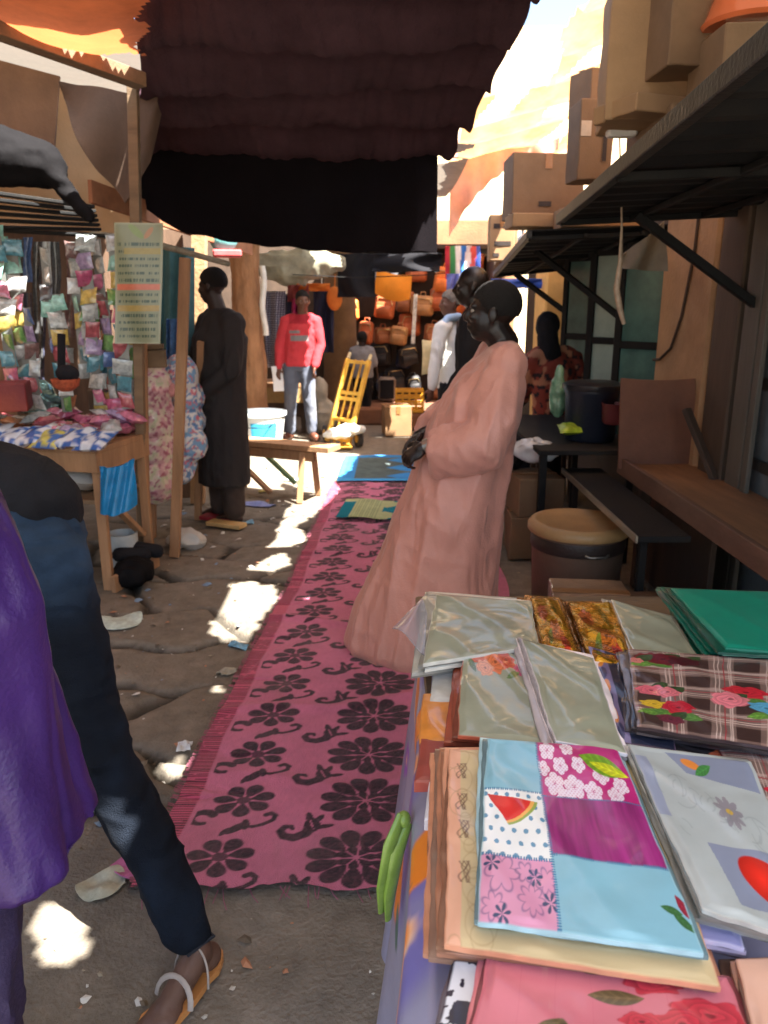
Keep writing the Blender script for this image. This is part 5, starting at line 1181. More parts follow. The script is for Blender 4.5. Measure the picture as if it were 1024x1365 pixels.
C = mixc(C, ell(A, v_, .45, .07, .16, .035, .3) * .7, rgb(120, 150, 80)); C = mixc(C, ell(A, v_, .7, .08, .10, .03, -.4) * .7, rgb(180, 120, 80))
Pp = np.stack([at(153, 297, 4.52) * (1 - a_) + at(217, 297, 4.52) * a_ for a_ in np.linspace(0, 1, 61)]); dn = at(153, 458, 4.52) - at(153, 297, 4.52)
Pq = Pp[None] + v_[..., None] * dn + np.stack([A * 0, .012 * np.sin(A * 5 + B * 4), A * 0], -1)
solo('hanging_card', 'green card of printed rows with orange bands, hung on the grey pole', 'card', thicken(gridmesh('hanging_card', Pq, C), .004), film_soft, smooth=True)
solo('wooden_box', 'small brown wooden box on top of the short post', 'box', MB().box(at(203, 478, 5.0) , (.17, .12, .11), .2).box(at(203, 462, 5.0), (.14, .09, .03), .2), wood2)
# hanging strips of little packets
pal = {'teal': rgb(40, 140, 160), 'pink': rgb(206, 100, 140), 'yellow': rgb(206, 176, 60), 'green': rgb(92, 160, 60), 'red': rgb(176, 50, 66), 'white': rgb(206, 210, 208), 'lilac': rgb(160, 140, 186), 'mint': rgb(130, 200, 184), 'orange': rgb(200, 120, 60), 'navy': rgb(40, 46, 86), 'black': rgb(30, 32, 36), 'blue': rgb(60, 110, 180), 'clear': rgb(176, 186, 184), 'brown': rgb(110, 64, 56), 'magenta': rgb(180, 40, 106)}
pm_ = {k: mat('packet_' + k, c * .72 + .07, rough=.22, var=.5, vs=26, bump=.35, bs=40, coat=.9, coatr=.06) for k, c in pal.items()}
card_m = mat('strip_card', rgb(120, 124, 120), rough=.35, var=.2, vs=10, coat=.3)
rs = random.Random(5)
front = [(-20, 300, 'mint teal mint pink white yellow green teal pink white', 1), (2, 318, 'teal mint white pink yellow green white teal lilac clear', 1), (100, 312, 'clear lilac magenta yellow green clear white teal clear red yellow', 1), (117, 318, 'white clear pink brown red orange lilac teal red yellow green', .8),
         (140, 312, 'clear mint yellow green pink teal red clear teal red', 1), (62, 392, 'mint clear yellow red teal white green', .9), (84, 322, 'brown clear white mint yellow lilac teal clear', .7), (160, 440, 'yellow green green clear teal red', .9),
         (24, 410, 'blue lilac brown clear red white', .7), (46, 330, 'clear white black mint clear blue', .6), (129, 400, 'red lilac green blue teal white red', .7), (72, 440, 'white clear red mint orange', .7), (150, 330, 'navy blue teal magenta clear', .6), (108, 405, 'clear red lilac teal clear pink', .8)]
for k, (px, py, cols, ws) in enumerate(front):
    cs = cols.split(); hgt = .10; top = at(px + 10, py, 4.66 + .06 * (k % 4)); w_ = .046 * ws
    T = Thing('packet_strip', f'hanging strip of packets in {cs[0]}, {cs[1]}, {cs[2]}, {cs[3]} then {cs[4]}, left stall', 'packet strip', top, 'strips of packets hanging in the left stall')
    n_ = len(cs); T.part('strip_card', MB().box(top - A_(0, -.012, n_ * hgt / 2), (w_ * 1.5, .004, n_ * hgt)), card_m)
    for i, c in enumerate(cs):
        p = top - A_(rs.uniform(-.014, .014), rs.uniform(-.01, .01), (i + .5) * hgt); T.part('packet', MB().pillow(p, (w_ + rs.uniform(-.010, .012), rs.uniform(-.03, .03), rs.uniform(-.01, .01)), (rs.uniform(-.012, .012), rs.uniform(-.02, .02), .047), .009, seed=k + i), pm_[c], True)
dark = [(-2, 315, 'mint', 95), (18, 318, 'black', 130), (30, 316, 'blue', 60), (44, 322, 'black', 170), (56, 322, 'white', 95), (68, 322, 'black', 90), (88, 330, 'brown', 120), (30, 390, 'navy', 150), (48, 420, 'navy', 140), (108, 330, 'navy', 60)]
for k, (px, py, c, ln) in enumerate(dark):
    def fs(a, b, px=px, py=py, ln=ln, k=k): return at(px + 11 * a, py + ln * b, 4.95 + .02 * k) + A_(.006 * math.sin(b * 6 + k), .02 * math.sin(a * 3), 0)
    nm = {0: 'mint ribbon at the far left', 1: 'black ribbon beside the mint one', 2: 'short blue ribbon between two black ones', 3: 'longest black ribbon', 4: 'white ribbon between black ones', 5: 'short black ribbon right of the white one', 6: 'brown ribbon left of the packet strips', 7: 'dark navy ribbon hanging low at left', 8: 'navy ribbon hanging low beside the black ladle', 9: 'short navy ribbon among the packet strips'}[k]
    solo('ribbon', nm + ' on the stall rack', 'ribbon', MB().sheet(fs, 4, 24, .012), pm_[c], 'ribbons hanging in the left stall', smooth=True)
solo('strip_rack', 'black rod from which the packet strips hang', 'rack', MB().tube([at(-60, 304, 4.9), at(170, 316, 4.85)], .012, 8), black_metal)
mb = MB().tube([at(82, 445, 4.45), at(82, 500, 4.45)], .022, 10); mb.ball(at(90, 498, 4.42), (.07, .03, .05), 14)
T = Thing('basket_scoop', 'black scoop with an orange woven bowl hanging in front of the packets', 'scoop', at(85, 500, 4.45)); T.part('handle', mb, blk, True)
T.part('bowl', MB().lathe(at(88, 512, 4.42), [(.03, -.04), (.07, -.01), (.08, .03), (.075, .03), (.05, 0)], 20), mat('orange_weave', rgb(176, 84, 52), rough=.8, var=.5, vs=40, bump=.5, bs=90), True)
# packets on the table
def heap(n, sfun, cols, label, group, th=.03, sz=(.075, .06)):
    for k in range(n):
        s, t, z = sfun(k); p = tp(s, t, z); a = rs.uniform(0, 6.28); tl_ = rs.uniform(-.5, .5)
        u = A_(math.cos(a), math.sin(a), tl_ * .6) * sz[0]; v = A_(-math.sin(a), math.cos(a), rs.uniform(-.3, .3)) * sz[1]
        solo('packet', label(k), 'packet', MB().pillow(p, u, v, th, seed=k), pm_[cols[k % len(cols)]], group, smooth=True)
bw = mat('blue_white_print', attr=True, rough=.25, var=.1, vs=10, coat=.6, coatr=.1, bump=.3, bs=40)
for k in range(11):
    s = .02 + .135 * k; p = tp(s, .03 + .02 * rs.random(), .885 + .012 * (k % 2)); mb = MB().pillow(p, -e1 * .09 + A_(0, 0, rs.uniform(-.02, .02)), e2 * .10 + A_(0, 0, .035), .032, n=13, seed=k)
    mb.c = [tuple(c_) for c_ in np.where((vn(np.array([q[0] for q in mb.v]) * 34, np.array([q[2] for q in mb.v]) * 40 + np.array([q[1] for q in mb.v]) * 20, k) > .5)[:, None], rgb(56, 100, 170), [rgb(206, 216, 226), rgb(206, 216, 226), rgb(196, 190, 90), rgb(216, 220, 226)][k % 4])]
    solo('packet', 'shiny blue and white packet in the row along the front edge of the stall table', 'packet', mb, bw, 'blue and white packets along the stall table edge', smooth=True, color=True)
heap(26, lambda k: (.02 + .62 * rs.random(), .14 + .40 * rs.random(), .89 + .035 * (k // 9)), ['pink', 'red', 'white', 'magenta', 'pink', 'clear', 'lilac'], lambda k: 'pink, red or white packet in the heap on the stall table', 'heap of pink packets on the stall table')
heap(10, lambda k: (.75 + .6 * rs.random(), .2 + .4 * rs.random(), .89 + .03 * (k // 5)), ['clear', 'red', 'white', 'orange'], lambda k: 'small packet in the mixed heap at the left end of the stall table', 'mixed packets at the left end of the stall table')
solo('magenta_bag', 'plump magenta bag standing on the pink packet heap', 'bag', MB().pillow(at(163, 555, 4.75), (.07, .02, .01), (-.02, 0, .12), .05), pm_['magenta'], smooth=True)
solo('foil_bag', 'crumpled silver and turquoise foil bag behind the row of blue packets', 'bag', remeshed(MB().ball(at(52, 532, 4.95), (.14, .10, .11)), .014, 1, folds((12, 12, 12), .05, 4)), mat('foil', rgb(140, 190, 196), rough=.2, metal=.7, var=.4, vs=9, bump=.4, bs=20), smooth=True)
solo('green_bottle', 'dark green bottle standing behind the packets', 'bottle', MB().lathe(at(88, 560, 5.0), [(.05, 0), (.055, .02), (.055, .13), (.02, .19), (.02, .24)], 18), mat('green_glass', rgb(40, 84, 56), rough=.15, var=.1, bump=0, coat=.5), smooth=True)
solo('maroon_box', 'maroon box with an orange front at the left end of the stall', 'box', MB().box(at(2, 528, 4.5), (.30, .25, .16), .3, bev=.006), mat('maroon_card', rgb(112, 34, 40), rough=.6, dirt=tuple(rgb(170, 80, 40)), vs=2))
solo('brown_carton', 'grey brown carton behind the magenta bag', 'box', MB().box(at(155, 530, 5.2), (.32, .22, .13), .15, bev=.004), mat('grey_card', rgb(122, 106, 92), rough=.85))
solo('blue_bag', 'bright blue plastic bag hanging from the corner of the stall table', 'bag', MB().sheet(lambda a, b: at(133 + 46 * a + 3 * b, 622 + 6 * math.sin(a * 3) - 12 * a + 62 * b, 4.16) + A_(0, -.05 * math.sin(a * 3.14) * b + .012 * math.sin(a * 17 + b * 4), 0), 20, 20, .012), mat('blue_plastic', rgb(24, 132, 190), rough=.3, var=.25, vs=7, bump=.5, bs=16, transl=.15, coat=.3), smooth=True)
# fabric bales
def bale(label, ctr, r, cols, seed, m):
    mb = MB(); c = A_(*ctr)
    for k in range(5): mb.ball(c + A_(rs.uniform(-.05, .05), rs.uniform(-.05, .05), r[2] * (-.75 + .4 * k)), (r[0] * rs.uniform(.85, 1.1), r[1], r[2] * .36), 16)
    def cf(V):
        n1 = vn3(V[:, 0] * 30, V[:, 1] * 30, V[:, 2] * 30, seed); n2 = vn3(V[:, 0] * 55, V[:, 1] * 55, V[:, 2] * 55, seed + 1); C = np.tile(cols[0], (len(V), 1))
        C[n1 > .56] = cols[1]; C[n2 > .66] = cols[2]; C[(n1 < .36) & (n2 > .45)] = cols[3]; return C
    return solo('fabric_bale', label, 'fabric bale', remeshed(mb, .014, 3, folds((14, 14, 9), .022, seed), color=cf), m, smooth=True)
pr = mat('printed_cotton', rough=.5, coat=.5, coatr=.12, cbump=.5, attr=True, var=.12, bump=.3, bs=80)
bale('tall bulging bale of pink and cream floral fabric between the timber posts', (-1.60, 5.28, .83), (.17, .16, .52), [rgb(228, 216, 200), rgb(220, 176, 182), rgb(180, 110, 130), rgb(206, 210, 176)], 71, pr)
bale('bale of blue and white floral fabric behind the thin post', (-1.44, 5.50, .80), (.13, .13, .40), [rgb(220, 222, 222), rgb(120, 166, 206), rgb(206, 120, 136), rgb(90, 134, 186)], 75, pr)
solo('fabric_roll', 'white and pale red roll of cloth lying on the fabric bales', 'fabric roll', MB().limb([at(192, 508, 5.2), at(228, 520, 5.3)], [.06, .05], 14), mat('pale_red_cotton', rgb(206, 150, 150), rough=.8, var=.4, vs=20), smooth=True)
# on the ground
p0 = G(205, 775)
T = Thing('shoe_bag', 'black plastic bag with a pair of black flat shoes on top', 'bag', p0 * A_(1, 1, 0))
T.part('bag', remeshed(MB().ball((-1.50, 4.36, .07), (.12, .15, .08)), .012, 1, folds((14, 14, 14), .03, 5)), _M['black_plastic_sheet'], True)
T.part('shoe', MB().limb([(-1.60, 4.42, .16), (-1.48, 4.50, .13)], [.045, .05]), blk, True); T.part('shoe', MB().limb([(-1.56, 4.54, .17), (-1.42, 4.58, .13)], [.042, .045]), blk, True)
solo('white_bag', 'crumpled white plastic bag on the ground by the tall post', 'bag', remeshed(MB().ball(G(250, 728) + A_(0, 0, .05), (.14, .10, .07)), .012, 1, folds((13, 13, 13), .035, 8)), mat('white_plastic', rgb(206, 206, 200), rough=.35, var=.1, bump=.3, bs=20, transl=.2), smooth=True)
solo('grey_tub', 'pale grey plastic container under the stall table', 'container', MB().lathe((-1.62, 4.55, 0), [(.08, 0), (.085, .01), (.095, .26), (.085, .26), (.08, .05)], 20), mat('pale_plastic', rgb(176, 184, 184), rough=.5), smooth=True)
solo('under_bag', 'white plastic parcel on the shelf under the stall table', 'parcel', MB().pillow(tp(.35, .25, .62), -e1 * .25, e2 * .15, .07), _M['white_plastic'], smooth=True)
solo('under_shelf', 'plank shelf under the stall table', 'shelf', MB().box(tp(.75, .28, .53), (1.4, .5, .025), ax=(-e1, -e2, A_(0, 0, 1))), wood2)
def litter(label, px, py, w_, h_, c, rot=0, cat='litter', m=None, z=.012):
    p = G(px, py); p[2] = gz(p[0], p[1]); ca, sa = math.cos(rot), math.sin(rot); sd = px
    def f(a, b):
        x, y = (a - .5) * w_, (b - .5) * h_; k = 1 + .18 * math.sin(6 * a + sd) * math.sin(5 * b + sd * .7)
        X_, Y_ = p[0] + (x * ca - y * sa) * k, p[1] + (x * sa + y * ca) * k; return (X_, Y_, gz(X_, Y_) + z + .012 * math.sin(a * 7 + sd) * math.sin(b * 6))
    return solo('litter', label, cat, MB().sheet(f, 8, 8, .003), m or mat('litter_%d' % px, c, rough=.5, var=.3, vs=30, bump=.2), smooth=True)
litter('pale green paper scrap on the paving by the jeans', 155, 830, .24, .20, rgb(190, 206, 196), .3)
litter('blue and white wrapper beside the red sandal', 318, 695, .22, .12, rgb(110, 160, 186), .2)
litter('large pale violet plastic scrap on the ground in the sun', 340, 672, .34, .14, rgb(130, 140, 190), -.2)
litter('small red wrapper near the dark robed man', 300, 678, .12, .06, rgb(170, 40, 60), .5)
litter('pink frayed cloth scrap beside the jeans leg', 185, 1160, .16, .09, rgb(176, 96, 140), -.6, z=.02)
litter('torn white paper by the bright patch in front of the carpet', 137, 1178, .12, .10, rgb(170, 170, 150), .8)
litter('crushed white cup beside the carpet edge', 246, 996, .05, .05, rgb(206, 206, 206), .1, z=.02)
litter('grey paper scrap at the carpet fringe', 303, 892, .09, .05, rgb(150, 146, 130), .6)
litter('tan leaf of card at the carpet fringe', 318, 858, .10, .05, rgb(150, 138, 112), -.5)
litter('white scrap in the lane beyond the sun patch', 388, 640, .20, .08, rgb(216, 216, 206), 0)
litter('small yellow wrapper on the lane near the bench', 352, 655, .10, .05, rgb(196, 180, 90), .4)
litter('crumpled tan paper half hidden by the purple tunic', 108, 985, .12, .10, rgb(176, 140, 100), .4, z=.02)
litter('grey plastic scrap beside the tan paper', 122, 1065, .10, .16, rgb(150, 150, 146), .2, z=.02)
litter('torn brown paper by the jeans knee', 150, 1088, .07, .06, rgb(170, 130, 86), .9, z=.02)

# grit and shreds trodden into the ground
mb = MB(); rg = random.Random(77); pale = [rgb(190, 186, 176), rgb(150, 140, 120), rgb(206, 204, 196), rgb(120, 140, 160), rgb(96, 84, 70), rgb(170, 120, 90)]
for k in range(900):
    y = .9 + 7 * rg.random() ** 1.3; x = -1.7 + 1.75 * rg.random()
    if y > 1.8 and x > float(carpet_left(y)) - .08: continue
    z = gz(x, y); r_ = (.003 + .012 * rg.random() ** 3) * (1 + .15 * y); a = rg.uniform(0, 6.3); c_ = pale[min(5, int(rg.random() * 6))] if k % 3 else rgb(110, 98, 82)
    V = [(x + r_ * math.cos(a + q) * (1 + .5 * math.sin(q * 2 + k)), y + r_ * math.sin(a + q), z + .002 + (r_ * .5 if q > 2 else 0)) for q in (0, 1.3, 2.6, 3.9, 5.1)] + [(x, y, z + r_ * .7 + .002)]
    mb.add(V, [(0, 1, 5), (1, 2, 5), (2, 3, 5), (3, 4, 5), (4, 0, 5)], c_)
solo('grit', 'pale grit and shreds of litter trodden into the lane', 'grit', mb, mat('grit', attr=True, rough=.9, var=.2, bump=0), color=True, kind='stuff')

# ================================================================== middle distance left: bench, bucket, trunk
pA, pB = G(292, 585, .46), G(446, 598, .46)
T = Thing('bench', 'narrow sunlit timber bench with crossed legs in front of the white bucket', 'bench', (pA + pB) / 2 * A_(1, 1, 0))
dv = nrm(pB - pA); sdv = A_(-dv[1], dv[0], 0)
T.part('seat', MB().beam(pA, pB, .22, .045), wood)
T.part('apron', MB().beam(pA + A_(0, 0, -.07) - sdv * .08, pB + A_(0, 0, -.07) - sdv * .08 - dv * .15, .03, .08), wood)
for s, dx in ((.12, .16), (.78, -.02)):
    o = pA * (1 - s) + pB * s
    T.part('leg', MB().beam(o - sdv * .09 - A_(0, 0, .03), (o - sdv * .16) * A_(1, 1, 0), .05, .035), wood); T.part('leg', MB().beam(o + sdv * .09 - A_(0, 0, .03), (o + sdv * .16) * A_(1, 1, 0), .05, .035), wood)
T.part('brace', MB().beam(pA + dv * .15 - A_(0, 0, .06) - sdv * .10, (pA + dv * .62) * A_(1, 1, 0) + A_(0, 0, .06) - sdv * .15, .05, .03), wood)
T.part('brace', MB().beam(pA + dv * .38 - A_(0, 0, .06) + sdv * .05, (pA + dv * .72) * A_(1, 1, 0) + A_(0, 0, .10) + sdv * .10, .05, .03), mat('green_timber', rgb(110, 150, 110), rough=.7))
bx, by = -1.40, 8.75
T = Thing('bucket', 'big white plastic bucket with a light blue side, in full sun', 'bucket', (bx, by, 0))
T.part('wall', MB().lathe((bx, by, 0), [(.21, 0), (.22, .01), (.27, .40), (.29, .41), (.29, .45), (.265, .45), (.255, .39), (.2, .03)], 32), mat('white_bucket', rgb(214, 222, 226), rough=.35, var=.05, bump=.05), True)
mb = MB()
for k in range(9):
    a0 = -1.9 + .13 * k; a1 = a0 + .13; r0 = lambda z: .2215 + .05 * (z / .40) + .002
    mb.add([(bx + r0(.06) * math.cos(a0), by + r0(.06) * math.sin(a0), .06), (bx + r0(.06) * math.cos(a1), by + r0(.06) * math.sin(a1), .06), (bx + r0(.34) * math.cos(a1), by + r0(.34) * math.sin(a1), .34), (bx + r0(.34) * math.cos(a0), by + r0(.34) * math.sin(a0), .34)], [(0, 1, 2, 3)])
T.part('blue_label', mb, mat('sky_blue', rgb(60, 170, 214), rough=.4, var=.1), True)
T.part('handle', MB().tube([(bx - .28, by - .05, .40), (bx - .1, by - .29, .30), (bx + .1, by - .29, .30), (bx + .28, by - .05, .40)], .006, 8), black_metal, True)
tx, ty = -1.60, 9.35
def trk(z, k): return ring((tx + .02 * math.sin(z * 2.1) - .05 * max(0, .8 - z), ty + .02 * math.cos(z * 3), z), .165 + .06 * max(0, .8 - z) + .012 * math.sin(z * 9), .165 + .06 * max(0, .8 - z), 40, None, .035, z * .9, 9)
T = Thing('tree_trunk', 'bare brown tree trunk rising through the stalls behind the dark robed man', 'tree', (tx, ty, 0))
T.part('trunk', remeshed(MB().loft([trk(z, 0) for z in np.linspace(-.03, 3.4, 40)]), .016, 1, folds((20, 20, 4), .014, 7)), mat('bark', rgb(150, 108, 74), rough=.95, var=.4, vs=8, bump=.9, bs=45, vscale=(1, 1, .35)), True)
T.part('limb', MB().limb([(tx, ty, 3.3), (tx - .35, ty + .2, 3.9), (tx - .8, ty + .3, 4.6)], [.14, .09, .05]), _M['bark'], True); T.part('limb', MB().limb([(tx, ty, 3.3), (tx + .3, ty + .3, 4.0), (tx + .5, ty + .7, 4.8)], [.13, .08, .04]), _M['bark'], True)
solo('white_rag', 'long white rag tied along the side of the tree trunk', 'rag', MB().sheet(lambda a, b: (tx + .17 + .06 * a + .015 * math.sin(b * 8), ty - .09 - .04 * math.sin(a * 3), 2.05 - .78 * b), 6, 20, .012), mat('white_cotton_rag', rgb(222, 218, 208), rough=.85, bump=.3), smooth=True)
hat = Thing('sun_hat', 'turquoise cap with a red brim hanging under the fascia board', 'hat', at(298, 325, 6.9)); hat.part('crown', MB().ball(at(298, 320, 6.9), (.12, .10, .10)), mat('turquoise_cloth', rgb(90, 160, 160), rough=.85), True)
hat.part('brim', MB().box(at(303, 338, 6.85), (.24, .16, .06), .2, bev=.02), mat('coral_cloth', rgb(196, 84, 84), rough=.85))

# ================================================================== far left stall: hung fabrics behind the man in red
def hang(label, x0, x1, y0, y1, Y, m, fold=.05, f=10, name='cloth', taper=0, sk=0):
    def fn(a, b): return at(x0 + (x1 - x0) * a + taper * (a - .5) * b + sk * b, y0 + (y1 - y0) * b, Y) + A_(0, fold * math.sin(a * f + 2 * math.sin(b * 3)), 0)
    return solo(name, label, 'cloth', MB().sheet(fn, 26, 20, .01), m, smooth=True)
grid_m = mat('grey_check', attr=True, rough=.85, var=.1)
A, B = np.meshgrid(np.linspace(0, 1, 70), np.linspace(0, 1, 200)); Pg = np.stack([at(354 + 26 * a_, 388, 10.1) for a_ in np.linspace(0, 1, 70)])[None] + (1 - B)[..., None] * (at(354, 490, 10.1) - at(354, 388, 10.1)) + np.stack([A * 0, .06 * np.sin(A * 8), A * 0], -1)
Cg2 = np.where((((A * 9 + np.sin(B * 3)) % 1 < .45) & ((B * 34) % 1 < .5))[..., None], rgb(196, 200, 214), rgb(96, 98, 118))
solo('cloth', 'grey cloth with a fine white check hanging left of the man in red', 'cloth', thicken(gridmesh('cloth', Pg, Cg2), .01), grid_m, smooth=True)
navy_c = mat('navy_cotton', rgb(34, 38, 62), rough=.85, var=.2)
hang('navy cloth hanging beside the checked cloth', 378, 398, 392, 492, 10.25, navy_c)
hang('navy cloth hanging behind the head of the man in red', 418, 445, 385, 470, 10.3, navy_c)
hang('short magenta cloth hanging by the head of the man in red', 389, 400, 398, 425, 10.0, mat('magenta_cotton', rgb(170, 40, 92), rough=.85))
hang('faded red cloth hanging high behind the man in red', 383, 412, 380, 402, 10.1, mat('faded_red', rgb(140, 62, 60), rough=.85))
hang('two tone orange cloth strip hung above the man in red', 393, 440, 378, 388, 10.1, mat('orange_cotton', rgb(214, 118, 40), rough=.8, var=.2), fold=.02)
solo('orange_pouch', 'round orange pouch hanging right of the man in red', 'pouch', MB().ball(at(446, 398, 10.0), (.10, .05, .15)).tube([at(446, 384, 10.0), at(447, 366, 10.0)], .008, 6), _M['orange_cotton'], smooth=True)
solo('bundled_cloth', 'bunched grey green cloth slung under the black curtain', 'cloth', remeshed(MB().limb([at(352, 352, 9.7), at(380, 358, 9.7), at(410, 350, 9.7), at(448, 352, 9.7)], [.14, .20, .19, .12], 16).limb([at(402, 362, 9.65), at(405, 378, 9.65)], [.10, .03]), .022, 2, folds((7, 7, 9), .06, 14)), mat('grey_green_cloth', rgb(140, 136, 116), rough=.85, var=.4, vs=5), smooth=True)
hang('black cloth hanging between the bundled cloth and the orange pillow', 450, 500, 338, 396, 9.9, blk, fold=.08, f=7)
hang('black sagging cloth under the right end of the curtain', 500, 590, 338, 362, 8.4, blk, fold=.06, f=6, sk=-4)
solo('brown_pillar', 'brown mud pillar between the cloth stall and the bag stall', 'pillar', MB().lathe((-.62, 11.2, 0), [(.27, -.02), (.25, .3), (.23, 1.2), (.21, 2.4)], 20), mat('dark_mud', rgb(116, 88, 60), rough=.95, var=.3, vs=4, bump=.5), smooth=True)
T = Thing('cloth_counter', 'low counter with a beige front left of the man in red', 'counter', (-1.75, 10.2, 0))
T.part('counter_top', MB().box((-1.75, 10.25, .62), (1.5, .7, .05)), wood); T.part('front_panel', MB().box((-1.75, 9.92, .50), (1.5, .03, .20)), mat('beige_panel', rgb(176, 146, 96), rough=.8))
for x in (-2.45, -1.05): T.part('leg', MB().beam((x, 10.0, 0), (x, 10.0, .6), .06, .06), dark_wood)
solo('grey_sack', 'slumped pale grey sack behind the legs of the man in red', 'sack', remeshed(MB().ball((-.80, 10.0, .22), (.20, .16, .24)).ball((-.84, 10.0, .52), (.12, .12, .20)), .018, 2, folds((9, 9, 9), .04, 3)), mat('grey_sacking', rgb(160, 154, 140), rough=.9), smooth=True)
solo('far_stall_wall', 'dark wall behind the hung fabrics', 'wall', MB().box((-2.2, 11.6, 1.3), (2.6, .2, 2.6)), mat('shade_wall', rgb(86, 70, 58), rough=.95, var=.3))
# ------------------------------------------------------------------ yellow hand trolley
yel = mat('yellow_paint', rgb(232, 182, 72), rough=.5, var=.15, vs=8, bump=.1, dirt=tuple(rgb(176, 130, 50)))
T = Thing('hand_trolley', 'yellow upright hand trolley carrying white sacks on its toe plate', 'trolley', (-.5, 8.95, 0))
bL, bR = G(436, 592) + A_(0, 0, .04), G(464, 598) + A_(0, 0, .04); tL, tR = at(464, 478, 9.25), at(492, 481, 9.25)
for a, b in ((bL, tL), (bR, tR)): T.part('rail', MB().beam(a, b, .05, .05), yel)
for s in (.05, .28, .53, .60, .97): T.part('crossbar', MB().beam(bL * (1 - s) + tL * s, bR * (1 - s) + tR * s, .04, .04), yel)
for q_ in (.36, .68): T.part('slat', MB().beam((bL * (1 - q_) + bR * q_) * .45 + (tL * (1 - q_) + tR * q_) * .55, tL * (1 - q_) + tR * q_, .026, .02), yel); T.part('slat', MB().beam((bL * (1 - q_) + bR * q_), (bL * (1 - q_) + bR * q_) * .45 + (tL * (1 - q_) + tR * q_) * .55, .026, .02), yel)
for e_ in (tL, tR): T.part('grip', MB().tube([e_, e_ + A_(.02, .06, .06)], .022, 10), mat('grip_plastic', rgb(200, 190, 150), rough=.5), True)
mb = MB(); mb.beam((bL + bR) / 2 + A_(-.16, -.12, -.02), (bL + bR) / 2 + A_(.18, -.10, -.02), .24, .02); T.part('toe_plate', mb, yel)
for w_ in (bR + A_(.12, .12, .06), bL + A_(-.02, .20, .06)):
    wh = T.part('wheel', MB().tube([w_ - A_(.025, .01, 0), w_ + A_(.025, .01, 0)], .10, 24), mat('tyre', rgb(60, 58, 56), rough=.8), True); T.part('hub', MB().tube([w_ - A_(.03, .012, 0), w_ + A_(.03, .012, 0)], .05, 16), yel, True, wh)
for k in range(2): solo('white_sack', ['flat white sack lying on the trolley foot', 'second white sack folded over the trolley foot'][k], 'sack', remeshed(MB().ball((bL + bR) / 2 + A_(.02 + .14 * k, -.12 + .02 * k, .13 + .05 * k), (.19, .12, .06)), .014, 1, folds((10, 10, 10), .03, 8 + k)), mat('white_sacking', rgb(216, 214, 206), rough=.8), smooth=True)

# ------------------------------------------------------------------ bag stall at the end of the lane
solo('added_stall_roof', 'low roof added to keep the bag stall dark', 'roof', MB().box((.4, 12.2, 2.42), (3.4, 1.3, .06)), dark_wood)  # roof put in to hold the bags in shade
solo('stall_ledge', 'raised brown step in front of the bag stall', 'step', MB().box((.4, 11.2, .11), (2.3, 1.0, .24), bev=.03), mat('brown_step', rgb(122, 84, 62), rough=.95, var=.25, bump=.5))
solo('side_wall', 'dark side wall of the bag stall', 'wall', MB().box((1.55, 11.9, 1.15), (.12, 1.9, 2.3)), dark_wood)
bagm = {k: mat('bag_' + k, c, rough=.6, var=.3, vs=9, bump=.35, bs=70) for k, c in {'orange': rgb(226, 124, 52), 'brown': rgb(150, 92, 56), 'black': rgb(34, 32, 34), 'navy': rgb(38, 44, 66), 'rust': rgb(186, 98, 54), 'tan': rgb(176, 130, 84)}.items()}
zip_m = mat('zip_metal', rgb(176, 160, 120), rough=.3, metal=.9, bump=0)
def backpack(label, p, w_, h_, m):
    T = Thing('backpack', label, 'bag', p, 'bags hanging in the bag stall')
    mb = MB(); c = A_(*p); mb.box(c + A_(0, .08, h_ / 2), (w_, .15, h_), bev=.04); T.part('body', mb, m, 40); T.o.rotation_euler = (rs.uniform(-.1, .1), rs.uniform(-.16, .16), rs.uniform(-.25, .25))
    T.part('front_pocket', MB().box(c + A_(0, -.015, h_ * .32), (w_ * .78, .07, h_ * .48), bev=.025), m, 40)
    T.part('handle', MB().tube([c + A_(-.04, .08, h_ - .01), c + A_(-.03, .08, h_ + .05), c + A_(.03, .08, h_ + .05), c + A_(.04, .08, h_ - .01)], .009, 6), m, True)
    T.part('zip', MB().tube([c + A_(-w_ * .42, .0, h_ * .60), c + A_(-w_ * .3, -.002, h_ * .86), c + A_(w_ * .3, -.002, h_ * .86), c + A_(w_ * .42, .0, h_ * .60)], .006, 6), zip_m, True)
    return T
rowsn = ['bottom', 'second lowest', 'middle', 'upper', 'top']; coln = ['leftmost', 'second from left', 'third from left', 'middle', 'third from right', 'second from right', 'rightmost']
layout = ['black navy black black brown black brown', 'brown black navy black black brown rust', 'rust brown tan rust brown orange orange', 'orange rust brown tan rust orange rust', 'brown black black rust orange orange rust']
for r_, ln in enumerate(layout):
    for c_, cn in enumerate(ln.split()):
        w_ = .19 + .15 * rs.random(); h_ = .22 + .20 * rs.random()
        backpack(f'{cn} bag, {coln[c_]} in the {rowsn[r_]} row of the bag stall', (-.38 + .285 * c_ + rs.uniform(-.10, .10), 11.72 - .28 * rs.random(), .27 + .40 * r_ + rs.uniform(-.10, .11)), w_, h_, bagm[cn])
solo('bag_rack', 'dark slatted rack the bags hang on', 'rack', MB().box((.45, 12.02, 1.25), (2.1, .03, 2.1)).box((.45, 11.98, .235), (2.1, .3, .02)).box((.45, 11.98, 1.45), (2.1, .1, .02)), dark_wood)
T = Thing('suitcase', 'grey suitcase standing on the step of the bag stall', 'suitcase', at(516, 530, 11.4)); c = at(516, 518, 11.4)
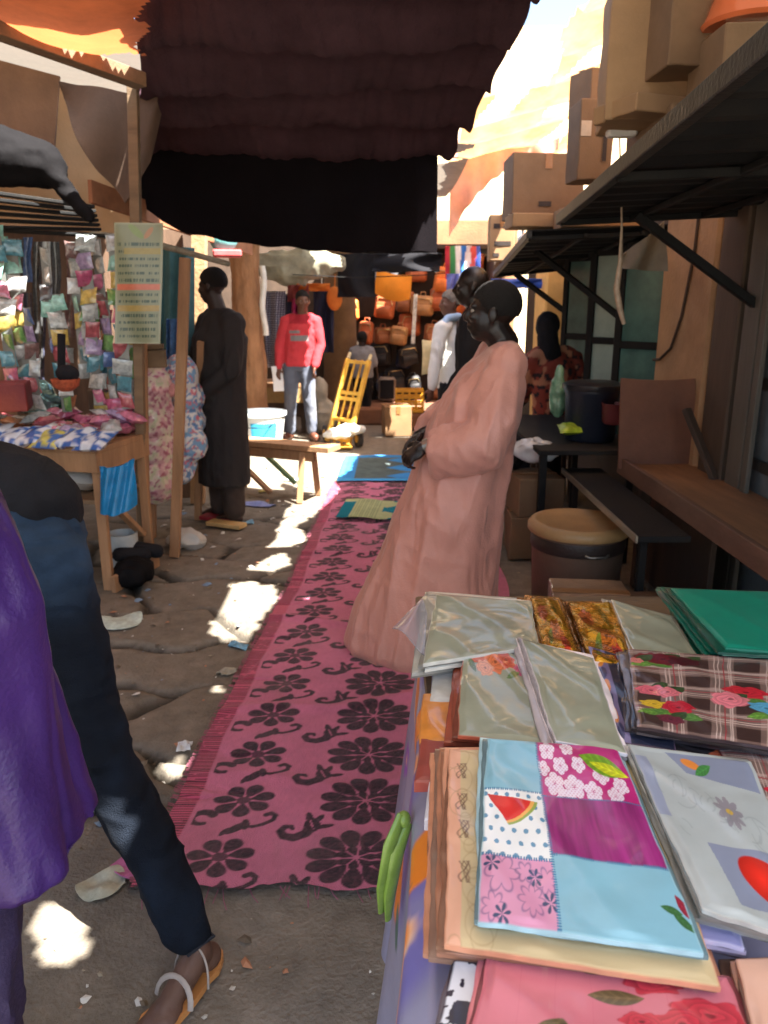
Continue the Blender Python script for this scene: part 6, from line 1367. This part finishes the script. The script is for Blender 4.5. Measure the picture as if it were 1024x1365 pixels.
T.part('shell', MB().box(c, (.26, .18, .34), bev=.04), mat('grey_shell', rgb(120, 106, 96), rough=.5), 40); T.part('handle', MB().tube([c + A_(-.06, 0, .16), c + A_(-.06, 0, .24), c + A_(.06, 0, .24), c + A_(.06, 0, .16)], .01, 6), blk, True); T.part('trim', MB().box(c + A_(0, -.09, 0), (.20, .012, .27), bev=.004), blk)
solo('orange_pillow', 'orange cushion cover hanging in front of the bag stall', 'cushion', MB().sheet(lambda a, b: at(503 + 46 * a - 3 * b, 358 + 8 * a + 5 * math.sin(a * 3.1) + 33 * b, 10.6) + A_(0, -.05 * math.sin(a * 3.14) * math.sin(b * 3.14), 0), 14, 12, .05), mat('orange_fleece', rgb(240, 150, 40), rough=.8, var=.12), smooth=True)
solo('white_tag_strip', 'narrow white printed strip hanging in front of the bags', 'strip', MB().sheet(lambda a, b: at(552 + 5 * a - 4 * b, 392 + 66 * b, 10.4), 3, 16, .008), mat('white_strip', rgb(216, 214, 206), rough=.5, var=.6, vs=14), smooth=True)
solo('wire', 'thin wire slung across under the black curtain', 'wire', MB().tube([at(390, 366, 9.5), at(470, 370, 9.5), at(560, 367, 9.5), at(640, 360, 9.5)], .006, 6), black_metal)
solo('strip_lamp', 'white fluorescent tube holder hanging askew above the bags', 'lamp', MB().beam(at(562, 345, 9.8), at(583, 362, 9.8), .09, .04), mat('white_metal', rgb(225, 225, 222), rough=.4, var=.05))
def carton(label, ctr, d, rz, m=None, flaps=True, marks=(), name='cardboard_box', tape=True, axm=None):
    T = Thing(name, label, 'box', A_(ctr[0], ctr[1], ctr[2] - d[2] / 2)); m = m or mat('cardboard', rgb(150, 116, 80), rough=.9, var=.2, dirt=tuple(rgb(126, 98, 70)), vs=4, bump=.15, bs=90)
    me_ = evaluated(MB().box(ctr, d, rz, bev=.005).mesh('carton'), [('SUBSURF', dict(subdivision_type='SIMPLE', levels=3))]); nv__ = len(me_.vertices); V_ = np.empty(nv__ * 3); me_.vertices.foreach_get('co', V_); V_ = V_.reshape(-1, 3); c__ = np.array(ctr)
    V_ = c__ + (V_ - c__) * (1 + .05 * (vn3(V_[:, 0] * 5, V_[:, 1] * 5, V_[:, 2] * 5, len(label)) - .55))[:, None] + .006 * (np.stack([vn3(V_[:, 0] * 14, V_[:, 1] * 14, V_[:, 2] * 14, q__) for q__ in (1, 2, 3)], -1) - .5)
    me_.vertices.foreach_set('co', V_.ravel()); me_.update(); T.part('carton', me_, m, 30); ca, sa = math.cos(rz), math.sin(rz); L_ = lambda x, y, z: A_(ctr[0] + x * ca - y * sa, ctr[1] + x * sa + y * ca, ctr[2] + z)
    if tape: T.part('tape', MB().sheet(lambda a, b: L_(-d[0] / 2 * 1.002 + d[0] * 1.004 * a, -.025 + .05 * b, d[2] / 2 + .0035), 2, 2, .002).sheet(lambda a, b: L_(-.025 + .05 * a, -d[1] / 2 - .0035, d[2] / 2 - .10 + .1 * b), 2, 2, .002), mat('brown_tape', rgb(150, 104, 62), rough=.3, var=.1, coat=.4))
    if flaps:
        for sx in (1, -1): T.part('flap', MB().sheet(lambda a, b: L_(sx * (d[0] / 2 - .004) + sx * .08 * b, (-.5 + a) * d[1] * .96, d[2] / 2 + .10 * b), 2, 3, .005), m)
    for (x0, x1, z0, z1) in marks: T.part('print_mark', MB().sheet(lambda a, b: L_((x0 + (x1 - x0) * a) * d[0], -d[1] / 2 - .0035, (z0 + (z1 - z0) * b) * d[2]), 1, 1, .002), mat('box_ink', rgb(50, 40, 36), rough=.8))
    return T, L_
carton('plain tan cardboard box on the ground beyond the blue mat', (.16, 9.85, .19), (.34, .30, .38), .15, flaps=False)
T = Thing('crate', 'yellow lattice plastic crate beside the tan cardboard box', 'crate', (.34, 10.35, 0)); cr = mat('yellow_plastic', rgb(206, 150, 40), rough=.4)
mb = MB()
for s in (-1, 1):
    for k in range(4): mb.beam((.16, 10.35 + s * .14, .26 + .085 * k), (.52, 10.35 + s * .14, .26 + .085 * k), .012, .03); mb.beam((.34 + s * .18, 10.21, .26 + .085 * k), (.34 + s * .18, 10.49, .26 + .085 * k), .012, .03)
    for k in range(5): mb.beam((.16 + .09 * k, 10.35 + s * .142, .24), (.16 + .09 * k, 10.35 + s * .142, .53), .02, .012)
T.part('lattice', mb, cr); T.part('base', MB().box((.34, 10.35, .24), (.36, .28, .02)), cr)
solo('crate_stand', 'low block under the yellow crate', 'block', MB().box((.36, 10.38, .115), (.4, .34, .23), bev=.02), _M['brown_step'])
# ================================================================== right hand shops
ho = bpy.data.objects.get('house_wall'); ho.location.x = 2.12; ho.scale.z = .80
T = Thing('plaster_pillar', 'orange plastered pillar between the near metal doors and the teal doors', 'pillar', (1.9, 4.72, 0))
T.part('shaft', MB().box((1.90, 4.74, 1.25), (.24, .80, 2.5), bev=.02), mud_or)
T.part('cable', MB().tube([(1.772, 4.60, 2.4), (1.770, 4.62, 1.9), (1.770, 4.72, 1.55), (1.768, 4.84, 1.36), (1.768, 5.02, 1.28), (1.768, 5.13, 1.27)], .009, 8), dark_wood, True)
glass_d = mat('dusty_glass', rgb(112, 118, 120), rough=.22, var=.35, vs=3, bump=.06, spec=.8, dirt=tuple(rgb(120, 116, 108)))
teal_g = mat('teal_glass', rgb(70, 104, 100), rough=.25, var=.35, vs=4, bump=.05, spec=.7, dirt=tuple(rgb(110, 150, 140)))
metal_d = mat('brown_metal', rgb(62, 56, 50), rough=.6, var=.3, metal=.2, vs=6)
def door(label, a, b, z0, z1, fm, gm, rows=(.38,), fw=.055, name='metal_door', mid=False):
    a, b = A_(*a), A_(*b); d = nrm(b - a); n = A_(-d[1], d[0], 0); W_ = np.linalg.norm((b - a)[:2]); T = Thing(name, label, 'door', (a + b) / 2 * A_(1, 1, 0) + A_(0, 0, z0))
    zz = [z0] + [z0 + r * (z1 - z0) for r in rows] + [z1]; up = n
    mb = MB()
    for p in (a, b): mb.beam(p * A_(1, 1, 0) + A_(0, 0, z0), p * A_(1, 1, 0) + A_(0, 0, z1), fw, .045, up=n)
    for z in zz: mb.beam((a + d * fw / 2) * A_(1, 1, 0) + A_(0, 0, z), (b - d * fw / 2) * A_(1, 1, 0) + A_(0, 0, z), .041, fw)
    T.part('frame', mb, fm)
    for q, r in zip(zz, zz[1:]): T.part('pane', MB().beam((a + d * W_ / 2) * A_(1, 1, 0) + A_(0, 0, q + fw / 2), (a + d * W_ / 2) * A_(1, 1, 0) + A_(0, 0, r - fw / 2), W_ - fw, .010, up=n), gm)
    return T
door('near dark metal door with dusty glass panes at the right edge', (1.84, 2.45, 0), (1.84, 3.20, 0), .02, 2.0, metal_d, glass_d, (.42, .62))
door('second dark metal door with dusty panes beside the near one', (1.86, 3.24, 0), (1.86, 3.95, 0), .02, 2.0, metal_d, glass_d, (.42, .62))
solo('door_post', 'broad dark timber door post left of the metal doors', 'post', MB().box((1.84, 4.14, 1.05), (.12, .30, 2.1), bev=.01), mat('door_timber', rgb(84, 68, 54), rough=.75, var=.3, vscale=(1, 1, .2)))
solo('grey_shutter', 'grey ribbed shutter leaf between the timber post and the glazed doors', 'shutter', MB().box((1.80, 3.86, 1.05), (.03, .16, 2.1)).box((1.79, 3.72, 1.05), (.025, .06, 2.1)), mat('grey_paint', rgb(94, 88, 78), rough=.6, var=.25, vscale=(1, 1, .2)))
lz = [((1.86, 5.22), (1.64, 5.50)), ((1.64, 5.52), (1.86, 5.86)), ((1.86, 5.90), (1.62, 6.18)), ((1.62, 6.22), (1.86, 6.62)), ((1.86, 6.68), (1.60, 7.0))]
for k, (a, b) in enumerate(lz):
    door(['open teal glazed shutter leaf next to the orange pillar', 'second teal glazed shutter leaf from the orange pillar', 'third teal glazed shutter leaf, pale frosted pane', 'fourth teal glazed shutter leaf from the pillar', 'farthest teal glazed shutter leaf behind the seated woman'][k], (*a, 0), (*b, 0), .70, 2.0, black_metal, teal_g if k not in (2,) else mat('frosted_glass', rgb(150, 170, 160), rough=.3, var=.2, vs=4), (.5,), .05, 'shutter_leaf')
T = Thing('plaster_pillar', 'sunlit cream pillar beyond the seated woman', 'pillar', (1.85, 8.7, 0)); T.part('shaft', MB().box((1.85, 8.7, 1.2), (.3, .6, 2.4), bev=.02), mat('yellow_plaster', rgb(214, 178, 112), rough=.9, var=.15)); T.part('plinth', MB().box((1.85, 8.7, .1), (.36, .66, .2), bev=.02), mud_or)
# awnings
def awning(label, f0, f1, b1, b0, n_, brs):
    f0, f1, b0, b1 = [A_(*p) for p in (f0, f1, b0, b1)]; T = Thing('metal_awning', label, 'awning', (f0 + f1 + b0 + b1) / 4)
    def fn(a, b): return (f0 * (1 - a) + f1 * a) * (1 - b) + (b0 * (1 - a) + b1 * a) * b + A_(0, 0, .012 * (1 if (int(a * n_ * 4) % 4) < 2 else -1))
    T.part('sheet', MB().sheet(fn, n_ * 4, 6, .006), black_metal)
    T.part('rim', MB().beam(f0 - A_(0, 0, .01), f1 - A_(0, 0, .01), .035, .05), mat('worn_black_metal', rgb(40, 40, 39), rough=.5, var=.5, vs=12, metal=.4))
    mb = MB()
    for s in (.02, .5, .98): mb.beam(f0 * (1 - s) + f1 * s - A_(0, 0, .03), b0 * (1 - s) + b1 * s - A_(0, 0, .03), .03, .03)
    for s in (.35, .7): mb.beam(f0 * (1 - s) + b0 * s - A_(0, 0, .03), f1 * (1 - s) + b1 * s - A_(0, 0, .03), .025, .025)
    T.part('rails', mb, black_metal)
    for a, b in brs: T.part('bracket', MB().beam(a, b, .055, .04), black_metal)
    return T
awning('near black metal awning over the wooden counter, boxes on top', (.62, 1.2, 2.05), (.90, 4.2, 2.05), (1.92, 4.2, 2.10), (1.92, 1.2, 2.10), 14, [((1.20, 3.9, 2.03), (1.90, 3.85, 1.55)), ((1.15, 2.0, 2.03), (1.90, 2.0, 1.55))])
awning('farther black metal awning over the teal shutters', (.92, 5.15, 2.06), (1.10, 8.0, 1.92), (1.95, 8.0, 2.0), (1.95, 5.15, 2.10), 12, [(at(715, 335, 6.2), at(838, 432, 5.75)), (at(688, 366, 7.4), at(782, 437, 7.0)), ])
# things on the awnings
cb2 = mat('cardboard_grey', rgb(124, 98, 72), rough=.9, dirt=tuple(rgb(104, 80, 58)), var=.18, vs=4, bump=.15, bs=90)
cb3 = mat('cardboard_pale', rgb(162, 130, 94), rough=.9, dirt=tuple(rgb(134, 104, 76)), var=.15, vs=4, bump=.15, bs=90)
carton('large pale torn cardboard box at the front of the near awning', tuple(at(862, 80, 3.75)), (.36, .34, .54), -.15, cb3, flaps=False)
carton('dark fronted cardboard box right of the large torn box', tuple(at(912, 28, 3.50)), (.22, .30, .40), .05, cb2, flaps=False, marks=((.1, .3, .30, .42),))
carton('flattened cardboard lying in front of the large torn box', tuple(at(862, 150, 3.65)), (.34, .30, .07), .35, cb3, flaps=False, tape=False)
carton('cardboard box supporting the boxes on the near awning', (1.42, 3.75, 2.26), (.50, .60, .30), 0, cb2, flaps=False)
solo('white_bracket', 'small white metal plate at the front rim of the near awning', 'plate', MB().box(at(828, 172, 3.85), (.13, .06, .07), bev=.01).box(at(842, 174, 3.84), (.05, .05, .05), bev=.01), _M['white_metal'])
T, L_ = carton('upright cardboard box printed with an arrow, left of the torn box', tuple(at(786, 192, 4.9)), (.20, .22, .42), .1, cb2, flaps=False, tape=False)
mb = MB(); z0 = -.11
mb.add([L_(-.012 + .05, -.116, z0), L_(.012 + .05, -.116, z0), L_(.012 + .05, -.116, .02), L_(-.012 + .05, -.116, .02), L_(-.04 + .05, -.116, .02), L_(.04 + .05, -.116, .02), L_(.05, -.116, .08)], [(0, 1, 2, 3), (4, 5, 6)]); T.part('arrow', mb, mat('box_ink', rgb(50, 40, 36), rough=.8))
T.part('print_label', MB().sheet(lambda a, b: L_(-.095 + .06 * a, -.1145, .02 + .08 * b), 1, 1, .002), mat('pale_label', rgb(186, 170, 150), rough=.8))
carton('cardboard box tipped open above the arrow box', tuple(at(788, 128, 5.0)), (.17, .2, .24), .45, cb2, flaps=False)
carton('wide brown cardboard box on the farther awning', tuple(at(722, 252, 6.0)), (.50, .36, .42), .05, cb2, marks=((-.12, .06, -.33, -.25),), flaps=False)
carton('long flat carton lying below the wide brown box', tuple(at(735, 296, 5.85)), (.62, .3, .09), .05, cb3, flaps=False)
carton('small tan carton with dark print at the far end of the awning', tuple(at(668, 318, 7.2)), (.22, .22, .38), -.05, cb3, flaps=False, marks=((-.35, -.1, .2, .3), (.0, .3, .22, .3), (-.3, .35, -.18, -.08), (-.35, -.1, -.42, -.34)))
carton('low brown carton behind the pillar awning end', tuple(at(800, 292, 5.5)), (.55, .3, .12), .0, cb3, flaps=False)
solo('white_bulb', 'round white bulb hanging at the far end of the farther awning', 'lamp', MB().ball(at(697, 320, 6.6), .045).tube([at(697, 320, 6.6), at(697, 300, 6.6)], .012, 8), mat('white_bulb', rgb(240, 236, 226), rough=.2, var=.02, bump=0), smooth=True)
solo('orange_basin', 'shiny orange plastic basin upside down on the awning boxes', 'basin', MB().lathe(at(1000, 38, 3.3), [(.17, 0), (.18, .015), (.165, .04), (.14, .12), (.09, .16), (.02, .17)], 30), mat('orange_plastic', rgb(214, 110, 66), rough=.2, var=.05, bump=0, coat=.5), smooth=True)
carton('cardboard box under the orange basin', tuple(at(1010, 78, 3.3) + A_(0, 0, -.06)), (.40, .35, .26), .0, cb2, flaps=False)
solo('hanging_string', 'pale string with a twisted strip of plastic hanging from the near awning', 'string', MB().tube([at(826, 180, 3.85), at(829, 300, 3.85), at(827, 350, 3.85), at(822, 385, 3.85), at(826, 410, 3.85), at(832, 432, 3.85)], [.004, .005, .012, .016, .015, .010], 8), mat('dusty_plastic', rgb(170, 150, 128), rough=.4, var=.4, vs=20), smooth=True)
solo('plastic_wisp', 'grey scrap of plastic film caught between the awning and the orange pillar', 'plastic scrap', MB().sheet(lambda a, b: at(828 + 60 * a, 350 - 22 * a + (8 + 26 * a) * (b - .5) * 2, 4.3) + A_(0, .03 * math.sin(a * 8 + b * 3), 0), 14, 8, .004), mat('grey_film', rgb(130, 122, 108), rough=.5, transl=.2), smooth=True)
hang('striped red, blue and white cloth hanging beyond the black clothed person', 594, 640, 328, 372, 9.3, mat('striped_cloth', attr=True, rough=.7), fold=.04, f=9, name='striped_cloth')
o = bpy.data.objects['striped_cloth']; me = o.data; a = me.color_attributes.new('Col', 'FLOAT_COLOR', 'POINT'); cs = [rgb(190, 40, 60), rgb(60, 140, 80), rgb(226, 226, 226), rgb(40, 110, 190), rgb(226, 222, 220), rgb(206, 80, 70), rgb(60, 90, 180)]
xs_ = np.array([v.co.x for v in me.vertices]); k_ = np.clip(((xs_ - xs_.min()) / (np.ptp(xs_) + 1e-6) * 7).astype(int), 0, 6); a.data.foreach_set('color', np.hstack([np.array(cs)[k_], np.ones((len(k_), 1))]).astype(np.float32).ravel())
hang('blue printed cloth hanging under the far end of the farther awning', 655, 752, 372, 384, 8.6, mat('blue_cloth', rgb(40, 84, 186), rough=.7, var=.5, vs=9), fold=.04, name='blue_cloth')
hang('violet and blue cloth beside the head of the person in black', 596, 612, 365, 398, 9.1, mat('violet_cloth', rgb(110, 120, 190), rough=.7, var=.6, vs=10), fold=.03, name='violet_cloth')
# counter and what stands by it
T = Thing('wooden_counter', 'worn wooden counter shelf along the right hand wall', 'counter', (1.62, 3.2, 0))
T.part('counter_top', MB().box((1.63, 3.15, .70), (.42, 2.7, .04)), mat('counter_wood', rgb(128, 92, 62), rough=.6, var=.35, vs=5, bump=.3, vscale=(2, .3, 1)))
T.part('front_board', MB().beam((1.405, 1.8, .70), (1.405, 4.5, .70), .03, .10), mat('front_wood', rgb(104, 74, 58), rough=.65, var=.35, vscale=(2, .3, 1)))
for y in (2.0, 4.3): T.part('leg', MB().beam((1.5, y, 0), (1.5, y, .68), .06, .06), dark_wood)
T.part('side_panel', MB().box((1.60, 4.0, .34), (.03, .9, .66)), dark_wood)
T = Thing('steel_table', 'low black steel table whose bright edge shows below the wooden counter', 'table', (1.3, 3.9, 0))
T.part('table_top', MB().box((1.26, 4.05, .60), (.24, 1.5, .03)), black_metal); T.part('edge_strip', MB().beam((1.135, 3.3, .60), (1.135, 4.8, .60), .012, .035), _M['dull_steel'])
for y in (3.4, 4.7): T.part('leg', MB().beam((1.2, y, 0), (1.2, y, .585), .035, .035), black_metal)
solo('plywood_panel', 'reddish brown plywood panel standing upright at the far end of the counter', 'panel', MB().sheet(lambda a, b: at(828 + 98 * a - 4 * b * (1 - a), 504 + 3 * math.sin(a * 3) + (120 + 8 * a) * b, 4.42), 4, 4, .02), mat('red_ply', rgb(122, 80, 60), rough=.65, var=.2, vs=4))
solo('leaning_stick', 'short timber stick leaning against the plywood panel', 'stick', MB().beam(at(915, 545, 4.2), at(955, 645, 4.0), .05, .03), dark_wood)
T = Thing('goods_table', 'low dark table holding the black drum and green bag', 'table', (1.28, 5.5, 0))
T.part('table_top', MB().box((1.28, 5.45, .74), (.66, 1.6, .03)), black_metal)
for x in (1.0, 1.55):
    for y in (4.75, 6.15): T.part('leg', MB().beam((x, y, 0), (x, y, .725), .045, .045), black_metal)
c = A_(1.36, 5.05, .756)
T = Thing('drum', 'dark blue plastic drum with a black lid on the low dark table', 'drum', c); dk = mat('dark_blue_plastic', rgb(30, 36, 50), rough=.4, var=.15)
T.part('barrel', MB().lathe(c, [(.15, 0), (.16, .01), (.172, .30), (.18, .31), (.18, .33)], 30), dk, True); T.part('lid', MB().lathe(c + A_(0, 0, .331), [(.19, 0), (.195, .01), (.195, .035), (.16, .05), (.05, .055)], 30), mat('black_plastic', rgb(32, 33, 38), rough=.35), True); T.part('handle', MB().tube([c + A_(.17, -.06, .28), c + A_(.19, -.10, .20), c + A_(.17, -.1, .12)], .01, 8), _M['dull_steel'], True)
solo('green_bag', 'clear bag of green bottles left of the black drum', 'bag', remeshed(MB().ball(at(744, 528, 5.3), (.06, .07, .15)).ball(at(746, 498, 5.3), (.025, .03, .06)), .012, 1, folds((16, 16, 10), .018, 6)), mat('green_clear_plastic', rgb(110, 150, 122), rough=.2, var=.5, vs=16, bump=.4, bs=20, coat=.5), smooth=True)
solo('maroon_pot', 'small maroon pot with a steel rim right of the drum', 'pot', MB().lathe(at(818, 565, 4.85), [(.06, 0), (.075, .02), (.08, .12), (.085, .13), (.075, .13), (.07, .03)], 22), mat('maroon_enamel', rgb(106, 50, 52), rough=.35), smooth=True)
solo('lime_packet', 'lime green packet lying on the low dark table', 'packet', MB().pillow(at(762, 571, 4.95), (.09, .02, 0), (0, .06, .02), .03), mat('lime_packet', rgb(150, 176, 50), rough=.35, var=.6, vs=14), smooth=True)
solo('white_bundle', 'crumpled clear white plastic bundle on the cartons beside the pink robe', 'bundle', remeshed(MB().ball(at(714, 600, 4.95), (.15, .12, .07)), .012, 1, folds((13, 13, 13), .04, 18)), mat('clear_white', rgb(196, 202, 206), rough=.2, var=.2, bump=.4, bs=20, coat=.4), smooth=True)
carton('stacked upper carton beside the pink robe', (1.0, 5.0, .41), (.30, .36, .25), .1, cb2, flaps=False); carton('stacked lower carton on the ground beside the pink robe', (1.0, 4.98, .145), (.34, .38, .28), -.05, cb2, flaps=False)
solo('dark_sack', 'black sack pushed between the cartons and the low dark table', 'sack', remeshed(MB().ball((.86, 5.2, .60), (.10, .12, .09)), .014, 1, folds((11, 11, 11), .03, 4)), _M['black_plastic_sheet'], smooth=True)
c = A_(1.04, 3.95, 0)
T = Thing('lidded_tub', 'big round brown tub with a beige lid standing in front of the counter', 'tub', c)
T.part('barrel', MB().lathe(c, [(.215, 0), (.225, .01), (.245, .44), (.25, .46)], 40), mat('brown_plastic', rgb(112, 90, 74), rough=.5, var=.15), True)
T.part('lid', MB().lathe(c + A_(0, 0, .455), [(.262, 0), (.268, .008), (.268, .035), (.25, .055), (.22, .058), (.21, .052), (.05, .05), (.01, .05)], 44), mat('beige_plastic', rgb(176, 142, 96), rough=.45, var=.15, vs=5), True)
T.part('band', MB().lathe(c + A_(0, 0, .37), [(.2465, 0), (.250, .01), (.250, .06), (.247, .07)], 40), mat('dark_band', rgb(52, 42, 38), rough=.5), True)
T.part('handle', MB().tube([c + A_(-.02, -.252, .39), c + A_(.0, -.268, .385), c + A_(.08, -.262, .385), c + A_(.1, -.24, .39)], .007, 8), _M['dull_steel'], True)
carton('film wrapped brown carton behind the foreground table', (.93, 3.25, .19), (.34, .34, .36), -.12, mat('wrapped_card', rgb(150, 118, 92), rough=.4, coat=.8, coatr=.08, cbump=.5, var=.25), flaps=False)
carton('second taped brown carton to the right of the film wrapped one', (1.28, 3.18, .17), (.30, .34, .33), .05, mat('taped_card', rgb(112, 82, 60), rough=.5, coat=.5, coatr=.15, cbump=.5), flaps=False)
